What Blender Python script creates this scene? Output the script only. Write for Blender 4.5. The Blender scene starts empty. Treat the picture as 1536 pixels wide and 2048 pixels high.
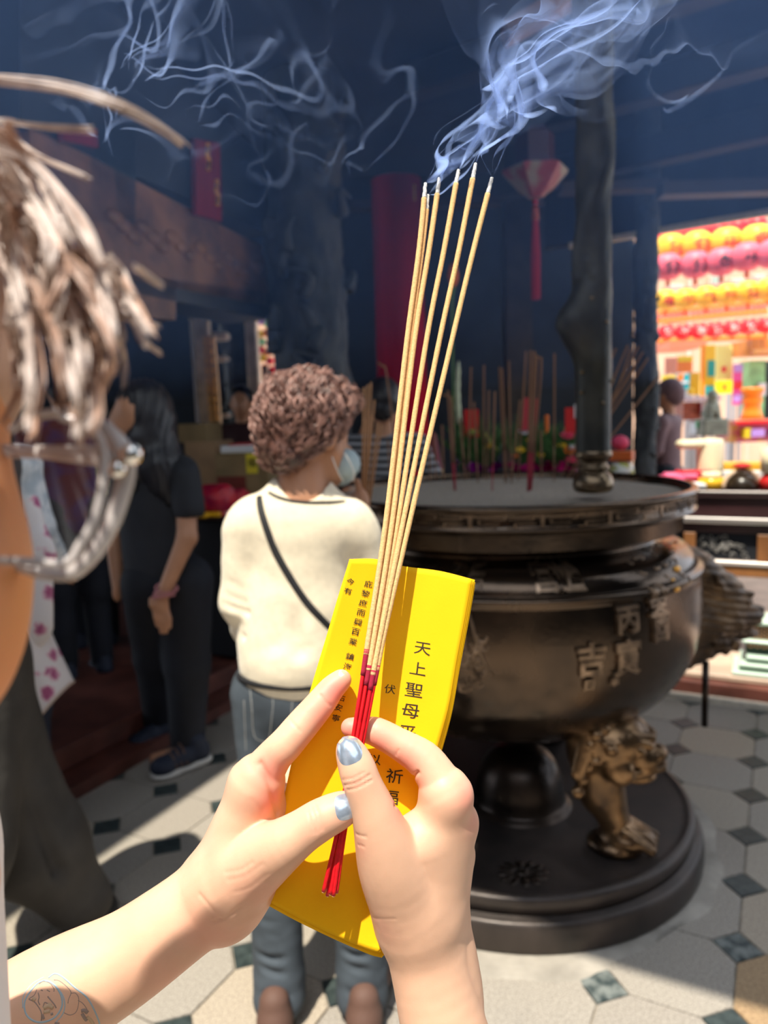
import bpy, math, random
import numpy as np
from mathutils import Vector, Matrix, Quaternion

C = bpy.context.scene.collection
scn = bpy.context.scene
rng = np.random.default_rng(7)
random.seed(7)
PI = math.pi

# ------------------------------------------------------------------ camera
F, PIT, ROLL, CAMH = 1490.0, 0.127, -0.034, 1.40
cam = bpy.data.cameras.new('camera')
camo = bpy.data.objects.new('camera', cam)
C.objects.link(camo)
camo.matrix_world = Matrix.Translation((0, 0, CAMH)) @ Matrix.Rotation(PI / 2 - PIT, 4, 'X') @ Matrix.Rotation(ROLL, 4, 'Z')
cam.sensor_fit = 'VERTICAL'
cam.sensor_height = 36
cam.lens = F / 2048 * 36
cam.clip_start = 0.02
cam.dof.use_dof = True
cam.dof.focus_distance = 0.437
cam.dof.aperture_fstop = 7.6
scn.camera = camo

# ------------------------------------------------------------------ light
w = bpy.data.worlds.new('sky')
scn.world = w
w.use_nodes = True
bg = w.node_tree.nodes['Background']
bg.inputs[0].default_value = (0.80, 0.88, 1.0, 1)
bg.inputs[1].default_value = 2.2
SUN = Vector((-0.17, -0.33, 0.92)).normalized()          # towards the sun
sun = bpy.data.lights.new('sun', 'SUN')
sun.energy = 7.2
sun.angle = 0.012
sun.color = (1.0, 0.95, 0.86)
suno = bpy.data.objects.new('sun', sun)
C.objects.link(suno)
suno.rotation_euler = SUN.to_track_quat('Z', 'Y').to_euler()
suno.location = (0, -1, 6)
vs = scn.view_settings
vs.view_transform = 'Standard'
vs.look = 'None'
vs.exposure = 0.0
vs.gamma = 1.0
vs.use_curve_mapping = False
scn.cycles.max_bounces = 8
scn.cycles.transparent_max_bounces = 24
scn.cycles.sample_clamp_indirect = 6.0

# ------------------------------------------------------------------ helpers
cR, sR = math.cos(ROLL), math.sin(ROLL)
CP, SP = math.cos(PIT), math.sin(PIT)


def ray(px, py):
    X, Y = px - 768, py - 1024
    x = (cR * X + sR * Y) / F
    y = (-sR * X + cR * Y) / F
    return np.array([x, CP - y * SP, -SP - y * CP])


CAM = np.array([0, 0, CAMH])


def D(px, py, d):
    return ray(px, py) * d + CAM


def G(px, py, z=0.0):
    r = ray(px, py)
    return r * ((z - CAMH) / r[2]) + CAM


def AY(px, py, Y):
    r = ray(px, py)
    return r * (Y / r[1]) + CAM


def PXR(r, d):
    return r * d / F


# ---- materials
def mat(name, col, rough=0.6, metal=0.0, var=0.0, vscale=20.0, bump=0.0, bscale=60.0, col2=None, emit=None, estr=1.0,
        sss=0.0, spec=0.5, alpha=1.0, trans=0.0, coat=0.0, sheen=0.0, detail=4.0, coords='Object', stretch=None, ramp=(0.35, 0.65),
        rvar=0.0, ior=1.45):
    m = bpy.data.materials.new(name)
    m.use_nodes = True
    nt = m.node_tree
    p = nt.nodes['Principled BSDF']
    p.inputs['Base Color'].default_value = (*col, 1)
    p.inputs['Roughness'].default_value = rough
    p.inputs['Metallic'].default_value = metal
    p.inputs['Specular IOR Level'].default_value = spec
    p.inputs['Alpha'].default_value = alpha
    p.inputs['Transmission Weight'].default_value = trans
    p.inputs['Coat Weight'].default_value = coat
    p.inputs['Sheen Weight'].default_value = sheen
    p.inputs['IOR'].default_value = ior
    if sss:
        p.inputs['Subsurface Weight'].default_value = sss
        p.inputs['Subsurface Radius'].default_value = (1.0, 0.35, 0.18)
        p.inputs['Subsurface Scale'].default_value = 0.006
    if emit:
        p.inputs['Emission Color'].default_value = (*emit, 1)
        p.inputs['Emission Strength'].default_value = estr
    tc = nt.nodes.new('ShaderNodeTexCoord')
    src = tc.outputs[coords]
    if stretch:
        mp = nt.nodes.new('ShaderNodeMapping')
        mp.inputs['Scale'].default_value = stretch
        nt.links.new(src, mp.inputs[0])
        src = mp.outputs[0]
    if var or col2 or rvar:
        n = nt.nodes.new('ShaderNodeTexNoise')
        n.inputs['Scale'].default_value = vscale
        n.inputs['Detail'].default_value = detail
        nt.links.new(src, n.inputs['Vector'])
        if rvar:
            mr = nt.nodes.new('ShaderNodeMapRange')
            mr.inputs[1].default_value = 0.3
            mr.inputs[2].default_value = 0.7
            mr.inputs[3].default_value = max(0.02, rough - rvar)
            mr.inputs[4].default_value = rough + rvar
            nt.links.new(n.outputs[0], mr.inputs[0])
            nt.links.new(mr.outputs[0], p.inputs['Roughness'])
        cr = nt.nodes.new('ShaderNodeValToRGB')
        c2 = col2 if col2 else tuple(max(0, c * (1 - var)) for c in col)
        c1 = col if col2 else tuple(min(1, c * (1 + var)) for c in col)
        cr.color_ramp.elements[0].position = ramp[0]
        cr.color_ramp.elements[1].position = ramp[1]
        cr.color_ramp.elements[0].color = (*c2, 1)
        cr.color_ramp.elements[1].color = (*c1, 1)
        nt.links.new(n.outputs[0], cr.inputs[0])
        nt.links.new(cr.outputs[0], p.inputs['Base Color'])
    if bump:
        n = nt.nodes.new('ShaderNodeTexNoise')
        n.inputs['Scale'].default_value = bscale
        n.inputs['Detail'].default_value = 5
        nt.links.new(src, n.inputs['Vector'])
        b = nt.nodes.new('ShaderNodeBump')
        b.inputs['Strength'].default_value = min(1, bump)
        b.inputs['Distance'].default_value = 0.3 / bscale * (1 if bump <= 1 else bump)
        nt.links.new(n.outputs[0], b.inputs['Height'])
        nt.links.new(b.outputs[0], p.inputs['Normal'])
    return m


# ---- objects
def link(name, me, m=None, parent=None, smooth=False, loc=None, **tags):
    if m is not None:
        ms = m if isinstance(m, (list, tuple)) else [m]
        for q in ms:
            me.materials.append(q)
    if smooth:
        me.polygons.foreach_set('use_smooth', [True] * len(me.polygons))
    o = bpy.data.objects.new(name, me)
    C.objects.link(o)
    if parent is not None:
        o.parent = parent
        pw = parent.get('_org')
        if loc is None and pw is not None:
            o.location = -Vector(pw)
    if loc is not None:
        o.location = loc
    for k, v in tags.items():
        if v is not None:
            o[k] = v
    return o


def thing(name, label, category, loc=(0, 0, 0), group=None, rot=0.0):
    """an Empty at the thing's base; children built in world coordinates keep their place"""
    o = bpy.data.objects.new(name, None)
    o.empty_display_size = 0.05
    C.objects.link(o)
    o.location = loc
    o.rotation_euler = (0, 0, rot)
    o['label'] = label
    o['category'] = category
    if group:
        o['group'] = group
    o['_org'] = list(loc)
    return o


def local_thing(*a, **k):
    o = thing(*a, **k)
    del o['_org']
    return o


def mesh_np(V, Fc, name='mesh'):
    me = bpy.data.meshes.new(name)
    me.from_pydata([tuple(v) for v in V], [], [tuple(int(i) for i in f) for f in Fc])
    me.update()
    return me


def mesh_quads(V, Q, name='mesh'):
    me = bpy.data.meshes.new(name)
    V = np.asarray(V, dtype=np.float32)
    Q = np.asarray(Q, dtype=np.int32)
    n = Q.shape[1]
    me.vertices.add(len(V))
    me.vertices.foreach_set('co', V.ravel())
    me.loops.add(Q.size)
    me.loops.foreach_set('vertex_index', Q.ravel())
    me.polygons.add(len(Q))
    me.polygons.foreach_set('loop_start', np.arange(0, Q.size, n, dtype=np.int32))
    me.update(calc_edges=True)
    me.validate()
    return me


class MB:
    """collects simple solids into one mesh"""

    def __init__(s):
        s.V = []
        s.F = []
        s.M = []
        s.n = 0

    def add(s, V, Fc, mi=0):
        V = np.asarray(V, dtype=float).reshape(-1, 3)
        s.V.append(V)
        s.F += [tuple(i + s.n for i in f) for f in Fc]
        s.M += [mi] * len(Fc)
        s.n += len(V)
        return s

    def box(s, c, size, R=None, mi=0, bev=0.0):
        hx, hy, hz = [q / 2 for q in size]
        b = min(bev, hx * .9, hy * .9, hz * .9)
        if b <= 0:
            V = np.array([[x, y, z] for x in (-hx, hx) for y in (-hy, hy) for z in (-hz, hz)])
            Fc = [(0, 1, 3, 2), (4, 6, 7, 5), (0, 4, 5, 1), (2, 3, 7, 6), (0, 2, 6, 4), (1, 5, 7, 3)]
        else:
            V = []
            idx = {}
            for sx in (-1, 1):
                for sy in (-1, 1):
                    for sz in (-1, 1):
                        for ax in range(3):
                            p = np.array([sx * (hx - b), sy * (hy - b), sz * (hz - b)])
                            p[ax] = (sx * hx, sy * hy, sz * hz)[ax]
                            idx[(sx, sy, sz, ax)] = len(V)
                            V.append(p)
            V = np.array(V)
            Fc = []
            for ax in range(3):
                o1, o2 = (ax + 1) % 3, (ax + 2) % 3
                for sg in (-1, 1):
                    q = []
                    for a, bb in ((-1, -1), (1, -1), (1, 1), (-1, 1)):
                        k = [0, 0, 0]
                        k[ax], k[o1], k[o2] = sg, a, bb
                        q.append(idx[(*k, ax)])
                    Fc.append(tuple(q if sg > 0 else q[::-1]))
            for ax in range(3):
                o1, o2 = (ax + 1) % 3, (ax + 2) % 3
                for a in (-1, 1):
                    for bb in (-1, 1):
                        k0, k1 = [0, 0, 0], [0, 0, 0]
                        k0[ax], k1[ax] = -1, 1
                        k0[o1] = k1[o1] = a
                        k0[o2] = k1[o2] = bb
                        q = [idx[(*k0, o1)], idx[(*k1, o1)], idx[(*k1, o2)], idx[(*k0, o2)]]
                        Fc.append(tuple(q if a * bb < 0 else q[::-1]))
            for sx in (-1, 1):
                for sy in (-1, 1):
                    for sz in (-1, 1):
                        q = [idx[(sx, sy, sz, a)] for a in range(3)]
                        Fc.append(tuple(q if sx * sy * sz > 0 else q[::-1]))
        if R is not None:
            V = V @ np.asarray(R).T
        return s.add(V + np.asarray(c, dtype=float), Fc, mi)

    def lathe(s, prof, c=(0, 0, 0), n=32, mi=0, R=None, a0=0.0, a1=2 * PI, ell=(1, 1)):
        prof = np.asarray(prof, dtype=float)
        m = len(prof)
        full = abs(a1 - a0 - 2 * PI) < 1e-6
        k = n if full else n + 1
        a = a0 + (a1 - a0) * np.arange(k) / n
        V = np.zeros((k, m, 3))
        V[:, :, 0] = np.cos(a)[:, None] * prof[None, :, 0] * ell[0]
        V[:, :, 1] = np.sin(a)[:, None] * prof[None, :, 0] * ell[1]
        V[:, :, 2] = prof[None, :, 1]
        Fc = []
        for i in range(n):
            j = (i + 1) % k
            for q in range(m - 1):
                Fc.append((i * m + q, j * m + q, j * m + q + 1, i * m + q + 1))
        V = V.reshape(-1, 3)
        if R is not None:
            V = V @ np.asarray(R).T
        return s.add(V + np.asarray(c, dtype=float), Fc, mi)

    def tube(s, pts, r, n=8, mi=0, closed=False, cap=True, ell=None, up=None):
        P = np.asarray(pts, dtype=float)
        m = len(P)
        r = np.broadcast_to(np.asarray(r, dtype=float), (m,))
        if closed:
            T = np.roll(P, -1, 0) - np.roll(P, 1, 0)
        else:
            T = np.gradient(P, axis=0)
        T /= np.linalg.norm(T, axis=1)[:, None] + 1e-12
        u = np.array(up if up is not None else (0.123, 0.456, 0.88))
        N = np.zeros_like(P)
        for i in range(m):
            if i == 0 or up is not None:
                v = u - T[i] * (u @ T[i])
                if np.linalg.norm(v) < 1e-3:
                    v = np.array([1., 0, 0]) - T[i] * T[i][0]
            else:
                v = N[i - 1] - T[i] * (N[i - 1] @ T[i])
            N[i] = v / (np.linalg.norm(v) + 1e-12)
        B = np.cross(T, N)
        a = 2 * PI * np.arange(n) / n
        e = ell if ell else (1, 1)
        V = P[:, None, :] + r[:, None, None] * (np.cos(a)[None, :, None] * N[:, None, :] * e[0] + np.sin(a)[None, :, None] * B[:, None, :] * e[1])
        Fc = []
        for i in range(m if closed else m - 1):
            j = (i + 1) % m
            for q in range(n):
                t = (q + 1) % n
                Fc.append((i * n + q, i * n + t, j * n + t, j * n + q))
        if cap and not closed:
            Fc.append(tuple(range(n))[::-1])
            Fc.append(tuple((m - 1) * n + q for q in range(n)))
        return s.add(V.reshape(-1, 3), Fc, mi)

    def ball(s, c, r, nu=12, nv=8, mi=0, R=None):
        r = np.broadcast_to(np.asarray(r, dtype=float), (3,))
        pr = [(math.sin(PI * i / nv), -math.cos(PI * i / nv)) for i in range(nv + 1)]
        pr[0] = (1e-4, -1)
        pr[-1] = (1e-4, 1)
        b = MB().lathe(pr, n=nu)
        V = b.V[0] * r
        if R is not None:
            V = V @ np.asarray(R).T
        return s.add(V + np.asarray(c, dtype=float), b.F, mi)

    def prism(s, poly, z0, z1, R=None, c=(0, 0, 0), mi=0, bev=0.0):
        """poly: list of (x, y) counter-clockwise"""
        P = np.asarray(poly, dtype=float)
        n = len(P)
        rings = [(P, z0)]
        if bev > 0:
            cen = P.mean(0)
            d = P - cen
            L = np.linalg.norm(d, axis=1)[:, None]
            Pi = cen + d * (1 - bev / L)
            rings += [(P, z1 - bev), (Pi, z1)]
        else:
            rings += [(P, z1)]
        V = np.concatenate([np.c_[q, np.full(n, z)] for q, z in rings])
        Fc = [tuple(range(n))[::-1], tuple((len(rings) - 1) * n + i for i in range(n))]
        for k in range(len(rings) - 1):
            for i in range(n):
                j = (i + 1) % n
                Fc.append((k * n + i, k * n + j, (k + 1) * n + j, (k + 1) * n + i))
        if R is not None:
            V = V @ np.asarray(R).T
        return s.add(V + np.asarray(c, dtype=float), Fc, mi)

    def grid(s, P, mi=0, flip=False):
        """P: (nu, nv, 3)"""
        nu, nv = P.shape[:2]
        Fc = []
        for i in range(nu - 1):
            for j in range(nv - 1):
                q = (i * nv + j, (i + 1) * nv + j, (i + 1) * nv + j + 1, i * nv + j + 1)
                Fc.append(q[::-1] if flip else q)
        return s.add(P.reshape(-1, 3), Fc, mi)

    def mesh(s, name='mesh'):
        me = bpy.data.meshes.new(name)
        me.from_pydata(np.concatenate(s.V).tolist(), [], s.F)
        if any(s.M):
            me.polygons.foreach_set('material_index', s.M)
        me.update()
        return me

    def build(s, name, m=None, parent=None, smooth=False, **k):
        return link(name, s.mesh(name), m, parent, smooth, **k)


def rz(a):
    c, s_ = math.cos(a), math.sin(a)
    return np.array([[c, -s_, 0], [s_, c, 0], [0, 0, 1]])


def frame(xdir, zdir=(0, 0, 1)):
    """rotation whose columns are x, y, z with z near zdir"""
    z = np.asarray(zdir, dtype=float)
    z = z / np.linalg.norm(z)
    x = np.asarray(xdir, dtype=float)
    x = x - z * (x @ z)
    x /= np.linalg.norm(x)
    return np.array([x, np.cross(z, x), z]).T


def crv(pts, n=24):
    """Catmull-Rom through points"""
    P = np.asarray(pts, dtype=float)
    m = len(P)
    Q = np.concatenate([[2 * P[0] - P[1]], P, [2 * P[-1] - P[-2]]])
    t = np.linspace(0, m - 1, n)
    i = np.minimum(t.astype(int), m - 2)
    f = (t - i)[:, None]
    a, b, c, d = Q[i], Q[i + 1], Q[i + 2], Q[i + 3]
    return 0.5 * ((2 * b) + (-a + c) * f + (2 * a - 5 * b + 4 * c - d) * f ** 2 + (-a + 3 * b - 3 * c + d) * f ** 3)


# ---- smooth implicit bodies (one continuous surface per body)
def cap(a, b, ra, rb, k=0.01, sub=False, flat=None):
    return dict(t='c', a=np.asarray(a, float), b=np.asarray(b, float), ra=ra, rb=rb, k=k, sub=sub, flat=flat)


def ell(c, r, k=0.01, R=None, sub=False):
    return dict(t='e', c=np.asarray(c, float), r=np.asarray(r, float), R=None if R is None else np.asarray(R, float), k=k, sub=sub)


def _pd(p, X):
    if p['t'] == 'c':
        a, ab = p['a'], p['b'] - p['a']
        q = X - a
        if p['flat'] is not None:
            nrm, ratio = p['flat']
            nrm = np.asarray(nrm, float) / np.linalg.norm(nrm)
            q = q + (q @ nrm)[..., None] * nrm * (1 / ratio - 1)
            ab = ab + nrm * (ab @ nrm) * (1 / ratio - 1)
        t = np.clip(q @ ab / (ab @ ab + 1e-12), 0, 1)
        d = np.linalg.norm(q - t[..., None] * ab, axis=-1) - (p['ra'] + (p['rb'] - p['ra']) * t)
        if p['flat'] is not None:
            d = d * (0.5 + 0.5 * p['flat'][1])
        return d
    q = X - p['c']
    if p['R'] is not None:
        q = q @ p['R']
    k0 = np.linalg.norm(q / p['r'], axis=-1)
    k1 = np.linalg.norm(q / (p['r'] ** 2), axis=-1) + 1e-9
    return k0 * (k0 - 1) / k1


def _bb(p, pad):
    if p['t'] == 'c':
        r = max(p['ra'], p['rb'])
        return np.minimum(p['a'], p['b']) - r - pad, np.maximum(p['a'], p['b']) + r + pad
    r = p['r'].max() if p['R'] is not None else p['r']
    return p['c'] - r - pad, p['c'] + r + pad


def _comb(Fv, d, p):
    k = max(p['k'], 1e-6)
    if p['sub']:
        h = np.clip(0.5 - 0.5 * (Fv + d) / k, 0, 1)
        return Fv * (1 - h) - d * h + k * h * (1 - h)
    h = np.clip(0.5 + 0.5 * (Fv - d) / k, 0, 1)
    return Fv * (1 - h) + d * h - k * h * (1 - h)


def field(prims, X):
    Fv = np.full(X.shape[:-1], 10.0)
    for p in prims:
        lo, hi = _bb(p, p['k'] + 0.05)
        msk = np.all((X >= lo) & (X <= hi), axis=-1)
        if msk.any():
            Fv[msk] = _comb(Fv[msk], _pd(p, X[msk]), p)
    return Fv


def sdf(prims, res, name='body', disp=None, steps=2):
    pos = [p for p in prims if not p['sub']]
    lo = np.min([_bb(p, 3 * res)[0] for p in pos], axis=0)
    hi = np.max([_bb(p, 3 * res)[1] for p in pos], axis=0)
    n = np.ceil((hi - lo) / res).astype(int) + 1
    ax = [lo[i] + res * np.arange(n[i]) for i in range(3)]
    Fv = np.full(n, 10.0, dtype=np.float32)
    for p in prims:
        a, b = _bb(p, p['k'] + 4 * res)
        i0 = np.clip(np.floor((a - lo) / res).astype(int), 0, n - 1)
        i1 = np.clip(np.ceil((b - lo) / res).astype(int) + 1, 1, n)
        if np.any(i1 <= i0):
            continue
        X = np.stack(np.meshgrid(*[ax[i][i0[i]:i1[i]] for i in range(3)], indexing='ij'), -1)
        sl = tuple(slice(i0[i], i1[i]) for i in range(3))
        Fv[sl] = _comb(Fv[sl], _pd(p, X), p)
    ins = Fv < 0
    nx, ny, nz = n
    cs = [(i, j, k) for i in (0, 1) for j in (0, 1) for k in (0, 1)]
    cnt = sum(ins[i:nx - 1 + i, j:ny - 1 + j, k:nz - 1 + k].astype(np.int8) for i, j, k in cs)
    act = np.argwhere((cnt > 0) & (cnt < 8))
    vals = np.stack([Fv[act[:, 0] + i, act[:, 1] + j, act[:, 2] + k] for i, j, k in cs], 1)
    cor = np.array(cs, float)
    acc = np.zeros((len(act), 3))
    num = np.zeros(len(act))
    for a in range(8):
        for b in range(a + 1, 8):
            if np.abs(cor[a] - cor[b]).sum() != 1:
                continue
            va, vb = vals[:, a], vals[:, b]
            m = (va < 0) != (vb < 0)
            t = va[m] / (va[m] - vb[m])
            acc[m] += cor[a] + t[:, None] * (cor[b] - cor[a])
            num[m] += 1
    V = lo + res * (act + acc / num[:, None])
    idx = np.full((nx - 1, ny - 1, nz - 1), -1, dtype=np.int64)
    idx[act[:, 0], act[:, 1], act[:, 2]] = np.arange(len(act))
    Q = []
    for axn in range(3):
        o1, o2 = (axn + 1) % 3, (axn + 2) % 3
        s0 = [slice(None)] * 3
        s1 = [slice(None)] * 3
        s0[axn] = slice(0, n[axn] - 1)
        s1[axn] = slice(1, n[axn])
        A, B = ins[tuple(s0)], ins[tuple(s1)]
        e = np.argwhere(A != B)
        e = e[(e[:, o1] > 0) & (e[:, o2] > 0) & (e[:, o1] < n[o1] - 1) & (e[:, o2] < n[o2] - 1)]
        fl = A[e[:, 0], e[:, 1], e[:, 2]]
        q = []
        for d1, d2 in ((-1, -1), (0, -1), (0, 0), (-1, 0)):
            c = e.copy()
            c[:, o1] += d1
            c[:, o2] += d2
            q.append(idx[c[:, 0], c[:, 1], c[:, 2]])
        q = np.stack(q, 1)
        q[~fl] = q[~fl][:, ::-1]
        Q.append(q)
    Q = np.concatenate(Q)
    for _ in range(steps):
        e = res * 0.5
        f0 = field(prims, V)
        g = np.stack([field(prims, V + e * np.eye(3)[i]) - field(prims, V - e * np.eye(3)[i]) for i in range(3)], 1) / (2 * e)
        gl = np.linalg.norm(g, axis=1)[:, None] + 1e-6
        st = (f0[:, None] * g / gl ** 2)
        st = np.clip(st, -res, res)
        V = V - st
    if disp is not None:
        g = g / gl
        V = V + g * disp(V)[:, None]
    return mesh_quads(V, Q, name)


def nz(V, s, seed=0, octv=3):
    """cheap smooth 3-D noise from sines"""
    r = np.random.default_rng(seed)
    o = np.zeros(len(V))
    amp = 1.0
    for k in range(octv):
        for _ in range(4):
            d = r.normal(size=3)
            d /= np.linalg.norm(d)
            o += amp * np.sin(V @ d * s * 2 ** k * r.uniform(0.7, 1.3) + r.uniform(0, 6.28))
        amp *= 0.5
    return o / 5


def text_mesh(ch, size=1.0, depth=0.0, bold=0.0):
    """flat or extruded glyph outlines as vertices and faces, centred"""
    cu = bpy.data.curves.new('t', 'FONT')
    cu.body = ch
    cu.size = size
    cu.align_x = 'CENTER'
    cu.align_y = 'CENTER'
    cu.extrude = depth
    cu.offset = bold
    cu.resolution_u = 3
    o = bpy.data.objects.new('t', cu)
    C.objects.link(o)
    dg = bpy.context.evaluated_depsgraph_get()
    me = bpy.data.meshes.new_from_object(o.evaluated_get(dg))
    V = np.array([v.co[:] for v in me.vertices])
    Fc = [tuple(p.vertices) for p in me.polygons]
    bpy.data.objects.remove(o)
    bpy.data.curves.remove(cu)
    bpy.data.meshes.remove(me)
    if len(V):
        V[:, :2] -= (V[:, :2].max(0) + V[:, :2].min(0)) / 2
    return V, Fc
# ================================================================== SETTING
A0 = -0.4702
E1 = np.array([math.cos(A0), math.sin(A0), 0])
E2 = np.array([-math.sin(A0), math.cos(A0), 0])
RE = np.array([E1, E2, [0, 0, 1]]).T


def E(a, b, z=0.0):
    return E1 * a + E2 * b + np.array([0, 0, z])


def ab(p):
    return float(np.dot(p, E1)), float(np.dot(p, E2))


def ebox(mb, a0, a1, b0, b1, z0, z1, mi=0, bev=0.0):
    return mb.box(E((a0 + a1) / 2, (b0 + b1) / 2, (z0 + z1) / 2), (abs(a1 - a0), abs(b1 - b0), abs(z1 - z0)), RE, mi, bev)


def struct(name, mb, m, smooth=False, **k):
    o = mb.build(name, m, smooth=smooth, kind='structure', **k)
    return o


M_grout = mat('grout', (0.30, 0.26, 0.21), rough=.95, var=.25, vscale=14, bump=.6, bscale=90)
M_tiles = [mat('granite_tile', c, rough=.62, col2=c2, vscale=210, detail=6, ramp=(.38, .62), bump=.25, bscale=300, spec=.35)
           for c, c2 in [((.46, .41, .34), (.27, .235, .195)), ((.43, .39, .34), (.235, .21, .18)), ((.50, .43, .34), (.29, .24, .19)), ((.41, .37, .32), (.22, .195, .17))]]
M_tile_orange = mat('ochre_tile', (.45, .31, .17), rough=.6, col2=(.25, .16, .09), vscale=160, detail=6, ramp=(.35, .65))
M_insert = mat('dark_green_tile', (.065, .085, .083), rough=.38, col2=(.018, .026, .027), vscale=35, detail=8, ramp=(.3, .75), bump=.15, bscale=200)
M_insert_worn = mat('worn_green_tile', (.19, .21, .20), rough=.6, col2=(.03, .045, .047), vscale=26, detail=9, ramp=(.40, .60))
floor = struct('floor', MB().box((0, 4, -.058), (24, 26, .1)), M_grout)
TA, TANG = .286, -.4923
T1 = np.array([math.cos(TANG), math.sin(TANG), 0])
T2 = np.array([-math.sin(TANG), math.cos(TANG), 0])
TO = np.array([.7483, 1.5271, 0])
hd, gp = .063, .0022
hp = TA / 2 - gp
q = TA / 2 - hd - gp * .4
octp = [(hp, -q), (hp, q), (q, hp), (-q, hp), (-hp, q), (-hp, -q), (-q, -hp), (q, -hp)]
RT_ = np.array([T1, T2, [0, 0, 1]]).T
tile_meshes = []
for i_ in range(4):
    me = MB().prism(octp, -.009, 0.0, R=RT_, bev=.0014).mesh('tile')
    me.materials.append(M_tiles[i_])
    tile_meshes.append(me)
me_o = MB().prism(octp, -.009, 0.0, R=RT_, bev=.0014).mesh('tile')
me_o.materials.append(M_tile_orange)
dg = hd - gp * 1.4
ins_meshes = []
for m_ in (M_insert, M_insert_worn):
    me = MB().prism([(dg, 0), (0, dg), (-dg, 0), (0, -dg)], -.009, 0.0, R=RT_, bev=.0012).mesh('dark_tile')
    me.materials.append(m_)
    ins_meshes.append(me)
BC = np.array([.389, 2.366, 0.0])          # burner axis
aL = ab(np.array([-.96, 3.08, 0]))[0]      # plinth of the left hall
bF = ab(np.array([1.23, 3.52, 0]))[1]      # plinth of the front hall


def inview(p, mg=90):
    d = p - CAM
    zc = d[1] * CP - d[2] * SP
    if zc < .3:
        return False
    yc = d[2] * CP + d[1] * SP
    x, y = F * d[0] / zc, -F * yc / zc
    X, Y = 768 + cR * x - sR * y, 1024 + sR * x + cR * y
    return -mg < X < 1536 + mg and -mg < Y < 2048 + mg


nt_ = 0
far_tiles, far_ins = MB(), MB()
for i in range(-16, 10):
    for j in range(-6, 16):
        for kind_ in (0, 1):
            p = TO + T1 * TA * (i + .5 * kind_) + T2 * TA * (j + .5 * kind_)
            a_, b_ = ab(p)
            if a_ < aL - .12 or b_ > bF + .1 or np.hypot(*(p - BC)[:2]) < .47 or p[1] < -2.5:
                continue
            near = inview(p, 130 if p[1] < 2.4 else 60)
            if near:
                o = bpy.data.objects.new('tile' if kind_ else 'dark_tile', None)
                bpy.data.objects.remove(o)
                if kind_:
                    me = tile_meshes[int(rng.integers(4))]
                    if (i, j) == (0, 0):
                        me = me_o
                else:
                    me = ins_meshes[1 if (i, j) in ((-1, 0), (0, 1)) else 0]
                o = bpy.data.objects.new('tile' if kind_ else 'dark_tile', me)
                C.objects.link(o)
                o.parent = floor
                o.location = (p[0], p[1], float(rng.uniform(-.0008, .0004)))
                o.rotation_euler = (float(rng.uniform(-.002, .002)), float(rng.uniform(-.002, .002)), 0)
                nt_ += 1
            elif p[1] > -2.2:
                (far_tiles if kind_ else far_ins).prism(octp if kind_ else [(dg, 0), (0, dg), (-dg, 0), (0, -dg)], -.009, 0, R=RT_, c=p)
for mb, m, nm in ((far_tiles, M_tiles[0], 'tile_paving'), (far_ins, M_insert, 'dark_tile_paving')):
    if mb.V:
        o = mb.build(nm, m, floor)
        o['kind'] = 'stuff'
# cement collar around the burner base
M_cement = mat('cement', (.34, .31, .27), rough=.95, var=.22, vscale=9, bump=.5, bscale=60)
mb = MB()
k_ = 96
aa = np.linspace(0, 2 * PI, k_, endpoint=False)
ro = .675 + .025 * np.sin(aa * 3 + 1) + .014 * np.sin(aa * 7) + .008 * np.sin(aa * 17 + 2)
P = np.stack([np.stack([BC[0] + r_ * np.cos(aa), BC[1] + r_ * np.sin(aa), np.full(k_, z_)], 1) for r_, z_ in ((np.full(k_, .58), .004), (np.full(k_, .63), .004), (ro - .02, .002), (ro, -.004))], 0)
mb.grid(np.concatenate([P, P[:, :1]], 1), flip=True)
mb.build('cement_collar', M_cement, floor, smooth=True)

# raised halls on the left and in front
M_red_stone = mat('red_brown_stone', (.115, .038, .028), rough=.45, var=.3, vscale=8, bump=.1)
M_pale_edge = mat('pale_stone_edge', (.75, .68, .56), rough=.6, var=.1, vscale=30)
M_hall_floor = mat('hall_floor', (.55, .40, .30), rough=.5, var=.2, vscale=6)
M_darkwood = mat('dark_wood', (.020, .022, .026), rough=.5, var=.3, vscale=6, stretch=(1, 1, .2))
M_brownwood = mat('brown_wood', (.30, .145, .080), rough=.5, col2=(.11, .055, .035), vscale=5, detail=6, bump=.3, bscale=14)
mb = MB()
ebox(mb, -7, aL - .03, -4, bF + .2, -.02, .055)
ebox(mb, -7, aL - .16, -4, bF + .2, .055, .15, bev=.01)
struct('trim_1', mb, M_red_stone)
mb = MB()
ebox(mb, aL - .5, 8, bF + .035, 12, -.02, .085)
struct('trim_2', mb, M_red_stone)
mb = MB()
ebox(mb, aL + .6, 8, bF, bF + .034, -.012, .03, bev=.004)
struct('trim_3', mb, M_pale_edge)
mb = MB()
ebox(mb, aL - .5, 8, bF + .10, 12, .085, .115, bev=.006)
struct('trim_4', mb, M_hall_floor)

# dark timber walls around the halls
M_wall = mat('hazy_dark_wall', (.018, .026, .038), rough=.8, var=.4, vscale=2.5)  # blue-black of the hazy interior put into wall and ceiling colour
M_ceil = mat('hazy_dark_ceiling', (.020, .028, .042), rough=.85, var=.4, vscale=2)
HZ = 3.3
off = -np.array([SUN.x, SUN.y]) / SUN.z * HZ
offa, offb = float(-off @ E1[:2]), float(-off @ E2[:2])


def roofslab(a0, a1, b0, b1, z=HZ, t=.18, shift=True):
    mb = MB()
    sa, sb = (offa, offb) if shift else (0, 0)
    ebox(mb, a0 + sa, a1 + sa, b0 + sb, b1 + sb, z, z + t)
    return mb


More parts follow.
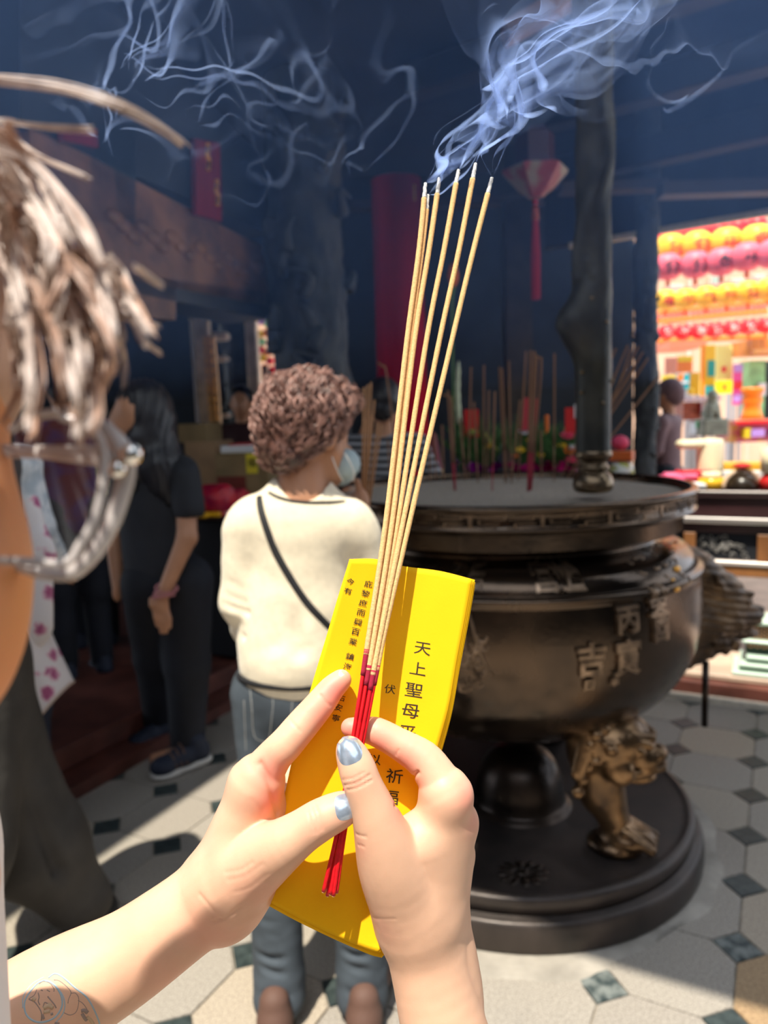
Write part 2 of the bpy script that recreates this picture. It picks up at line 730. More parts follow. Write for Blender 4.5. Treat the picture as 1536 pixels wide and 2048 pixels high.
# out-of-view ceiling edges and gaps, shaped to set where sun and shade fall
mb = MB()
ebox(mb, -9, -1.90 + offa, -6, 7.2, HZ, HZ + .18)
ebox(mb, -.72 + offa, 9, 1.785 + offb, 3.67 + offb, HZ, HZ + .18)
ebox(mb, -.72 + offa, -.50 + offa, 3.67 + offb, 5.3, HZ, HZ + .18)
ebox(mb, -.50 + offa, 9, 3.80, 5.3, HZ, HZ + .18)
ebox(mb, -1.15 + offa, -.72 + offa, 2.12 + offb, 5.3, HZ, HZ + .18)
ebox(mb, -1.90 + offa, -1.15 + offa, 2.55 + offb, 7.2, HZ, HZ + .18)
ebox(mb, -1.15 + offa, -.2, 5.3, 7.2, HZ, HZ + .18)
ebox(mb, -9, 9, -6, -2.6, HZ, HZ + .18)
ebox(mb, 2.4, 9, -2.6, 1.785 + offb, HZ, HZ + .18)
struct('ceiling', mb, M_ceil)
mb = MB()
ebox(mb, -9, 9, -3.6, -3.5, -.02, HZ)
struct('wall_rear', mb, mat('rear_wall', (.09, .06, .05), rough=.7, var=.3, vscale=2))
mb = MB()
ebox(mb, 4.5, 4.6, -3.6, 3.0, -.02, HZ)
struct('wall_right', mb, M_wall)


def pxwall(mb, x0, x1, y0, y1, Y, t=.12):
    """wall panel seen between pixel bounds at distance Y (squared up)"""
    a = AY(x0, (y0 + y1) / 2, Y)
    b = AY(x1, (y0 + y1) / 2, Y)
    top = AY((x0 + x1) / 2, y0, Y)[2]
    bot = AY((x0 + x1) / 2, y1, Y)[2]
    mb.box(((a[0] + b[0]) / 2, Y + t / 2, (top + bot) / 2), (b[0] - a[0], t, top - bot))


mb = MB()
YB = 6.3
zt = AY(460, 634, YB)[2]
xl, xr = AY(382, 640, YB)[0], AY(546, 640, YB)[0]
xs = AY(1262, 700, YB)[0]
mb.box(((-8 + xl) / 2, YB, HZ / 2), (xl + 8, .12, HZ))
mb.box(((xr + xs) / 2, YB, HZ / 2), (xs - xr, .12, HZ))
mb.box(((xl + xr) / 2, YB, (zt + HZ) / 2), (xr - xl, .12, HZ - zt))
mb.box(((xl + xr) / 2, YB, .3), (xr - xl, .12, .6))
struct('wall_back', mb, M_wall)
mb = MB()
mb.box(((xl + xr) / 2, YB - .07, zt - .008), (xr - xl, .03, .03))
struct('trim_5', mb, mat('pale_lintel', (.30, .27, .25), rough=.6))
# frieze and pale eave board over the open right side
p0, p1 = AY(1318, 462, 5.0), AY(1540, 436, 4.62)
dr = (p1 - p0)
dr[2] = 0
L_ = np.linalg.norm(dr)
dr /= L_
Rr = frame(dr)
c0 = p0 + dr * 1.2
zb = p0[2]
mb = MB()
mb.box(c0 + np.array([0, 0, -.02 + .02]), (3.6, .05, .035), Rr)
struct('trim_6', mb, M_pale_edge)
mb = MB()
mb.box(c0 + Rr[:, 1] * .08 + np.array([0, 0, .5]), (4.0, .1, .96), Rr)
struct('trim_7', mb, M_darkwood)
mb = MB()
for k in range(3):
    mb.box(c0 - Rr[:, 1] * (.5 + .5 * k) + np.array([0, 0, .34 + .16 * k]), (4.2, .14, .16), Rr, bev=.01)
struct('trim_8', mb, M_darkwood)

# ---- haze that fills the upper hall
M_haze = bpy.data.materials.new('smoke_haze')
M_haze.use_nodes = True
nt = M_haze.node_tree
for n in list(nt.nodes):
    nt.nodes.remove(n)
out = nt.nodes.new('ShaderNodeOutputMaterial')
vsn = nt.nodes.new('ShaderNodeVolumeScatter')
vsn.inputs['Color'].default_value = (.22, .42, 1.0, 1)
vsn.inputs['Density'].default_value = .028
vsn.inputs['Anisotropy'].default_value = .2
nt.links.new(vsn.outputs[0], out.inputs['Volume'])
for zb_, what_ in ((1.52, 'lower, thinner'), (1.78, 'middle'), (2.02, 'upper')):
    hz = MB().box((-.1, 2.5, (zb_ + 3.28) / 2), (4.0 + zb_ * .1, 3.7 + zb_ * .1, 3.28 - zb_)).build('smoke_haze', M_haze, None)
    hz['kind'] = 'stuff'
    hz['label'] = what_ + ' layer of thin blue incense haze filling the air under the hall roof'
    hz['category'] = 'smoke'

# ---- lintel beam of the left hall with its carved boards
bl = thing('lintel_beam', 'long brown timber lintel of the left hall, receding under the smoke', 'beam', loc=tuple(E(aL - .3, 3.0, 0)))
nA = np.array([-1.2, 3.2, 0])
dB = np.array([.40, 1.0, 0]) / np.linalg.norm([.40, 1.0])
RB = frame(dB)


def beam_pt(px, py, zplane=None):
    """point on the vertical plane x = .4 y - 2.48 under a pixel"""
    r = ray(px, py)
    t = -2.48 / (r[0] - .4 * r[1])
    return r * t + CAM


def quadslab(mb, px4, th=.10):
    """thick board whose face has its corners under four pixels of the beam plane"""
    P = np.array([beam_pt(*p) for p in px4])
    nrm = np.array([dB[1], -dB[0], 0])
    V = np.concatenate([P, P - nrm * th])
    mb.add(V, [(0, 1, 2, 3), (7, 6, 5, 4), (0, 4, 5, 1), (1, 5, 6, 2), (2, 6, 7, 3), (3, 7, 4, 0)])
    return mb


quadslab(MB(), [(60, 250), (60, 520), (537, 612), (537, 500)], .16).build('beam', M_brownwood, bl)
quadslab(MB(), [(60, 540), (60, 615), (352, 640), (352, 560)], .20).build('lower_board', M_brownwood, bl)
quadslab(MB(), [(60, 520), (60, 545), (540, 640), (540, 585)], .30).build('dark_board', M_darkwood, bl)  # board in dark wood under the brown beam
quadslab(MB(), [(40, -200), (40, 250), (540, 470), (540, 330)], .22).build('upper_frieze', M_wall, bl)
mb = MB()
for k in range(16):                                      # carved relief on the beam face
    x = 230 + k * 19
    c = beam_pt(x, 435 + (x - 230) * .35 + (k % 3) * 12)
    mb.ball(c, (.02, .06, .035), 8, 6, R=RB @ rz(PI / 2))
ob = mb.build('carved_relief', M_brownwood, bl, smooth=True)
ob['kind'] = 'stuff'
quadslab(MB(), [(183, 250), (183, 442), (271, 450), (271, 250)], .14).build('hanging_board', mat('green_black', (.012, .03, .035), rough=.5), bl)
M_redlac = mat('red_lacquer', (.26, .010, .022), rough=.25, var=.25, vscale=4, stretch=(1, 1, .15))
M_gold = mat('gold_leaf', (.95, .50, .12), rough=.3, metal=.8)


def on_red_banner(px4, name, label):
    P = np.array([beam_pt(*p) for p in px4])
    nrm = np.array([dB[1], -dB[0], 0])
    P = P + nrm * .05
    t = thing(name, label, 'banner', loc=tuple(P[1]))
    mb = MB()
    V = np.concatenate([P, P - nrm * .03])
    mb.add(V, [(0, 1, 2, 3), (7, 6, 5, 4), (0, 4, 5, 1), (1, 5, 6, 2), (2, 6, 7, 3), (3, 7, 4, 0)])
    mb.build('board', M_redlac, t)
    return t, nrm


t, nrm = on_red_banner([(374, 280), (377, 432), (428, 446), (424, 290)], 'red_plaque', 'red lacquered couplet board with gold edging above the brown lintel')
mb = MB()
for x0, y0, x1, y1 in ((396, 290, 400, 345), (414, 362, 419, 415)):
    pts = [beam_pt(x0 + (x1 - x0) * s_ + 1.5 * math.sin(s_ * 12), y0 + (y1 - y0) * s_) + nrm * .055 for s_ in np.linspace(0, 1, 12)]
    mb.tube(pts, .012, n=6)
mb.build('gilding', M_gold, t)
t, nrm = on_red_banner([(105, 262), (110, 285), (178, 300), (175, 262)], 'red_plaque', 'small dark red board end seen through the hanging hair')

# ---- columns
M_dstone = mat('carved_grey_stone', (.055, .065, .072), rough=.7, col2=(.020, .026, .032), vscale=7, detail=6, bump=.6, bscale=30)
M_redcol = mat('red_column_paint', (.50, .010, .030), rough=.22, var=.3, vscale=5, stretch=(1, 1, .1))


def dragon_column(x, y, r, z1, label, seed, name='dragon_column', mt=None, z0=0.1, amp=.040, turns=2.2, cat='column'):
    t = local_thing(name, label, cat, loc=(x, y, z0))
    h_ = z1 - z0
    k = 64
    zz = np.linspace(0, h_, 110)
    an = np.linspace(0, 2 * PI, k, endpoint=False)
    Z, An = np.meshgrid(zz, an, indexing='ij')
    Pn = np.stack([np.cos(An), np.sin(An), Z / r * .5], -1).reshape(-1, 3)
    n1 = nz(Pn * 1.0, 3.2, seed, 4).reshape(Z.shape)
    ph = (An - turns * 2 * PI * Z / h_) % (2 * PI)
    coil = np.exp(-((np.minimum(ph, 2 * PI - ph)) / .55) ** 2)
    n2 = np.abs(nz(Pn, 9.0, seed + 1, 3).reshape(Z.shape))
    R_ = r * .80 + amp * (.5 * n1 + .7 * n2 + .9 * coil) + amp * .10 * np.sin(Z * 170) * coil
    base_ = (Z < .22)
    R_ = np.where(base_, r * (1.12 + .06 * np.sin(An * 8)), R_)
    Pg = np.stack([R_ * np.cos(An), R_ * np.sin(An), Z], -1)
    MB().grid(np.concatenate([Pg, Pg[:, :1]], 1), flip=True).build('shaft', mt or M_dstone, t, smooth=True)
    MB().lathe([(.001, 0), (r * 1.35, 0), (r * 1.4, .05), (r * 1.3, .09), (r * 1.2, .11), (.001, .11)], n=24).build('base', mt or M_dstone, t, smooth=False)
    # claws and beard that stand off the shaft
    mb = MB()
    g_ = np.random.default_rng(seed)
    for _ in range(26):
        z_ = g_.uniform(.4, h_ - .1)
        a_ = g_.uniform(PI, 2 * PI)
        c_ = np.array([math.cos(a_), math.sin(a_), 0]) * r * .92 + np.array([0, 0, z_])
        tdir = np.array([-math.sin(a_), math.cos(a_), 0])
        pts = [c_, c_ + tdir * g_.uniform(-.4, .4) * r + np.array([0, 0, r * .4]) + c_ * np.array([.1, .1, 0]), c_ + tdir * g_.uniform(-.7, .7) * r + np.array([0, 0, r * g_.uniform(.2, .9)])]
        mb.tube(crv(pts, 8), np.linspace(.16, .03, 8) * r, n=6)
    o_ = mb.build('carving', mt or M_dstone, t, smooth=True)
    o_['kind'] = 'stuff'
    return t


pc = AY(632, 900, 4.5)
dragon_column(pc[0], pc[1], .255, 3.3, 'thick grey stone column carved with a coiling dragon, behind the curly-haired woman', 3)
pc = AY(1289, 900, 4.7)
dragon_column(pc[0], pc[1], .078, 3.3, 'slim black carved stone column edging the bright lantern view', 9, amp=.018)
t = thing('red_column', 'round glossy dark red column behind the held incense sticks', 'column', loc=(*AY(808, 900, 5.4)[:2], .1))
zt_ = AY(808, 362, 5.4)[2]
MB().lathe([(.001, .1), (.25, .1), (.25, .2), (.18, .24), (.178, zt_), (.001, zt_)], c=(*AY(808, 900, 5.4)[:2], 0), n=40).build('shaft', M_redcol, t, smooth=True)
mb = MB()
mb.box(AY(829, 385, 5.2), (.012, .01, .10))
mb.build('gilding', M_gold, t)
for px, hw, lab in ((1035, .085, 'dark square timber post behind the tasselled lantern'), (600, .07, None)):
    if lab is None:
        continue
    x, y, _ = AY(px, 700, 5.6)
    mb = MB()
    mb.box((x, y, 1.7), (hw * 2 + .02, hw * 2, 3.2))
    tt_ = thing('timber_post', lab, 'post', loc=(x, y, .1))
    mb.build('shaft', mat('post_wood', (.035, .030, .028), rough=.6, var=.3, vscale=6), tt_)
    MB().box((x, y, .2), (hw * 2 + .08, hw * 2 + .06, .2), bev=.02).build('base', M_dstone, tt_)
# brackets and beam ends under the burner canopy, high in the smoke
mb = MB()
for (x0, y0, x1, y1, Y, th) in ((1010, 70, 1170, -20, 3.2, .06), (1120, 380, 1330, 370, 4.4, .05), (1320, 400, 1560, 355, 4.3, .07), (700, 420, 1100, 392, 5.9, .06)):
    a, b = AY(x0, y0, Y), AY(x1, y1, Y)
    mbb = MB()
    mbb.box((a + b) / 2, (np.linalg.norm(b - a), .12, th), frame(b - a, (0, 0, 1) if abs((b - a)[2]) < .1 else np.cross(b - a, (0, 1, 0))))
    o = mbb.build('roof_beam', M_brownwood if x0 == 1010 else mat('beam_wood', (.045, .035, .033), rough=.6), None)
    o['label'] = {1010: 'brown carved beam end at the top edge, right of centre', 1120: 'thin dark beam left of the bright lantern opening', 1320: 'long dark rail just above the bright lantern opening',
                  700: 'dark cross beam behind the red column and tasselled lantern'}[x0]
    o['category'] = 'beam'
# ================================================================== INCENSE BURNER
M_bronze = mat('aged_bronze', (.150, .100, .066), rough=.22, metal=.9, col2=(.045, .036, .030), vscale=5, detail=7, ramp=(.30, .78), bump=.10, bscale=70, rvar=.10)
M_bronze2 = mat('bronze_relief', (.40, .28, .19), rough=.38, metal=.85, col2=(.10, .07, .05), vscale=22, detail=5, bump=.3, bscale=120)
M_bronze_d = mat('dark_bronze', (.060, .042, .032), rough=.30, metal=.75, col2=(.022, .019, .018), vscale=6, detail=6, bump=.1, bscale=60, rvar=.08)
M_base = mat('bronze_base', (.085, .066, .058), rough=.42, metal=.45, col2=(.040, .034, .032), vscale=8, detail=8, stretch=(1, 1, .35), ramp=(.35, .68), bump=.15, bscale=60, rvar=.1)
M_brass = mat('worn_brass', (.40, .235, .115), rough=.30, metal=.9, col2=(.075, .050, .034), vscale=9, detail=6, ramp=(.35, .68), bump=.2, bscale=60)
M_sand = mat('incense_ash_sand', (.30, .255, .21), rough=1, col2=(.17, .15, .13), vscale=120, detail=8, bump=1, bscale=160)
bur = local_thing('incense_burner', 'huge round bronze incense burner on lion feet, with raised characters and meander rim', 'burner', loc=(BC[0], BC[1], 0))


def lathe_part(name, prof, m, n=96, **k):
    return MB().lathe(prof, n=n).build(name, m, bur, smooth=True, **k)


def rnd(prof, it=2):
    """round the corners of a profile (Chaikin)"""
    P = np.array(prof, float)
    for _ in range(it):
        Q = [P[0]]
        for a, b in zip(P[:-1], P[1:]):
            Q += [a * .75 + b * .25, a * .25 + b * .75]
        Q.append(P[-1])
        P = np.array(Q)
    return P.tolist()


lathe_part('base_ring', rnd([(.001, .02), (.50, .0), (.60, .0), (.607, .02), (.607, .06), (.600, .088), (.585, .092), (.575, .096)], 2), M_base)
lathe_part('base_disc', rnd([(.30, .10), (.572, .094), (.574, .104), (.582, .120), (.580, .140), (.572, .147), (.560, .150), (.552, .147), (.54, .146)], 2) + [(.30, .150), (.001, .152)], M_base)
body_prof = rnd([(.001, .43), (.24, .437), (.37, .470), (.475, .535), (.545, .62), (.580, .71), (.590, .79), (.588, .86), (.582, .915)], 2)
body_prof += [(.584, .925), (.590, .930), (.590, .938), (.584, .943), (.572, .945)]
body_prof += rnd([(.571, .946), (.566, .965), (.552, .985), (.525, .998), (.48, 1.004), (.462, 1.010), (.455, 1.022), (.462, 1.036)], 2)
body_prof += [(.478, 1.040), (.484, 1.047), (.478, 1.055), (.470, 1.058)]
body_prof += rnd([(.470, 1.060), (.492, 1.070), (.525, 1.088), (.548, 1.098), (.556, 1.104)], 2)
lathe_part('body', body_prof, M_bronze, n=128)
rim_prof = [(.556, 1.104), (.566, 1.106), (.568, 1.112), (.562, 1.116), (.561, 1.150), (.567, 1.154), (.572, 1.162), (.568, 1.170), (.556, 1.173), (.543, 1.168), (.536, 1.150), (.530, 1.05)]
lathe_part('rim', rnd(rim_prof, 1), M_bronze, n=128)
# sand, heaped unevenly
k = 72
rr_ = np.linspace(0.001, .538, 34)
an = np.linspace(0, 2 * PI, k, endpoint=False)
Rg, Ag = np.meshgrid(rr_, an, indexing='ij')
X_, Y_ = Rg * np.cos(Ag), Rg * np.sin(Ag)
Zs = 1.148 + .010 * (1 - Rg / .54) + .004 * nz(np.stack([X_, Y_, X_ * 0], -1).reshape(-1, 3), 22, 5, 4).reshape(X_.shape)
Zs[-1] -= .004
Pg = np.stack([X_, Y_, Zs], -1)
so = MB().grid(np.concatenate([Pg, Pg[:, :1]], 1)).build('sand', M_sand, bur, smooth=True)
so['kind'] = 'stuff'
so['label'] = 'grey ash sand filling the burner'

# meander band: raised key pattern as bars wrapped round the rim
mb = MB()
NU = 40
per = 2 * PI / NU


def wrapbar(mb, a0, a1, z0, z1, R0, h_):
    n_ = max(2, int(abs(a1 - a0) / .05) + 2)
    al = np.linspace(a0, a1, n_)
    V = []
    for a in al:
        for r_, z_ in ((R0, z0), (R0 + h_, z0 + .0008), (R0 + h_, z1 - .0008), (R0, z1)):
            V.append((r_ * math.cos(a), r_ * math.sin(a), z_))
    Fc = []
    for i in range(n_ - 1):
        for j in range(3):
            Fc.append((i * 4 + j, (i + 1) * 4 + j, (i + 1) * 4 + j + 1, i * 4 + j + 1))
    Fc.append((0, 1, 2, 3))
    Fc.append(tuple((n_ - 1) * 4 + j for j in (3, 2, 1, 0)))
    mb.add(V, Fc)


tb_ = .0034
z0_, z1_ = 1.118, 1.149
for u in range(NU):
    a = u * per
    zc = [z0_, (z0_ * 2 + z1_) / 3, (z0_ + 2 * z1_) / 3, z1_]
    flip = u % 2
    segs = [(0, .95, zc[3]), (.0, .72, zc[0]), (.22, .78, zc[1]), (.22, .98, zc[2])] if not flip else [(.0, .95, zc[0]), (.22, .95, zc[3]), (.05, .72, zc[2]), (.22, .8, zc[1])]
    for s0, s1, z in segs:
        wrapbar(mb, a + s0 * per, a + s1 * per, z - tb_ / 2, z + tb_ / 2, .560, .0042)
    for s_, za, zb in ((.22, zc[1], zc[2]), (.95, zc[2], zc[3]), (.0, zc[0], zc[3])) if not flip else ((.22, zc[0], zc[1]), (.95, zc[0], zc[3]), (.72, zc[2], zc[3])):
        wrapbar(mb, a + s_ * per - .004, a + s_ * per + .004, za - tb_ / 2, zb + tb_ / 2, .560, .0042)
o = mb.build('meander_band', M_bronze2, bur)
o['kind'] = 'stuff'


# raised characters and motifs on the belly
def prof_at(z):
    P = np.array(body_prof)
    i = np.argmin(np.abs(P[:, 1] - z) + (P[:, 0] < .3) * 9)
    return P[i, 0]


def on_body(px, py):
    """angle and height where the line of sight meets the belly"""
    r = ray(px, py)
    for t in np.arange(1.2, 3.2, .002):
        p = r * t + CAM
        d = np.hypot(p[0] - BC[0], p[1] - BC[1])
        if .43 < p[2] < 1.10:
            if d < np.interp(p[2], [q[1] for q in body_prof[3:]], [q[0] for q in body_prof[3:]]):
                return math.atan2(p[1] - BC[1], p[0] - BC[0]), p[2]
    return None


bz = np.array([q[1] for q in body_prof[3:]])
br = np.array([q[0] for q in body_prof[3:]])


def body_char(ch, px, py, h_px, name='raised_character', wide=1.0, rise=.011, bold=.035, m=None, label=None):
    r_ = on_body(px, py)
    if r_ is None:
        return
    a, z = r_
    V, Fc = text_mesh(ch, 1.0, depth=.03, bold=bold)
    if not len(V):
        return
    s_ = h_px * 2.0 / F / np.abs(V[:, 1]).max() / 2
    X, Y, Zd = V[:, 0] * s_ * wide, V[:, 1] * s_, V[:, 2]
    zz = z + Y
    R_ = np.interp(zz, bz, br)
    al = a + X / np.interp(z, bz, br)
    h_ = np.where(Zd > 0, rise, -.006)
    P = np.stack([(R_ + h_) * np.cos(al), (R_ + h_) * np.sin(al), zz], 1)
    mb = MB().add(P, Fc)
    o = mb.build(name, m or M_bronze2, bur)
    bv = o.modifiers.new('b', 'BEVEL')
    bv.width = .0016
    bv.segments = 2
    bv.limit_method = 'ANGLE'
    bv.angle_limit = .9
    if label:
        o['label'] = label


for ch, px, py, hp_, wd in (('癸', 1310, 1200, 62, .75), ('酉', 1318, 1252, 58, .75), ('丙', 1252, 1238, 52, .95), ('寅', 1252, 1313, 74, .8), ('吉', 1180, 1318, 66, .9), ('日', 1175, 1368, 20, 1.2), ('年', 1225, 1362, 18, 1)):
    body_char(ch, px, py, hp_, wide=wd)
for ch, px, py, hp_, wd in (('天', 905, 1157, 40, .9), ('后', 950, 1157, 40, .9), ('宮', 1090, 1156, 46, 1.15), ('爐', 1140, 1156, 46, 1.1)):
    body_char(ch, px, py, hp_, wide=wd, rise=.005, bold=.02)
# vine motif left of the characters and scroll at the shoulder
mb = MB()


def bodypath(pts, r_):
    out = []
    for x, y in crv(pts, 5 * len(pts)):
        q_ = on_body(x, y)
        if q_:
            R_ = np.interp(q_[1], bz, br) + .001
            out.append((R_ * math.cos(q_[0]), R_ * math.sin(q_[0]), q_[1]))
    if len(out) > 2:
        mb.tube(out, r_, n=6)


bodypath([(935, 1215), (945, 1250), (955, 1290), (972, 1330), (985, 1352)], .004)
bodypath([(925, 1240), (930, 1290), (942, 1330), (960, 1360)], .0045)
g_ = np.random.default_rng(11)
for _ in range(26):
    x0, y0 = 930 + g_.uniform(-12, 40), 1290 + g_.uniform(-20, 85)
    s_ = g_.uniform(5, 11)
    bodypath([(x0 + s_ * math.cos(t_), y0 + s_ * math.sin(t_)) for t_ in np.linspace(0, g_.uniform(3, 6), 7)], .0032)
for _ in range(16):
    x0, y0 = 1230 + g_.uniform(0, 140), 1100 + g_.uniform(-15, 65)
    bodypath([(x0, y0), (x0 + g_.uniform(4, 10), y0 + g_.uniform(-6, 6)), (x0 + g_.uniform(8, 18), y0 + g_.uniform(-4, 8))], .003)
o = mb.build('raised_vines', M_bronze2, bur, smooth=True)
o['kind'] = 'stuff'

# gilt spots near the right shoulder
for x, y, s_ in ((1352, 1138, .012), (1345, 1160, .006), (1352, 1178, .010)):
    q_ = on_body(x, y)
    if q_:
        R_ = np.interp(q_[1], bz, br)
        MB().ball((R_ * math.cos(q_[0]), R_ * math.sin(q_[0]), q_[1]), (s_, s_, s_ * .8), 10, 6).build('gilt_stud', M_gold, bur, smooth=True)


# ---- lion feet
def lion_foot(ang, name='lion_foot'):
    """outward = local +x, built as one carved body, then turned"""
    R_ = rz(ang)
    o_ = np.array([.0, 0, 0])

    def L(x, y, z):
        return R_ @ (o_ + np.array([x, y, z]))
    pr = [
        ell(L(.02, 0, .455), (.115, .105, .085), .02, R=R_),          # cranium
        ell(L(.105, 0, .415), (.065, .062, .048), .02, R=R_),         # muzzle
        ell(L(.155, 0, .430), (.024, .034, .022), .008, R=R_),        # nose
        cap(L(.10, .055, .385), L(.165, .012, .395), .016, .012, .008), cap(L(.10, -.055, .385), L(.165, -.012, .395), .016, .012, .008),  # lips
        ell(L(.09, 0, .362), (.060, .050, .022), .012, R=R_),         # jaw
        cap(L(.085, .05, .485), L(.135, .015, .475), .020, .014, .008), cap(L(.085, -.05, .485), L(.135, -.015, .475), .020, .014, .008),  # brows
        ell(L(.105, .052, .448), (.021, .019, .017), .002, R=R_), ell(L(.105, -.052, .448), (.021, .019, .017), .002, R=R_),          # eyes
        ell(L(.060, .075, .395), (.040, .026, .040), .012, R=R_), ell(L(.060, -.075, .395), (.040, .026, .040), .012, R=R_),          # cheeks
        cap(L(-.02, .095, .49), L(-.045, .120, .39), .026, .018, .01, flat=(R_ @ np.array([0, 1, 0]), .5)),
        cap(L(-.02, -.095, .49), L(-.045, -.120, .39), .026, .018, .01, flat=(R_ @ np.array([0, 1, 0]), .5)),
        cap(L(-.02, 0, .40), L(.00, 0, .29), .075, .060, .03),          # neck / thigh
        cap(L(.00, 0, .30), L(.045, 0, .20), .058, .042, .02),
        cap(L(.03, .02, .36), L(.052, .022, .21), .030, .022, .012), cap(L(.03, -.02, .36), L(.052, -.022, .21), .030, .022, .012),
        ell(L(.075, 0, .175), (.075, .062, .034), .02, R=R_),          # paw
    ]
    for yy in (-.042, -.015, .015, .042):
        pr.append(cap(L(.075, yy * .8, .200), L(.142, yy, .168), .018, .015, .006))
    pr.append(ell(L(.04, 0, .150), (.080, .070, .030), .012, R=R_))
    for k_ in range(9):                                            # curls of the mane
        t_ = -1.15 + k_ * .2875
        for row, (rx, zz_) in enumerate(((.085, .50), (.035, .535))):
            pr.append(ell(L(.03 - row * .04 + .05 * math.cos(t_ * 1.2), .105 * math.sin(t_), zz_ - .03 * abs(t_) ** 1.5), (.019, .019, .017), .004))
    for sg in (-1, 1):
        for t_ in np.linspace(0, 5.2, 9):
            rr__ = .034 - .0045 * t_
            pr.append(ell(L(.005 + rr__ * math.cos(t_ + 1), sg * (.108 - .003 * t_), .445 + rr__ * math.sin(t_ + 1) * 1.25), (.0105, .012, .0105), .004))
        pr.append(cap(L(.085, sg * .062, .478), L(.135, sg * .040, .462), .013, .010, .003))
        for k_ in range(4):
            pr.append(ell(L(-.01 - .012 * k_, sg * (.085 + .006 * k_), .44 - .036 * k_), (.019, .017, .019), .004))
        pr.append(ell(L(.100, sg * .050, .452), (.034, .010, .008), .004, R=R_, sub=True) if False else cap(L(.118, sg * .056, .468), L(.09, sg * .066, .462), .004, .004, .004, sub=True))
        pr.append(cap(L(.10, sg * .058, .402), L(.17, sg * .02, .408), .006, .006, .004, sub=True))
        pr.append(cap(L(.176, sg * .012, .424), L(.160, sg * .012, .424), .006, .006, .003, sub=True))
    for yy in (-.028, 0, .028):
        pr.append(cap(L(.09, yy, .216), L(.16, yy, .168), .004, .004, .004, sub=True))
    me = sdf(pr, .0034, 'lion', disp=lambda V: .0006 * nz(V, 75, 4))
    return me


lf = link('lion_foot', lion_foot(math.radians(-24)), M_brass, bur, smooth=True)
lf['label'] = 'brass lion head foot, polished golden brown'
lf.location = (.205, -.350, .012)
lf.scale = (1, 1, 1.03)
lf2 = link('lion_foot', lion_foot(math.radians(60)), M_bronze_d, bur, smooth=True)
lf2.location = (.20, .35, .012)
lf3 = link('lion_foot', lion_foot(math.radians(180)), M_bronze_d, bur, smooth=True)
lf3.location = (-.40, .02, .012)
# dark domed drum under the bowl
MB().lathe(rnd([(.001, .345), (.07, .335), (.118, .29), (.140, .22), (.142, .17), (.155, .16), (.165, .150)], 2), c=(.02, -.09, 0), n=48).build('dome', M_bronze_d, bur, smooth=True)
# flower medallion cast into the base, left front
mb = MB()
for k_ in range(12):
    a_ = k_ * PI / 6
    mb.ball((-.045 + .05 * math.cos(a_), -.47 + .038 * math.sin(a_), .148), (.026, .012, .006), 8, 5, R=rz(a_))
mb.ball((-.045, -.47, .149), (.02, .016, .008), 10, 6)
o = mb.build('medallion', M_bronze_d, bur, smooth=True)


# ---- dragon handles at the sides
def dragon_handle(ang):
    R_ = rz(ang)

    def L(x, y, z):
        return R_ @ np.array([x, y, z])
    pr = [cap(L(.52, 0, .90), L(.62, 0, .86), .075, .070, .03), cap(L(.62, 0, .86), L(.72, 0, .78), .070, .075, .03),
          cap(L(.56, 0, .66), L(.68, 0, .70), .100, .095, .04), ell(L(.73, 0, .72), (.105, .075, .085), .03, R=R_),
          ell(L(.81, 0, .70), (.055, .050, .040), .02, R=R_), ell(L(.80, 0, .642), (.055, .042, .020), .012, R=R_),
          ell(L(.850, 0, .715), (.022, .030, .020), .008, R=R_), cap(L(.68, 0, .62), L(.60, 0, .58), .055, .05, .03)]
    for sg in (-1, 1):
        pr += [ell(L(.775, sg * .048, .755), (.022, .020, .020), .004), cap(L(.74, sg * .05, .79), L(.80, sg * .04, .782), .015, .012, .006),
               cap(L(.70, sg * .055, .79), L(.66, sg * .085, .86), .018, .008, .01), cap(L(.68, sg * .07, .70), L(.66, sg * .09, .64), .03, .012, .01),
               cap(L(.80, sg * .045, .668), L(.86, sg * .015, .672), .005, .005, .004, sub=True)]
        for k_ in range(7):
            a_ = k_ * .8
            pr.append(ell(L(.69 + .055 * math.cos(a_), sg * .070, .69 + .055 * math.sin(a_)), (.021, .018, .021), .004))
        for k_ in range(6):
            pr.append(ell(L(.74 - .03 * k_, sg * .06, .62 - .012 * (k_ % 2)), (.018, .018, .018), .004))
    pr.append(ell(L(.84, 0, .665), (.03, .028, .010), .008, R=R_, sub=True))
    return sdf(pr, .005, 'dragon', disp=lambda V: .0018 * nz(V, 60, 8) + .0022 * np.sin((V[:, 2] + .2 * np.hypot(V[:, 0], V[:, 1])) * 260))


M_handle = mat('handle_bronze', (.20, .125, .07), rough=.42, metal=.75, col2=(.06, .042, .032), vscale=16, detail=6, ramp=(.35, .7), bump=.3, bscale=90)
dh = link('dragon_handle', dragon_handle(math.radians(4)), M_handle, bur, smooth=True)
pin = AY(1411, 1340, 2.40) - np.array([BC[0], BC[1], 0])
pin2 = AY(1409, 1452, 2.40) - np.array([BC[0], BC[1], 0])
mb = MB()
mb.tube([pin + (0, 0, .03), pin2], .011, n=12)
o = mb.build('hanging_rod', M_bronze_d, bur, smooth=True)
dragon2 = link('dragon_handle', dragon_handle(math.radians(184)), M_handle, bur, smooth=True)

# ---- the canopy posts standing on the rim
M_post = mat('post_bronze', (.050, .048, .040), rough=.5, metal=.4, col2=(.016, .018, .018), vscale=9, detail=7, ramp=(.32, .7), bump=.4, bscale=50)
M_postbase = mat('post_brass', (.24, .17, .10), rough=.32, metal=.85, col2=(.08, .058, .042), vscale=7, detail=5)


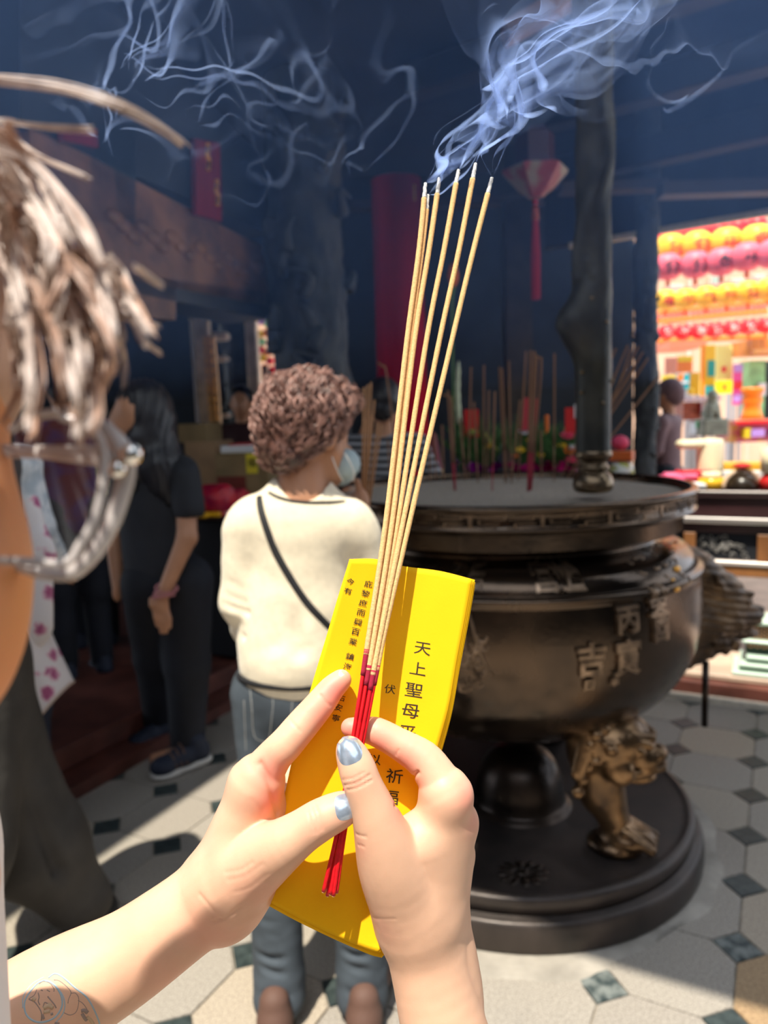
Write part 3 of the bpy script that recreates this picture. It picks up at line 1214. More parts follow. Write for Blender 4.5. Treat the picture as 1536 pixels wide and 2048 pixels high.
def post(x, y, seed, full=True, label=None):
    t = local_thing('canopy_post', label, 'post', loc=(x, y, 1.172))
    MB().lathe(rnd([(.001, 0), (.045, .0), (.055, .012), (.056, .03), (.047, .052), (.036, .058), (.044, .064), (.045, .072), (.036, .078), (.040, .092), (.050, .098), (.051, .108), (.048, .116)], 1), n=36).build('post_base', M_postbase, t, smooth=True)
    k = 48
    zz = np.linspace(.11, 1.75, 150)
    an = np.linspace(0, 2 * PI, k, endpoint=False)
    Z, An = np.meshgrid(zz, an, indexing='ij')
    Pn = np.stack([np.cos(An) * .6, np.sin(An) * .6, Z * 9], -1).reshape(-1, 3)
    n1 = nz(Pn, 3.0, seed, 4).reshape(Z.shape)
    wrap = np.clip((Z - .30) / .1, 0, 1)
    ph = (An + 3.0 - 9.5 * Z) % (2 * PI)
    coil = np.exp(-((np.minimum(ph, 2 * PI - ph)) / .6) ** 2)
    R_ = .047 + wrap * (.007 * n1 + .010 * coil + .0012 * coil * np.sin(Z * 300))
    bul = np.exp(-((Z - .455) / .075) ** 2) * np.exp(-((np.angle(np.exp(1j * (An - 3.35)))) / .75) ** 2)
    R_ = R_ + .048 * bul * (1 + .25 * n1)
    bul2 = np.exp(-((Z - .36) / .05) ** 2) * np.exp(-((np.angle(np.exp(1j * (An - 4.9)))) / .6) ** 2)
    R_ = R_ + .014 * bul2
    Pg = np.stack([R_ * np.cos(An), R_ * np.sin(An), Z], -1)
    MB().grid(np.concatenate([Pg, Pg[:, :1]], 1), flip=True).build('dragon_shaft', M_post, t, smooth=True)
    mb = MB()
    g_ = np.random.default_rng(seed)
    for k_ in range(10):
        z_, a_ = .24 + .03 * k_ + g_.uniform(-.01, .01), g_.uniform(3.6, 5.8)
        mb.ball((.052 * math.cos(a_), .052 * math.sin(a_), z_), .005, 8, 6)
    o_ = mb.build('stud', M_postbase, t, smooth=True)
    o_['kind'] = 'stuff'
    return t


pb = G(1186, 985, 1.172)
post(pb[0], pb[1], 21, label='thick bronze post with a coiled dragon, standing on the burner rim at right')
v_ = pb[:2] - BC[:2]
for k_, lb in ((1, None), (2, None)):
    pass
# ================================================================== PEOPLE
M_skin2 = mat('tan_skin', (0.48, 0.235, 0.135), rough=.5, var=.08, vscale=12, sss=.05)
M_knit = mat('cream_knit', (0.80, 0.70, 0.53), rough=.95, var=.05, vscale=70, bump=.9, bscale=330, sheen=.3, spec=.15)
M_black = mat('black_trim', (.012, .012, .014), rough=.7)
M_jeans = mat('washed_jeans', (0.090, 0.112, 0.138), rough=.85, col2=(.038, .048, .060), vscale=9, detail=7, ramp=(.25, .75), bump=.4, bscale=260)
M_jeans_thread = mat('seam_thread', (.34, .34, .33), rough=.8)
M_blackcloth = mat('black_cloth', (.007, .009, .016), rough=.8, var=.3, vscale=6)
M_blacktee = mat('black_tee', (.016, .018, .025), rough=.8, var=.2, vscale=7)
M_navy = mat('navy_cloth', (.010, .016, .038), rough=.8, var=.3, vscale=6)
M_charcoal = mat('charcoal_trousers', (.052, .047, .042), rough=.85, var=.25, vscale=6, bump=.3, bscale=40)
M_hairblack = mat('black_hair', (.012, .012, .018), rough=.45, spec=.6)
M_hairbrown = mat('brown_hair', (.135, .062, .046), rough=.42, col2=(.045, .020, .017), vscale=30, detail=6, ramp=(.3, .65), spec=.6)
M_hairbrown2 = mat('brown_curls', (.40, .22, .18), rough=.34, col2=(.10, .045, .035), vscale=45, detail=5, ramp=(.35, .6), spec=.7)
M_mask = mat('pale_blue_mask', (.42, .52, .55), rough=.8)
M_white = mat('white_cloth', (.75, .74, .72), rough=.8)
M_sole = mat('white_sole', (.62, .60, .56), rough=.6)
M_shoe_navy = mat('navy_shoe', (.014, .020, .040), rough=.7, bump=.4, bscale=220)
M_shoe_brown = mat('brown_shoe', (.12, .062, .045), rough=.7, bump=.3, bscale=120)


def P(px, py, Y):
    return AY(px, py, Y)


def shoe(parent, toe, heel, w_, h_, m_up, m_sole, lace=None):
    toe, heel = np.asarray(toe, float), np.asarray(heel, float)
    d = toe - heel
    d[2] = 0
    L = np.linalg.norm(d)
    d /= L
    s_ = np.array([-d[1], d[0], 0])
    mid = (toe + heel) / 2
    z0 = min(toe[2], heel[2])
    R_ = np.array([d, s_, [0, 0, 1]]).T

    def Q(x, y, z):
        return heel * [1, 1, 0] + d * x * L + s_ * y + np.array([0, 0, z0 + z])
    up = [ell(Q(.80, 0, h_ * .42), (L * .22, w_ * .48, h_ * .36), .02, R=R_), ell(Q(.48, 0, h_ * .52), (L * .30, w_ * .42, h_ * .46), .02, R=R_),
          ell(Q(.18, 0, h_ * .55), (L * .20, w_ * .42, h_ * .52), .02, R=R_), cap(Q(.2, 0, h_ * .6), Q(.22, 0, h_ * 1.05), w_ * .38, w_ * .36, .015)]
    ob = link('shoe', sdf(up, .006), m_up, parent, smooth=True)
    sl = [ell(Q(.78, 0, h_ * .14), (L * .25, w_ * .52, h_ * .17), .02, R=R_), ell(Q(.45, 0, h_ * .15), (L * .34, w_ * .46, h_ * .16), .02, R=R_), ell(Q(.16, 0, h_ * .19), (L * .21, w_ * .46, h_ * .21), .02, R=R_)]
    link('sole', sdf(sl, .006), m_sole, ob, smooth=True, loc=(0, 0, 0))
    if lace is not None:
        mb = MB()
        for k in range(3):
            x_ = .50 + .09 * k
            mb.tube(crv([Q(x_ - .03, -w_ * .44, h_ * .35), Q(x_, -w_ * .2, h_ * (1.02 - .1 * k)), Q(x_, w_ * .2, h_ * (1.02 - .1 * k)), Q(x_ - .03, w_ * .44, h_ * .35)], 10), .004, n=6)
        mb.build('laces', lace, ob, smooth=True, loc=(0, 0, 0))
    return ob


def body_thing(label, loc):
    t = thing('person', label, 'person', loc=loc)
    return t


# ---------------------------------------------------------------- woman with curly hair, cream sweater
lady = body_thing('woman seen from behind with curly brown hair, cream sweater, face mask and jeans', (-.19, 1.60, 0))
YL = 1.62
fl, fr = np.array([-.285, 1.60, 0]), np.array([-.09, 1.60, 0])
# skin body: head, neck, torso core, arms with hands, one surface
hc = P(622, 862, 1.665)
fdir = np.array([.78, .58, -.22])
fdir /= np.linalg.norm(fdir)
fs = np.cross([0, 0, 1], fdir)
fs /= np.linalg.norm(fs)
fu = np.cross(fdir, fs)
RH = np.array([fdir, fs, fu]).T


def HH(x, y, z):
    return hc + RH @ np.array([x, y, z])


hand_l, hand_r = P(705, 1045, 1.93), P(722, 1030, 1.93)
lb = [ell(HH(-.005, 0, .018), (.090, .074, .080), .02, R=RH), ell(HH(.048, 0, -.050), (.046, .056, .060), .025, R=RH), ell(HH(.070, 0, -.095), (.026, .030, .020), .02, R=RH),
      ell(HH(.102, 0, -.035), (.014, .013, .022), .01, R=RH),
      cap(HH(.03, -.050, -.04), HH(.06, -.03, -.085), .022, .018, .015), cap(HH(.03, .050, -.04), HH(.06, .03, -.085), .022, .018, .015),
      ell(HH(.000, -.079, -.012), (.020, .009, .030), .006, R=RH), ell(HH(.000, .079, -.012), (.020, .009, .030), .006, R=RH),
      ell(HH(.004, -.090, -.010), (.010, .006, .017), .004, R=RH, sub=True),
      cap(P(606, 990, 1.63), HH(-.02, 0, -.06), .052, .050, .03),
      cap(P(530, 1035, 1.63), P(690, 1042, 1.63), .045, .045, .04), cap(P(600, 1060, 1.64), P(592, 1340, 1.63), .090, .088, .04, flat=((0, 1, 0), .7)),
      cap(P(492, 1065, 1.63), P(476, 1215, 1.64), .034, .030, .02), cap(P(476, 1215, 1.64), hand_l, .028, .020, .02),
      cap(P(722, 1078, 1.64), P(748, 1215, 1.66), .034, .030, .02), cap(P(748, 1215, 1.66), hand_r, .028, .020, .02),
      ell(hand_l + (0, 0, .02), (.030, .020, .042), .01), ell(hand_r + (0, 0, .03), (.024, .030, .042), .01)]
for k in range(4):
    b_ = hand_r + np.array([-.025, .01, .045 - .017 * k])
    lb += [cap(b_, b_ + np.array([-.02, -.035, 0]), .0085, .008, .003), cap(b_ + np.array([-.02, -.035, 0]), b_ + np.array([.012, -.045, 0]), .008, .007, .003)]
lb += [cap(hand_r + (.0, -.01, .05), hand_r + (-.005, -.02, .09), .009, .008, .004)]
for s_, f_ in ((-1, fl), (1, fr)):
    hp_ = P(590, 1385, 1.63) + np.array([s_ * .052, 0, 0])
    lb += [cap(hp_, f_ + (0, .03, .44), .060, .045, .03), cap(f_ + (0, .02, .44), f_ + (0, 0, .09), .045, .032, .02), cap(f_ + (0, .02, .045), f_ + (0, .12, .03), .030, .024, .01)]
link('body', sdf(lb, .006), M_skin2, lady, smooth=True)
# sweater
sw = [cap(P(508, 1042, 1.63), P(702, 1048, 1.63), .054, .054, .035, flat=((0, 1, 0), .9)),
      cap(P(600, 1080, 1.635), P(594, 1240, 1.63), .118, .122, .05, flat=((0, 1, 0), .72)), cap(P(594, 1240, 1.63), P(590, 1322, 1.63), .122, .120, .04, flat=((0, 1, 0), .78)),
      cap(P(590, 1300, 1.615), P(590, 1318, 1.61), .122, .122, .02, flat=((0, 1, 0), .80)),
      cap(P(604, 1000, 1.64), P(604, 1030, 1.64), .075, .09, .03, flat=((0, 1, 0), .8)),
      cap(P(489, 1065, 1.63), P(480, 1205, 1.62), .049, .042, .025), cap(P(480, 1205, 1.62), P(500, 1255, 1.70), .042, .040, .02), cap(P(500, 1255, 1.70), P(640, 1150, 1.86), .040, .036, .02),
      cap(P(722, 1080, 1.64), P(752, 1215, 1.66), .049, .042, .025), cap(P(752, 1215, 1.66), P(735, 1110, 1.86), .040, .034, .02)]
for k in range(5):          # sleeve folds
    yy = 1160 + k * 24 + (k % 2) * 5
    sw.append(cap(P(446, yy, 1.578), P(482 + 8 * (k % 3), yy + 18, 1.568), .003, .002, .014, sub=True))
for (x0, y0, x1, y1) in ((515, 1180, 545, 1290), (560, 1215, 600, 1300), (640, 1130, 590, 1260), (690, 1080, 700, 1180)):
    sw.append(cap(P(x0, y0, 1.52), P(x1, y1, 1.515), .006, .012, .03, sub=True))
sw.append(cap(P(606, 950, 1.64), P(606, 985, 1.63), .058, .056, .008, sub=True))
swm = link('sweater', sdf(sw, .005, disp=lambda V: .0016 * nz(V, 38, 2) + .0008 * nz(V, 110, 6)), M_knit, lady, smooth=True)


def on_surf(prims, pts, d0, d1, n=40, lift=.002):
    out = []
    for x, y in crv(pts, n):
        q_ = surf_point_y(prims, x, y, d0, d1)
        if q_ is not None:
            out.append(q_ - ray(x, y) * lift)
    return np.array(out)


def surf_point_y(prims, px, py, d0, d1, n=160):
    t = np.linspace(d0, d1, n)
    X = CAM + ray(px, py)[None] * t[:, None]
    f = field(prims, X)
    i = int(np.argmax(f < 0))
    if f[i] >= 0:
        return None
    if i == 0:
        return X[0]
    a, b = t[i - 1], t[i]
    return CAM + ray(px, py) * (a + (b - a) * f[i - 1] / (f[i - 1] - f[i]))


def ribbon(pts, w_, th, m, name, parent, upv=(0, -1, .2), **k):
    mb = MB()
    mb.tube(pts, 1.0, n=8, ell=(th, w_), up=upv)
    return mb.build(name, m, parent, smooth=True, **k)


st = on_surf(sw, [(519, 992), (522, 1020), (534, 1060), (552, 1105), (580, 1155), (612, 1203), (655, 1250), (690, 1280)], 1.35, 1.9, 40)
if len(st) > 4:
    ribbon(st, .0075, .0018, M_black, 'bag_strap', lady)
st = on_surf(sw, [(537, 985), (555, 994), (585, 1002), (620, 1005), (660, 1005), (690, 1003)], 1.35, 1.9, 30, lift=.001)
if len(st) > 4:
    ribbon(st, .0035, .002, M_black, 'neck_trim', lady)
# black hem and cream edge
mb = MB()
for (zpx, hh, mi, ex) in ((1341, .0085, 0, .122), (1350, .003, 1, .120)):
    c_ = P(590, zpx, 1.63)
    an_ = np.linspace(0, 2 * PI, 60, endpoint=False)
    ring = np.stack([c_[0] + ex * np.cos(an_), c_[1] - .010 + ex * .80 * np.sin(an_), c_[2] + .004 * np.sin(an_ * 2)], 1)
    mb.tube(ring, hh, n=8, closed=True, mi=mi, up=(0, 0, 1))
mb.build('hem', [M_black, M_knit], lady, smooth=True)
# jeans
jn = []
for s_, f_ in ((-1, fl), (1, fr)):
    hp_ = P(590, 1385, 1.63) + np.array([s_ * .058, 0, 0])
    jn += [cap(hp_, f_ + (0, .03, .46), .088, .062, .03), cap(f_ + (0, .03, .46), f_ + (0, .01, .12), .061, .060, .02), cap(f_ + (0, .01, .10), f_ + (0, .0, .055), .060, .062, .012)]
    jn.append(cap(f_ + (0, 0, .03), f_ + (0, 0, .0), .044, .048, .01, sub=True))
    for k in range(7):
        z_ = .10 + .045 * k + .006 * (k % 2)
        jn.append(cap(f_ + (-.06, -.05 + .01 * (k % 3), z_ + .015 * (k % 2)), f_ + (.05, -.055, z_ - .012), .004, .007, .012, sub=True))
jn += [cap(P(590, 1345, 1.63), P(590, 1390, 1.62), .108, .112, .03, flat=((0, 1, 0), .85))]
jm = link('jeans', sdf(jn, .0055, disp=lambda V: .0022 * nz(V, 42, 12)), M_jeans, lady, smooth=True)
mb = MB()
for pts in ([(500, 1372), (520, 1385), (545, 1392), (543, 1440), (537, 1480), (524, 1482), (508, 1470), (504, 1420), (500, 1372)], [(585, 1395), (610, 1385), (640, 1378)], [(500, 1362), (545, 1380)], [(585, 1395), (583, 1440), (590, 1480)], [(488, 1400), (492, 1500)]):
    s2 = on_surf(jn, pts, 1.35, 1.9, 24, lift=.0006)
    if len(s2) > 3:
        mb.tube(s2, .0011, n=5)
mb.build('stitching', M_jeans_thread, lady)
shoe(lady, fl + (-.01, .12, .0), fl + (0, -.11, .0), .095, .085, M_shoe_brown, M_charcoal)
shoe(lady, fr + (.03, .12, .0), fr + (0, -.11, .0), .095, .085, M_shoe_brown, M_charcoal)
# hair: cap and curls
hr = [ell(HH(-.022, 0, .038), (.100, .093, .086), .02, R=RH), ell(HH(-.055, .0, -.010), (.066, .086, .076), .03, R=RH), ell(HH(.03, 0, .072), (.062, .074, .045), .03, R=RH),
      cap(HH(-.062, .035, -.06), HH(-.065, -.035, -.06), .036, .036, .03), cap(HH(-.01, -.075, .0), HH(-.04, -.07, -.04), .022, .020, .02),
      cap(HH(.018, -.082, -.002), HH(.020, -.085, -.025), .016, .010, .006, sub=True),
      cap(P(628, 765, 1.56), P(655, 775, 1.62), .006, .010, .012, sub=True)]
hm_ = sdf(hr, .0055, disp=lambda V: .009 * nz(V, 60, 2, 3))
hairo = link('hair', hm_, M_hairbrown, lady, smooth=True)
g_ = np.random.default_rng(4)
mb = MB()
nd = 0
while nd < 1100:
    d_ = g_.normal(size=3)
    d_ /= np.linalg.norm(d_)
    if d_ @ fdir > .62 and d_[2] < .35:
        continue
    # march outwards to the surface of the cap
    c_ = HH(-.02, 0, .02)
    t = np.linspace(.03, .16, 40)
    f_ = field(hr, c_ + d_ * t[:, None])
    i_ = np.argmax(f_ > 0)
    if f_[i_] <= 0 or i_ == 0:
        continue
    p_ = c_ + d_ * t[i_]
    if p_[2] < hc[2] - .085:
        continue
    crown = HH(.02, -.02, .12)
    fl_ = p_ - crown
    fl_ -= d_ * (fl_ @ d_)
    fl_ /= np.linalg.norm(fl_) + 1e-6
    sd = np.cross(d_, fl_)
    n_ = 13
    s_ = np.linspace(0, 1, n_)
    tr = g_.uniform(.5, 1.1)
    ph = g_.uniform(0, 6.28)
    lowz = np.clip((p_[2] - (hc[2] - .07)) / .12, .12, 1)
    R0 = g_.uniform(.004, .010) * lowz
    Ln = g_.uniform(.030, .060)
    ww = s_ * tr * 6.28 + ph
    pts = p_ + d_[None] * (.003 + R0 * .7 * (1 + np.cos(ww)))[:, None] + sd[None] * (R0 * (np.sin(ww) + .3 * np.sin(2.3 * ww)))[:, None] + fl_[None] * (Ln * (s_ - .25 * s_ ** 3))[:, None] - d_[None] * (s_ ** 2 * Ln * .40)[:, None]
    for q_ in range(3):
        of_ = sd * g_.normal(0, .0022) + d_ * g_.normal(0, .0014)
        mb.tube(pts + of_, np.array([.6, 1, 1, 1, 1, 1, 1, 1, .95, .9, .8, .6, .3]) * .00115, n=4, cap=False)
    nd += 1
o = mb.build('curls', M_hairbrown2, hairo, smooth=True, loc=(0, 0, 0))
o['kind'] = 'stuff'
# mask and its loops
mk = [ell(HH(.085, 0, -.066), (.040, .052, .046), .01, R=RH), ell(HH(.058, 0, -.066), (.050, .048, .050), .004, R=RH, sub=True) if False else cap(HH(.075, -.042, -.06), HH(.075, .042, -.06), .034, .034, .01)]
mko = link('face_mask', sdf(mk, .005), M_mask, lady, smooth=True)
mb = MB()
mb.tube(crv([P(688, 905, 1.60), P(700, 925, 1.605), P(708, 945, 1.62), P(706, 962, 1.64)], 14), .0014, n=6)
mb.tube(crv([P(664, 913, 1.60), P(671, 932, 1.60), P(679, 950, 1.615), P(686, 962, 1.63)], 14), .0014, n=6)
mb.build('ear_loops', M_white, lady, smooth=True)
# the incense she holds
for k in range(6):
    b_ = hand_r + np.array([.0 + .004 * (k % 3), .004 * k, -.05])
    tp = P(728 + 7 * k, [775, 770, 765, 800, 846, 850][k], 1.96 + .012 * k)
    t_ = local_thing('incense_stick', 'brown incense stick in the bundle held by the curly-haired woman', 'incense stick', loc=tuple(b_), group='incense sticks held by the curly-haired woman')
    e_ = tp - b_
    MB().tube(np.array([e_ * .25, e_]), .0030, n=8).build('coating', 'M_inc2' and mat('incense_brown_%d' % k, (.38, .19, .09), rough=.9) if k == 0 else bpy.data.materials['incense_brown_0'], t_, smooth=True)
    MB().tube(np.array([e_ * 0, e_ * .25]), .0020, n=8).build('stem', bpy.data.materials['incense_brown_0'], t_, smooth=True)

# ---------------------------------------------------------------- woman in black with long hair
YB_ = 2.95
bw = body_thing('long-haired woman in black tee and trousers with pink bead bracelets, leaning at the table', (-.90, 2.95, 0))


def px2(r, Y):
    return r * Y / F


bb = [ell(P(275, 828, 2.95), (.085, .095, .11), .03), ell(P(250, 850, 2.93), (.062, .060, .075), .02), ell(P(222, 856, 2.92), (.014, .012, .022), .008),
      cap(P(300, 940, 2.98), P(285, 870, 2.96), .05, .05, .03), cap(P(300, 950, 3.0), P(325, 1140, 2.96), .085, .09, .05),
      cap(P(372, 965, 2.90), P(374, 1075, 2.84), .042, .038, .02), cap(P(374, 1075, 2.84), P(328, 1185, 2.80), .038, .026, .015), ell(P(322, 1208, 2.80), (.030, .026, .045), .015),
      cap(P(250, 965, 3.05), P(225, 1060, 3.05), .042, .036, .02), cap(P(225, 1060, 3.05), P(235, 1165, 2.98), .036, .024, .015), ell(P(234, 1185, 2.97), (.018, .024, .04), .012)]
for k, (dx, L_, dy) in enumerate(((-14, 36, 0), (-5, 46, 4), (4, 44, 6), (12, 36, 4), (-22, 18, -14))):
    a_ = P(322 + dx * .8, 1214 + dy, 2.80)
    m_ = P(322 + dx * 1.0 + 4, 1214 + dy + L_ * .55, 2.79)
    b_ = P(322 + dx * .9 + 6, 1214 + dy + L_, 2.80)
    bb += [cap(a_, m_, .0125, .011, .004), cap(m_, b_, .011, .009, .003)]
fA, fB = G(372, 1525), G(318, 1480)
for f_, hx in ((fA, .07), (fB, -.07)):
    hp_ = P(335, 1175, 2.95) + np.array([hx, 0, 0])
    kn = (hp_ + f_) / 2 + np.array([0, .03, .04])
    bb += [cap(hp_, kn, .085, .06, .03), cap(kn, f_ + (0, 0, .08), .055, .04, .02), cap(f_ + (0, 0, .05), f_ + (-.12, -.02, .03), .03, .025, .01)]
link('body', sdf(bb, .0085), M_skin2, bw, smooth=True)
tee = [cap(P(258, 945, 3.02), P(362, 945, 2.93), .075, .070, .04), cap(P(305, 960, 2.99), P(318, 1130, 2.96), .150, .140, .05, flat=((0, 1, 0), .8)),
       cap(P(368, 955, 2.90), P(377, 1018, 2.87), .062, .060, .02), cap(P(252, 960, 3.05), P(236, 1030, 3.05), .06, .055, .02), cap(P(378, 1046, 2.87), P(378, 1040, 2.87), .05, .05, .005, sub=True)]
link('tee_shirt', sdf(tee, .009, disp=lambda V: .004 * nz(V, 22, 5)), M_blacktee, bw, smooth=True)
tr = []
for f_, hx in ((fA, .07), (fB, -.07)):
    hp_ = P(335, 1165, 2.95) + np.array([hx, 0, 0])
    kn = (hp_ + f_) / 2 + np.array([0, .03, .04])
    tr += [cap(hp_, kn, .115, .095, .04), cap(kn, f_ + (0.01, 0.01, .085), .092, .072, .03)]
link('trousers', sdf(tr, .009, disp=lambda V: .004 * nz(V, 20, 15)), M_blackcloth, bw, smooth=True)
hh_ = [ell(P(288, 815, 2.965), (.108, .105, .115), .03), cap(P(300, 850, 2.96), P(330, 960, 2.93), .095, .085, .05), cap(P(318, 930, 2.90), P(345, 1000, 2.90), .07, .035, .03), cap(P(270, 880, 2.90), P(262, 970, 2.88), .06, .035, .03),
       cap(P(228, 860, 2.86), P(236, 840, 2.84), .05, .05, .02, sub=True)]
link('hair', sdf(hh_, .009, disp=lambda V: .004 * nz(V, 40, 25) + .0025 * np.sin(V[:, 0] * 260 + 3 * np.sin(V[:, 2] * 20))), M_hairblack, bw, smooth=True)
mb = MB()
M_bead = mat('pink_beads', (.50, .20, .22), rough=.3)
for k, z_ in enumerate((1176, 1184, 1192)):
    c_ = P(333 - k * 3, z_, 2.80)
    for a_ in np.linspace(0, 2 * PI, 20, endpoint=False):
        mb.ball(c_ + np.array([.040 * math.cos(a_), .036 * math.sin(a_), .010 * math.sin(a_ + k) - .006 * math.cos(a_)]), .0052, 7, 5)
o = mb.build('bead_bracelet', M_bead, bw, smooth=True)
o['kind'] = 'stuff'
shoe(bw, G(305, 1560) * [1, 1, 0], G(418, 1520) * [1, 1, 0], .11, .10, M_shoe_navy, M_sole, M_shoe_brown)
shoe(bw, G(262, 1508) * [1, 1, 0], G(345, 1478) * [1, 1, 0], .11, .10, M_shoe_navy, M_sole, M_shoe_navy)


# ---------------------------------------------------------------- generic standing figure
def figure(label, base, ht, face, top, bot, hair, skin=None, shoe_m=None, arms=None, lean=0.0, wide=1.0, res=.010, sleeve=1.0, hairlen=0.0, name='person', sole=None, stride=.0):
    base = np.asarray(base, float)
    t = body_thing(label, tuple(base))
    R_ = rz(face)
    s = ht / 1.65
    skin = skin or M_skin2

    def W(x, y, z):
        return base + R_ @ np.array([x * s, y * s + lean * z * s * .3, z * s])
    sh, hp_ = .17 * wide, .085 * wide
    aL_, aR_ = arms or ([(-sh - .03, .02, 1.10), (-sh + .0, .16, .95)], [(sh + .03, .02, 1.10), (sh + .0, .16, .95)])
    b = [ell(W(0, .01, 1.54), (.076 * s, .092 * s, .105 * s), .02, R=R_), ell(W(0, .055, 1.49), (.052 * s, .048 * s, .062 * s), .02, R=R_), ell(W(0, .108, 1.515), (.012, .014, .022), .008, R=R_),
         ell(W(-.076, .01, 1.52), (.009, .016, .028), .006, R=R_), ell(W(.076, .01, 1.52), (.009, .016, .028), .006, R=R_),
         cap(W(0, -.01, 1.33), W(0, 0, 1.46), .05 * s, .048 * s, .03), cap(W(-sh, 0, 1.32), W(sh, 0, 1.32), .045 * s, .045 * s, .04), cap(W(0, 0, 1.25), W(0, 0, .95), .10 * s, .105 * s, .04, flat=(R_ @ np.array([0, 1, 0]), .7))]
    for sg, (el_, wr_) in ((-1, aL_), (1, aR_)):
        b += [cap(W(sg * sh, 0, 1.30), W(*el_), .042 * s, .036 * s, .02), cap(W(*el_), W(*wr_), .036 * s, .024 * s, .015)]
        wv = W(*wr_)
        dv = wv - W(*el_)
        dv /= np.linalg.norm(dv)
        sv = np.cross(dv, R_ @ np.array([0, 1, .3]))
        sv /= np.linalg.norm(sv) + 1e-6
        b.append(cap(wv, wv + dv * .055, .022, .026, .012))
        for k in range(4):
            q_ = wv + dv * .06 + sv * (.013 * (k - 1.5))
            b.append(cap(q_, q_ + dv * (.055 + .012 * (k in (1, 2))), .009, .0075, .003))
        b.append(cap(wv + dv * .02 + sv * .02, wv + dv * .06 + sv * .045, .010, .008, .004))
    ft = []
    for sg in (-1, 1):
        f_ = W(sg * .09, sg * stride, 0)
        ft.append(f_)
        b += [cap(W(sg * hp_, 0, .88), W(sg * .09, .02 + sg * stride * .5, .47), .075 * s, .052 * s, .03), cap(W(sg * .09, .02 + sg * stride * .5, .47), f_ + (0, 0, .08), .05 * s, .034 * s, .02), cap(f_ + (0, 0, .045), f_ + R_ @ np.array([0, .11, -.01]), .032, .026, .01)]
    link('body', sdf(b, res), skin, t, smooth=True)
    tp = [cap(W(-sh, 0, 1.315), W(sh, 0, 1.315), .062 * s, .062 * s, .04), cap(W(0, 0, 1.24), W(0, 0, .90), .135 * s * wide, .14 * s * wide, .05, flat=(R_ @ np.array([0, 1, 0]), .72))]
    for sg, (el_, wr_) in ((-1, aL_), (1, aR_)):
        e_ = W(*el_)
        s0 = W(sg * sh, 0, 1.30)
        if sleeve > 1:
            tp += [cap(s0, e_, .056 * s, .048 * s, .02), cap(e_, e_ + (W(*wr_) - e_) * .9, .046 * s, .036 * s, .02)]
        else:
            tp += [cap(s0, s0 + (e_ - s0) * sleeve * .8, .058 * s, .055 * s, .02)]
    link('top', sdf(tp, res, disp=lambda V: .004 * nz(V, 22, 5)), top, t, smooth=True)
    tr_ = []
    for sg, f_ in zip((-1, 1), ft):
        tr_ += [cap(W(sg * hp_, 0, .90), W(sg * .09, .02 + sg * stride * .5, .47), .10 * s, .075 * s, .04), cap(W(sg * .09, .02 + sg * stride * .5, .47), f_ + (0, 0, .09), .072 * s, .058 * s, .03)]
    link('trousers', sdf(tr_, res, disp=lambda V: .003 * nz(V, 22, 9)), bot, t, smooth=True)
    hh = [ell(W(0, -.012, 1.565), (.090 * s, .102 * s, .100 * s), .02, R=R_), cap(W(0, -.05, 1.52), W(0, -.06, 1.50 - hairlen), .075 * s, .06 * s, .04), cap(W(0, .09, 1.47), W(0, .12, 1.50), .075, .08, .02, sub=True)]
    link('hair', sdf(hh, res * .8, disp=lambda V: .003 * nz(V, 60, 5)), hair, t, smooth=True)
    for f_ in ft:
        dd = R_ @ np.array([0, 1, 0])
        shoe(t, f_ + dd * .15, f_ - dd * .08, .095, .085, shoe_m or M_shoe_navy, sole or M_sole)
    return t, W


# floral apron person
apf = G(135, 1672) * [1, 1, 0]
M_floral = bpy.data.materials.new('floral_cloth')
M_floral.use_nodes = True
nt = M_floral.node_tree
p_ = nt.nodes['Principled BSDF']
p_.inputs['Roughness'].default_value = .85
tcn = nt.nodes.new('ShaderNodeTexCoord')
vo = nt.nodes.new('ShaderNodeTexVoronoi')
vo.inputs['Scale'].default_value = 15
no = nt.nodes.new('ShaderNodeTexNoise')
no.inputs['Scale'].default_value = 60
no.inputs['Detail'].default_value = 3
ad = nt.nodes.new('ShaderNodeMath')
ad.operation = 'MULTIPLY_ADD'
ad.inputs[1].default_value = .55
nt.links.new(tcn.outputs['Object'], vo.inputs[0])
nt.links.new(tcn.outputs['Object'], no.inputs[0])
nt.links.new(no.outputs[0], ad.inputs[0])
nt.links.new(vo.outputs['Distance'], ad.inputs[2])
crn = nt.nodes.new('ShaderNodeValToRGB')
e = crn.color_ramp.elements
e[0].position = .50
e[0].color = (.42, .10, .22, 1)
e[1].position = .80
e[1].color = (.80, .74, .74, 1)
x_ = crn.color_ramp.elements.new(.60)
x_.color = (.70, .34, .46, 1)
x_ = crn.color_ramp.elements.new(.68)
x_.color = (.82, .76, .76, 1)
nt.links.new(ad.outputs[0], crn.inputs[0])
nt.links.new(crn.outputs[0], p_.inputs['Base Color'])
M_lace = mat('white_lace', (.72, .76, .80), rough=.8, col2=(.42, .50, .58), vscale=30, ramp=(.4, .6))
t, W = figure('person in white lace blouse and pink floral apron, seen behind the spectacles', apf + np.array([-.20, .03, 0]), 1.62, -.15, M_lace, M_navy, M_hairblack, sleeve=2, hairlen=.1)
nr, nc = 26, 34
Pg = np.zeros((nr, nc, 3))
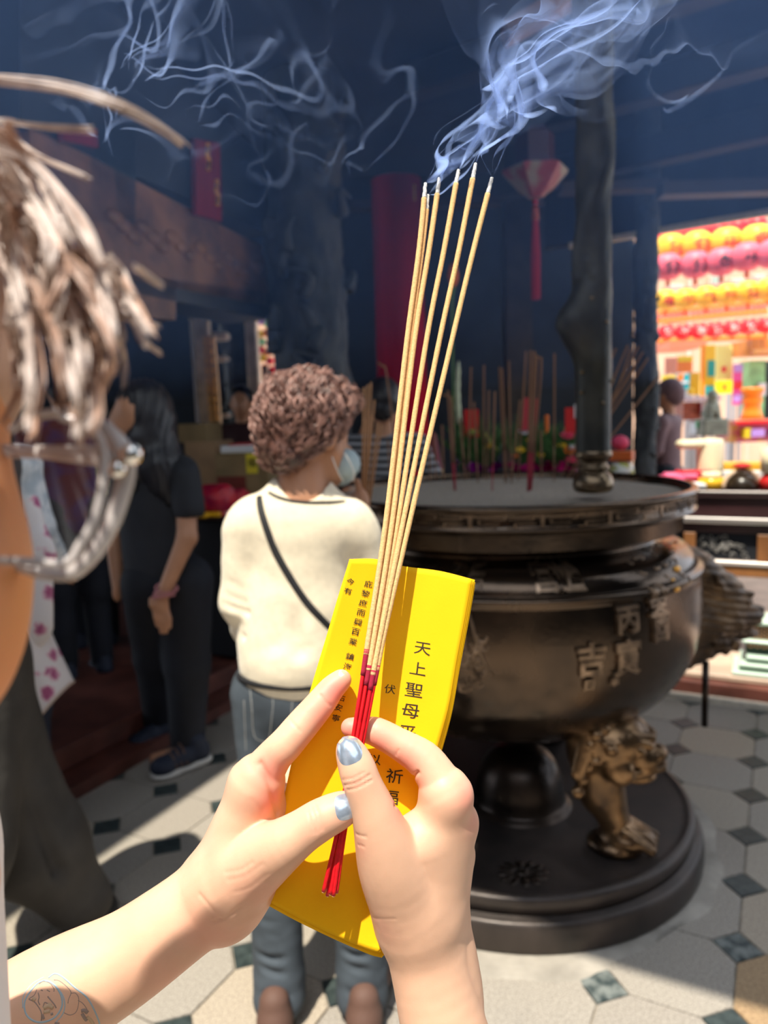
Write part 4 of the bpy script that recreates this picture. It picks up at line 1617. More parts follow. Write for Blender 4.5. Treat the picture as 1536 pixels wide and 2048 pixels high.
for i in range(nr):
    v_ = i / (nr - 1)
    xr_, yr_ = np.interp(v_, [0, .3, .62, 1], [70, 82, 112, 148]), np.interp(v_, [0, .3, .62, 1], [1150, 1215, 1285, 1362])
    xl_, yl_ = -110, 1165 + 385 * v_
    for j in range(nc):
        u_ = j / (nc - 1)
        x_, y_ = xl_ + (xr_ - xl_) * u_, yl_ + (yr_ - yl_) * u_ + 40 * v_ * math.sin(PI * u_) ** 2
        Pg[i, j] = P(x_, y_, 2.33 - .10 * math.sin(PI * min(1, u_ * .9 + .1)) - .012 * v_ * math.sin(u_ * 17) + .06 * u_ ** 4)
ob_ = MB().grid(Pg).build('apron', M_floral, t, smooth=True)
so_ = ob_.modifiers.new('t', 'SOLIDIFY')
so_.thickness = .004
MB().tube(Pg[-1] , .004, n=6).build('apron_piping', mat('beige_piping', (.62, .47, .38), rough=.8), t, smooth=True)
bib = [cap(P(52, 1010, 2.40), P(72, 1110, 2.36), .05, .06, .04, flat=((.2, 1, 0), .4)), cap(P(72, 1110, 2.36), P(50, 1240, 2.34), .06, .10, .04, flat=((.2, 1, 0), .4))]
link('apron_bib', sdf(bib, .010), M_floral, t, smooth=True)

# wide dark trousers stepping in from the left
wt = body_thing('person mostly out of frame at left, wide charcoal trousers and black shoe stepping in', tuple(G(190, 1850) * [1, 1, 0]))
w0 = G(195, 1850) * [1, 1, 0]
Yw = 1.95
wb = [cap(P(120, 1770, 1.90), P(-40, 1500, 1.78), .06, .08, .03), cap(P(120, 1770, 1.90), w0 + (0, 0, .06), .05, .04, .02), cap(P(-40, 1500, 1.78), P(-90, 1250, 1.75), .12, .12, .05), cap(P(-90, 1250, 1.75), P(-110, 950, 1.75), .13, .13, .05),
      cap(P(-190, 930, 1.7), P(-20, 930, 1.85), .05, .05, .03), ell(P(-110, 760, 1.77), (.08, .095, .11), .03), cap(P(-110, 930, 1.76), P(-110, 830, 1.76), .05, .05, .03),
      cap(P(-90, 1250, 1.75), (-1.0, 1.60, .45), .10, .06, .03), cap((-1.0, 1.60, .45), (-1.05, 1.55, .06), .05, .04, .02)]
link('body', sdf(wb, .012), M_skin2, wt, smooth=True)
wtr = [cap(P(-50, 1480, 1.80), P(70, 1690, 1.86), .15, .125, .05), cap(P(70, 1690, 1.86), P(150, 1790, 1.91), .125, .085, .05), cap(P(150, 1780, 1.91), P(180, 1800, 1.92), .075, .062, .02),
       cap(P(-80, 1330, 1.76), (-1.0, 1.60, .45), .15, .12, .04), cap((-1.0, 1.60, .45), (-1.05, 1.55, .12), .11, .09, .03), cap(P(-80, 1330, 1.76), P(-50, 1480, 1.80), .15, .15, .04)]
for k in range(5):
    wtr.append(cap(P(60 + 25 * k, 1600 + 38 * k, 1.74), P(110 + 22 * k, 1740 + 22 * k, 1.78), .004, .010, .03, sub=True))
link('trousers', sdf(wtr, .009, disp=lambda V: .004 * nz(V, 18, 5)), M_charcoal, wt, smooth=True)
wto = [cap(P(-90, 1300, 1.75), P(-110, 950, 1.75), .15, .16, .05), cap(P(-190, 930, 1.7), P(-20, 930, 1.85), .07, .07, .03)]
link('top', sdf(wto, .012), M_blacktee, wt, smooth=True)
link('hair', sdf([ell(P(-125, 735, 1.74), (.090, .095, .105), .03), cap(P(-110, 790, 1.86), P(-110, 760, 1.90), .05, .05, .02, sub=True)], .010), M_hairblack, wt, smooth=True)
shoe(wt, G(238, 1838) * [1, 1, 0], G(130, 1868) * [1, 1, 0], .10, .10, M_black, M_black)

# people glimpsed deeper inside
M_purple = mat('purple_cloth', (.085, .020, .11), rough=.8, col2=(.13, .012, .02), vscale=9, ramp=(.4, .6))
M_creamj = mat('cream_jacket', (.60, .54, .30), rough=.8, var=.1, vscale=10)
M_maroon2 = mat('dark_maroon_cloth', (.045, .014, .018), rough=.8)
hz_ = .10
g0 = AY(165, 1100, 3.55)
figure('person in dark trousers and purple top standing deeper in the hall, behind the spectacles', (AY(150, 1100, 3.7)[0], 3.7, .12), 1.6, .6, M_purple, M_blackcloth, M_hairblack, sleeve=.5, res=.014)
figure('person in cream jacket far inside the left hall', (AY(176, 1100, 4.2)[0] , 4.2, .12), 1.50, .3, M_creamj, M_blackcloth, M_hairblack, sleeve=2, res=.014)
figure('dark-haired person in maroon behind the table of boxes', (AY(488, 900, 5.2)[0], 5.2, .12), 1.52, PI, M_maroon2, M_blackcloth, M_hairblack, sleeve=2, res=.016)
M_stripe = bpy.data.materials.new('striped_cloth')
M_stripe.use_nodes = True
nt = M_stripe.node_tree
p_ = nt.nodes['Principled BSDF']
p_.inputs['Roughness'].default_value = .85
tcn = nt.nodes.new('ShaderNodeTexCoord')
wv_ = nt.nodes.new('ShaderNodeTexWave')
wv_.bands_direction = 'Z'
wv_.inputs['Scale'].default_value = 9
wv_.inputs['Distortion'].default_value = 1.5
wv_.inputs['Detail Scale'].default_value = .6
cr_ = nt.nodes.new('ShaderNodeValToRGB')
cr_.color_ramp.elements[0].position = .45
cr_.color_ramp.elements[0].color = (.02, .022, .03, 1)
cr_.color_ramp.elements[1].position = .52
cr_.color_ramp.elements[1].color = (.28, .29, .32, 1)
nt.links.new(tcn.outputs['Object'], wv_.inputs[0])
nt.links.new(wv_.outputs[0], cr_.inputs[0])
nt.links.new(cr_.outputs[0], p_.inputs['Base Color'])
bx_ = AY(772, 900, 3.7)[0]
figure('person in grey and black striped shirt with raised hands, behind the burner', (bx_, 3.7, .0), 1.58, -.25, M_stripe, M_blackcloth, M_hairblack, sleeve=.9, res=.010,
       arms=([(-.24, .12, 1.15), (-.13, .22, 1.48)], [(.26, .05, 1.08), (.16, .22, 1.05)]))
# ---------------------------------------------------------------- friend beside the camera
M_face = mat('warm_skin', (0.60, 0.235, 0.085), rough=.5, var=.05, vscale=10, sss=.15)
fr_ = thing('person', 'person at left edge, close up, with loose brown fringe and clear spectacles', 'person', loc=tuple(D(-120, 1500, .33)))
FD = .315


SF = .60


def f(px, py, d=FD):
    return D(px, py, d * SF)


def small(prims):
    for p in prims:
        p['k'] *= SF
        if p['t'] == 'c':
            p['ra'] *= SF
            p['rb'] *= SF
        else:
            p['r'] = p['r'] * SF
    return prims


fb = [ell(f(-420, 800, .34), (.088, .098, .110), .03), ell(f(-295, 1110, .32), (.067, .062, .085), .03), ell(f(-150, 1170, .30), (.030, .040, .050), .03), ell(f(-250, 1340, .31), (.040, .045, .040), .03),
      ell(f(-310, 900, .30), (.036, .050, .045), .03), ell(f(-200, 1060, .33), (.012, .016, .024), .01),
      cap(f(-420, 1500, .40), f(-380, 1250, .36), .055, .052, .03), cap(f(-780, 1800, .42), f(-330, 1720, .46), .055, .050, .04), cap(f(-330, 1730, .42), f(-205, 1790, .36), .046, .040, .02), cap(f(-205, 1790, .36), f(-300, 2300, .40), .038, .03, .02),
      cap(f(-480, 1800, .45), f(-480, 2500, .45), .12, .13, .05)]
link('body', sdf(small(fb), .004), M_face, fr_, smooth=True)
tsh = [cap(f(-780, 1800, .42), f(-330, 1740, .45), .062, .058, .04), cap(f(-330, 1740, .42), f(-205, 1705, .385), .055, .042, .02), cap(f(-480, 1800, .45), f(-480, 2500, .45), .13, .14, .05)]
link('tee_shirt', sdf(small(tsh), .005), M_white, fr_, smooth=True)
# strands: bundles of fine fibres along measured arcs
M_h1 = mat('fringe_hair', (.60, .38, .27), rough=.42, col2=(.26, .13, .08), vscale=40, ramp=(.3, .7), spec=.9)
M_h2 = mat('pale_fringe_hair', (.78, .64, .55), rough=.4, col2=(.34, .24, .19), vscale=60, ramp=(.3, .7), spec=1)
g_ = np.random.default_rng(12)
A_ = [([(-160, 190), (-60, 158), (10, 163), (130, 180), (245, 217), (330, 262), (366, 290)], 11, 1, .33), ([(-120, 235), (0, 243), (80, 252), (185, 258)], 8, 1, .33), ([(-90, 225), (20, 275), (90, 318), (178, 356)], 9, 1, .33),
      ([(-70, 250), (10, 295), (70, 350), (110, 430), (135, 490)], 11, 1, .32), ([(-60, 270), (20, 330), (70, 420), (93, 520)], 14, 1, .31), ([(-80, 280), (-10, 340), (45, 400), (85, 470), (92, 580)], 13, 1, .30),
      ([(130, 500), (170, 530), (205, 620), (222, 720), (200, 790)], 12, 0, .31), ([(205, 545), (235, 590), (268, 650), (290, 690)], 9, 1, .31), ([(270, 535), (322, 572)], 9, 1, .31), ([(218, 512), (240, 560)], 8, 1, .31),
      ([(160, 500), (190, 560), (205, 640)], 9, 0, .31), ([(290, 680), (322, 706)], 8, 1, .31), ([(240, 630), (318, 655)], 8, 1, .31)]
for k in range(34):
    x0 = g_.uniform(-140, 20)
    xe = g_.uniform(5, 215)
    ye = g_.uniform(620, 850) - .5 * max(0, xe - 120)
    bow = g_.uniform(15, 80)
    y0 = g_.uniform(240, 420)
    mx_ = (x0 + xe) / 2 + bow
    A_.append(([(x0, y0), (x0 + (mx_ - x0) * .6, y0 + (ye - y0) * .25), (mx_, y0 + (ye - y0) * .5), ((mx_ + xe) / 2 + bow * .35, y0 + (ye - y0) * .75), (xe, ye)], g_.uniform(6, 13), int(g_.random() < .35), g_.uniform(.285, .345)))
TR = [[(0, 318), (35, 373), (58, 420), (86, 467), (94, 529), (101, 607)], [(105, 506), (137, 529), (164, 584), (195, 646), (218, 708), (211, 755), (195, 779)],
      [(164, 482), (187, 521), (195, 568), (211, 630), (224, 685), (218, 744)], [(211, 549), (234, 580), (265, 627), (289, 678)], [(218, 521), (242, 541), (273, 588)],
      [(109, 580), (156, 647), (187, 725), (195, 822), (187, 861)], [(39, 451), (58, 529), (98, 627), (129, 724), (144, 803), (148, 881)], [(23, 647), (43, 725), (62, 803), (58, 861)],
      [(70, 608), (109, 709), (156, 803), (172, 865)], [(129, 647), (156, 709), (164, 783), (156, 861)], [(0, 420), (20, 520), (48, 640), (60, 760), (50, 840)], [(-10, 380), (30, 470), (80, 590), (118, 690), (130, 780)],
      [(60, 430), (110, 500), (150, 600), (172, 690), (168, 760)], [(-30, 300), (60, 330), (130, 400), (175, 470), (205, 540)]]
for L_ in TR:
    for q_ in range(3):
        jx, jy = g_.normal(0, 9), g_.normal(0, 12)
        A_.append(([(x + jx + g_.normal(0, 3), y + jy + g_.normal(0, 3)) for x, y in L_], g_.uniform(6, 9), 1 if q_ < 2 else 0, g_.uniform(.27, .31)))
for k in range(14):
    x0, y0 = g_.uniform(130, 250), g_.uniform(560, 700)
    a_ = g_.uniform(.9, 2.2)
    L_ = g_.uniform(40, 130)
    A_.append(([(x0, y0), (x0 + L_ * .5 * math.cos(a_) + 8, y0 + L_ * .5 * math.sin(a_)), (x0 + L_ * math.cos(a_), y0 + L_ * math.sin(a_))], g_.uniform(5, 9), int(g_.random() < .4), g_.uniform(.29, .33)))
for k in range(22):
    x0 = g_.uniform(-420, -80)
    A_.append(([(x0, g_.uniform(230, 320)), (x0 + 60, 480), (x0 + 80, 700), (x0 + 40, 1000)], 14, 0, .26 + g_.uniform(0, .03)))
mbs = [MB(), MB()]
for pts, w_, mi, d_ in A_:
    d_ *= SF
    Pq = crv([D(x, y, d_ + .012 * math.sin(i * 1.3)) for i, (x, y) in enumerate(pts)], 26)
    r_ = PXR(w_, d_)
    for q_ in range(9):
        of = g_.normal(0, r_ * .42, 3)
        wv_ = np.sin(np.linspace(0, 5, 26) + g_.uniform(0, 6))[:, None] * g_.normal(0, r_ * .25, 3)[None]
        mbs[mi].tube(Pq + of + wv_, np.concatenate([np.full(20, r_ * .19), np.linspace(r_ * .19, r_ * .12, 6)]), n=5)
hb = link('hair', sdf(small([ell(f(-430, 640, .35), (.105, .112, .098), .03), cap(f(-480, 700, .37), f(-560, 1150, .40), .08, .06, .04)]), .006, disp=lambda V: .003 * nz(V, 80, 25)), M_h1, fr_, smooth=True)
for mb, m in zip(mbs, (M_h1, M_h2)):
    o = mb.build('loose_strands', m, hb, smooth=True, loc=(0, 0, 0))
    o['kind'] = 'stuff'
# spectacles
M_acet = mat('smoky_clear_acetate', (.60, .54, .51), rough=.18, alpha=.80, spec=.9, var=.2, vscale=60)
M_lens = mat('lens', (.9, .92, .95), rough=.03, alpha=.025, spec=.8)
gl = thing('spectacles', 'clear smoky acetate spectacles on the close-up face at left', 'glasses', loc=tuple(D(120, 990, .27)))
gd = .185
mb = MB()
rim = [(20, 862), (55, 838), (100, 827), (150, 826), (190, 842), (225, 872), (248, 905), (252, 945), (240, 1000), (222, 1050), (190, 1105), (145, 1145), (90, 1146), (30, 1130), (-60, 1110)]
mb.tube(crv([D(x, y, gd) for x, y in rim], 70), np.interp(np.linspace(0, 14, 70), [0, 3, 6, 8, 11, 14], [.0010, .0014, .0026, .0021, .0019, .0014]), n=12)
mb.tube(crv([D(x, y, gd - .009) for x, y in [(-60, 1120), (40, 1122), (130, 1126), (160, 1090), (188, 1040), (204, 980), (208, 920), (200, 880), (170, 848), (120, 834)]], 50), .0011, n=8)
mb.build('rim', M_acet, gl, smooth=True)
mb = MB()
mb.tube(crv([D(-260, 900, .205), D(-100, 900, .200), D(60, 903, .196), D(160, 908, .191), D(232, 912, gd)], 30), np.interp(np.linspace(0, 1, 30), [0, .6, 1], [.0017, .0021, .0035]), n=10, ell=(1, .55))
mb.build('temple_arm', M_acet, gl, smooth=True)
mb = MB()
mb.ball(D(262, 908, gd - .004), .0028, 12, 8)
mb.ball(D(234, 938, gd - .004), .0023, 12, 8)
mb.build('hinge', mat('steel_hinge', (.8, .78, .74), rough=.12, metal=1), gl, smooth=True)
lens = [(-60, 1110), (30, 1130), (90, 1143), (145, 1140), (190, 1100), (222, 1046), (240, 990), (246, 930), (225, 876), (190, 846), (150, 830), (100, 830), (55, 842), (-20, 870)]
cen = np.mean([D(x, y, gd) for x, y in lens], 0)
V = [cen] + [D(x, y, gd) for x, y in lens]
mb = MB().add(V, [(0, i + 1, (i + 1) % len(lens) + 1) for i in range(len(lens))])
o = mb.build('lens', M_lens, gl)
so = o.modifiers.new('t', 'SOLIDIFY')
so.thickness = .001
# ================================================================== ALTAR TABLE, OFFERINGS, FLOWERS
M_redpaper = mat('red_paper', (.55, .012, .012), rough=.6)
M_foil_p = mat('purple_foil', (.40, .02, .42), rough=.18, metal=.8, bump=1, bscale=60)
M_foil_m = mat('magenta_foil', (.65, .02, .25), rough=.2, metal=.7, bump=1, bscale=60)
M_leaf = mat('green_leaf', (.045, .13, .035), rough=.6, var=.4, vscale=30)
M_leafy = mat('yellow_green_leaf', (.28, .33, .06), rough=.6)
M_yel = mat('yellow_petal', (.80, .52, .02), rough=.6)
M_ora = mat('orange_petal', (.85, .18, .02), rough=.6)
M_pinkp = mat('pink_petal', (.70, .06, .14), rough=.6)
M_cream = mat('cream_wax', (.85, .76, .52), rough=.6, sss=.1)
M_whiteobj = mat('white_plastic', (.78, .78, .80), rough=.4)
M_steel = mat('steel_trim', (.42, .39, .38), rough=.3, metal=.7)
M_tabwood = mat('dark_red_lacquer_wood', (.045, .018, .020), rough=.3, var=.3, vscale=5, stretch=(.3, 1, 1))
M_legwood = mat('orange_brown_wood', (.26, .105, .035), rough=.45, var=.3, vscale=8, stretch=(1, 1, .3))
M_carve = mat('silvered_carving', (.40, .38, .36), rough=.4, metal=.4, col2=(.03, .03, .032), vscale=30, detail=5)
M_cloth_black = mat('black_tablecloth', (.010, .012, .018), rough=.8)

bT = bF + .30
altar = thing('altar_table', 'long dark altar table with silvery carved frieze, behind the burner', 'table', loc=tuple(E(1.2, bT, .115)))
a0_, a1_ = -1.75, 3.2
ztop = .985


def abox(a0, a1, b0, b1, z0, z1, name, m, parent=altar, bev=.004):
    return ebox(MB(), a0, a1, b0, b1, z0, z1, bev=bev).build(name, m, parent)


abox(a0_, a1_, bT, bT + .62, ztop - .035, ztop, 'table_top', M_tabwood)
abox(a0_, a1_, bT - .006, bT, ztop - .012, ztop - .002, 'edge_trim', M_steel)
abox(a0_ + .03, a1_, bT + .02, bT + .05, ztop - .135, ztop - .035, 'drawer_front', M_tabwood)
abox(a0_ + .02, a1_, bT - .004, bT + .03, ztop - .165, ztop - .135, 'steel_rail', M_steel)
abox(a0_ + .03, a1_, bT + .03, bT + .06, ztop - .215, ztop - .165, 'lower_rail', M_tabwood)
abox(a0_ + .03, a1_, bT + .01, bT + .05, ztop - .375, ztop - .352, 'pale_rail', mat('pale_metal_rail', (.62, .55, .52), rough=.35, metal=.3))
abox(a0_ + .03, a1_, bT + .02, bT + .06, ztop - .43, ztop - .377, 'bottom_rail', M_legwood)
for k, a in enumerate(np.arange(a0_ + .1, a1_, .335)):
    abox(a - .028, a + .028, bT + .015, bT + .05, ztop - .352, ztop - .215, 'frieze_post', M_legwood)
    abox(a + .028, a + .307, bT + .045, bT + .06, ztop - .352, ztop - .215, 'frieze_panel', M_cloth_black)
    mb = MB()
    g_ = np.random.default_rng(k)
    for _ in range(46):
        ca, cz = a + .168 + g_.normal(0, .062), ztop - .29 + g_.normal(0, .026)
        if abs(ca - a - .168) > .12 or abs(cz - ztop + .284) > .056:
            continue
        r_ = g_.uniform(.006, .014)
        pts = [E(ca + r_ * math.cos(t_), bT + .038, cz + r_ * math.sin(t_)) for t_ in np.linspace(0, g_.uniform(3, 6), 7)]
        mb.tube(pts, .0028, n=5)
    o = mb.build('carved_scroll', M_carve, altar, smooth=True)
    o['kind'] = 'stuff'
for a in (a0_ + .12, .30, 1.28, 2.3):
    abox(a - .04, a + .04, bT + .03, bT + .11, .115, ztop - .43, 'leg', M_tabwood)
    abox(a - .04, a + .04, bT + .50, bT + .58, .115, ztop - .035, 'leg', M_tabwood)


def tb(px, back=0.0, z=ztop):
    """point on the table top under a column of pixels, 'back' metres behind the front edge"""
    b_ = bT + .06 + back
    lo, hi = -2.5, 4.0
    for _ in range(40):
        mid = (lo + hi) / 2
        p = E(mid, b_, z)
        d = p - CAM
        zc = d[1] * CP - d[2] * SP
        yc = d[2] * CP + d[1] * SP
        X = 768 + cR * (F * d[0] / zc) + sR * F * yc / zc
        if X < px:
            lo = mid
        else:
            hi = mid
    return E((lo + hi) / 2, b_, z)


def topz(p, py):
    """height of the pixel row py above a base point"""
    r = ray(768 + (p[0] / p[1]) * F, py)
    return (r * (p[1] / r[1]) + CAM)[2]


def obj1(name, label, cat, p, mb_list, group=None):
    t = local_thing(name, label, cat, loc=tuple(p), group=group)
    for nm, mb, m in mb_list:
        mb.build(nm, m, t, smooth=not nm.startswith('flat_'))
    return t


def L0():
    return MB()


p = tb(1360, .05)
obj1('offering_tray', 'tray of pink and crimson packets on the altar table right of the burner', 'tray', p, [
    ('tray', L0().box((0, 0, .02), (.27, .18, .03), RE, bev=.008), M_whiteobj), ('amber_base', L0().box((0, 0, .002 + .004), (.25, .16, .012), RE), mat('amber', (.55, .25, .02), rough=.4))])
t_ = bpy.data.objects['offering_tray']
for k, (dx, dz, m) in enumerate([(-.05, .050, 'pink'), (.06, .048, 'crimson'), (0, .066, 'pink'), (.07, .078, 'crimson')]):
    m_ = mat('pink_packet', (.80, .13, .28), rough=.4) if k == 0 else (mat('crimson_packet', (.60, .012, .03), rough=.4) if k == 1 else bpy.data.materials['pink_packet' if m == 'pink' else 'crimson_packet'])
    MB().box((dx, 0, dz), (.16, .13, .022), RE @ rz(.2 * (k - 1)), bev=.008).build('packet', m_, t_)
p = tb(1422, .02)
obj1('candle_cup', 'yellow glass candle cup on the altar table edge', 'candle', p, [
    ('cup', L0().lathe([(.001, 0), (.055, 0), (.062, .03), (.060, .055), (.052, .055), (.05, .01), (.001, .01)], n=28), mat('yellow_glass', (.90, .50, .03), rough=.2)), ('wax', L0().lathe([(.001, .05), (.045, .05), (.045, .085), (.001, .085)], n=24), M_cream)])
p = tb(1418, .14)
cr_m = L0().lathe([(.001, 0), (.062, 0), (.064, .1), (.066, .22), (.060, .245), (.001, .25)], n=30)
cr_a = L0().box((-.085, 0, .222), (.16, .10, .045), rz(0.0), bev=.015)
obj1('cream_candle', 'thick cream pillar candle with a drooping paper sleeve on the altar table', 'candle', p, [('wax', cr_m, M_cream), ('sleeve', cr_a, M_cream)])
p = tb(1483, .04)
obj1('burner_bowl', 'dark half-round bowl with beige rim, rightwards of the cream candle', 'bowl', p, [
    ('bowl', L0().lathe([(.001, 0), (.075, 0), (.080, .02), (.060, .055), (.03, .075), (.001, .08)], n=30), mat('black_lacquer', (.02, .012, .006), rough=.3)),
    ('rim', L0().tube([(.092 * math.cos(a), 0, .092 * math.sin(a) * 1.0) for a in np.linspace(0.05, PI - .05, 24)], .012, n=8), mat('beige_rim', (.62, .44, .30), rough=.5)),
    ('red_lid', L0().lathe([(.001, .105), (.04, .105), (.045, .115), (.03, .125), (.001, .13)], n=20), M_redpaper)])
for px, lab in ((1545, 'red candle stand at the right edge of the picture'),):
    p = tb(px, .05)
    obj1('candle_stand', lab, 'candle', p, [('stand', L0().lathe([(.001, 0), (.06, 0), (.062, .04), (.04, .075), (.001, .08)], n=24), M_redpaper), ('wax', L0().lathe([(.001, .08), (.055, .08), (.058, .2), (.001, .21)], n=24), M_cream)])
p = tb(1490, .25)
obj1('joss_paper_bundle', 'flat bundle of golden joss paper behind the dark bowl', 'paper', p, [
    ('flat_stack', L0().box((0, 0, .10), (.25, .14, .035), RE, bev=.004), mat('gold_paper', (.72, .40, .03), rough=.5)), ('flat_tray', L0().box((0, 0, .055), (.30, .17, .05), RE, bev=.006), M_whiteobj)])
p = tb(1243, .10)
obj1('wrapped_offering', 'white and lime patterned wrapped offering right of the bronze post', 'parcel', p, [
    ('wrap', L0().lathe(rnd([(.001, 0), (.055, 0), (.066, .05), (.064, .10), (.05, .13), (.001, .14)], 2), n=20), mat('lime_white_wrap', (.75, .78, .72), rough=.4, col2=(.38, .42, .05), vscale=22, ramp=(.45, .52))),
    ('flat_box', L0().box((0, 0, .165), (.12, .10, .05), RE, bev=.004), mat('orange_box', (.60, .12, .02), rough=.5)), ('crown', L0().ball((-.01, 0, .235), (.05, .04, .04), 12, 8), M_pinkp)])


# ---- flower arrangements
def petal_flower(mb, c, r, n=7, up=(0, -.5, .8), cup=.4):
    Rf = frame((1, .2, 0), up)
    for k in range(n):
        a = 2 * PI * k / n
        d = Rf @ np.array([math.cos(a), math.sin(a), cup])
        s_ = Rf @ np.array([-math.sin(a), math.cos(a), 0])
        P4 = [c, c + d * r * .6 + s_ * r * .32, c + d * r, c + d * r * .6 - s_ * r * .32, c + d * r * .55 + (Rf @ np.array([0, 0, r * .1]))]
        mb.add(P4, [(0, 1, 4), (1, 2, 4), (2, 3, 4), (3, 0, 4)])


def bouquet(label, px, back, w_, ht, foil, seed, flowers):
    p = tb(px, back)
    t = local_thing('bouquet', label, 'flowers', loc=tuple(p))
    g = np.random.default_rng(seed)
    mb = MB()
    n = 26
    an = np.linspace(0, 2 * PI, n, endpoint=False)
    rows = []
    for z_, r_, amp in ((0, .05, 0), (.05, .07, .004), (.10, w_ * .42, .016), (.125, w_ * .52, .028)):
        rows.append(np.stack([(r_ + amp * np.sin(an * 7 + seed)) * np.cos(an), (r_ + amp * np.cos(an * 5)) * np.sin(an), z_ + amp * .7 * np.sin(an * 6)], 1))
    Pg = np.array(rows)
    mb.grid(np.concatenate([Pg, Pg[:, :1]], 1), flip=True)
    mb.add(rows[0], [tuple(range(n))[::-1]])
    mb.build('foil_wrap', foil, t, smooth=False)
    mb = MB()
    for _ in range(230):
        b = np.array([g.normal(0, w_ * .12), g.normal(0, w_ * .10), .10])
        d = np.array([g.normal(0, .55), g.normal(0, .4), 1.0])
        d /= np.linalg.norm(d)
        L = ht * g.uniform(.45, 1.0) - .08
        e = b + d * max(L, .05)
        s_ = np.cross(d, (0, 1, .2)) * g.uniform(.005, .012)
        q = b + (e - b) * .55
        mb.add([b, q + s_, e, q - s_], [(0, 1, 2, 3)])
    o = mb.build('foliage', M_leaf, t)
    o['kind'] = 'stuff'
    for (dx, z_, r_, m) in flowers:
        mb = MB()
        petal_flower(mb, np.array([dx, -.07, z_]), r_)
        petal_flower(mb, np.array([dx, -.075, z_ + r_ * .1]), r_ * .65, 6, cup=.9)
        mb.build('flower', m, t)
    return t


t = bouquet('bouquet in purple foil behind the sticks, left group with a red envelope', 958, .12, .24, .42, M_foil_p, 3, [(-.04, .30, .035, M_leafy), (.05, .22, .03, M_yel)])
MB().box((-.045, -.06, .36), (.085, .003, .16), rz(.05), bev=0).build('red_envelope', M_redpaper, t)
MB().tube(crv([(.03, -.1, .30), (.06, -.11, .25), (.10, -.12, .20)], 8), np.linspace(.012, .004, 8), n=5).build('long_leaf', M_leafy, t)
t = bouquet('bouquet with yellow blossoms between the burner sticks, mid group', 1065, .10, .26, .42, M_foil_m, 5, [(-.02, .25, .032, M_yel), (.03, .17, .028, M_yel), (-.08, .20, .03, M_yel), (-.06, .30, .035, M_whiteobj), (.05, .28, .02, M_leafy), (-.11, .17, .02, M_ora)])
MB().box((-.035, -.09, .40), (.085, .003, .18), rz(.05) @ frame((1, 0, -.12), (.12, 0, 1)), bev=0).build('red_envelope', mat('dull_red_paper', (.40, .03, .045), rough=.7), t)
MB().box((.07, -.06, .345), (.02, .02, .10), bev=.004).build('orange_spike', M_ora, t)
t = bouquet('bouquet with orange and pink blossoms touching the bronze post', 1128, .13, .20, .36, M_foil_m, 8, [(.01, .19, .045, M_ora), (.00, .27, .045, M_pinkp), (.02, .14, .04, M_pinkp), (-.03, .22, .03, M_yel), (.03, .21, .03, M_whiteobj)])
MB().box((.02, -.07, .36), (.06, .003, .14), bev=0).build('red_envelope', M_redpaper, t)
MB().box((.05, -.075, .41), (.022, .004, .075), rz(.1), bev=0).build('white_card', M_whiteobj, t)
p = tb(921, .0)
zz = topz(p, 722) - ztop
obj1('gladiolus', 'tall pale flower spike standing in front of the red column', 'flowers', p, [
    ('stem', L0().tube([(0, 0, 0), (.0, 0, zz * .6)], .006, n=6), M_leaf), ('florets', L0().tube(crv([(0, 0, zz * .5), (-.006, 0, zz * .75), (.004, 0, zz)], 12), [.012, .016, .013, .017, .013, .016, .012, .015, .011, .013, .009, .004], n=8), mat('pale_green_petal', (.55, .62, .42), rough=.4))])
p = tb(915, .30)
zz = topz(p, 520) - ztop
mbf = L0()
for k in range(6):
    a = k * PI / 3
    mbf.tube(crv([(0, 0, zz - .16), (.02 * math.cos(a), .02 * math.sin(a), zz - .09), (.016 * math.cos(a + .5), .016 * math.sin(a + .5), zz - .01 * k)], 8), [.006, .012, .014, .014, .012, .009, .006, .002], n=6)
obj1('lily', 'orange and pink lily on a tall green stem, seen between the held sticks', 'flowers', p, [('bloom', mbf, M_ora), ('stem', L0().tube([(-.02, 0, 0), (-.01, 0, zz - .25), (0, 0, zz - .14)], [.005, .006, .012], n=6), mat('stem_green', (.16, .35, .10), rough=.5))])
p = tb(868, .1)
obj1('offering_cake', 'gold and pink edged offering stand behind the held sticks', 'offering', p, [
    ('stand', L0().lathe([(.001, 0), (.055, 0), (.05, .05), (.06, .09), (.001, .09)], n=24), mat('gold_stand', (.50, .30, .08), rough=.3, metal=.6)), ('cake', L0().lathe([(.001, .09), (.062, .09), (.065, .105), (.05, .115), (.02, .30), (.001, .32)], n=24), mat('crimson_cone', (.30, .02, .05), rough=.5))])

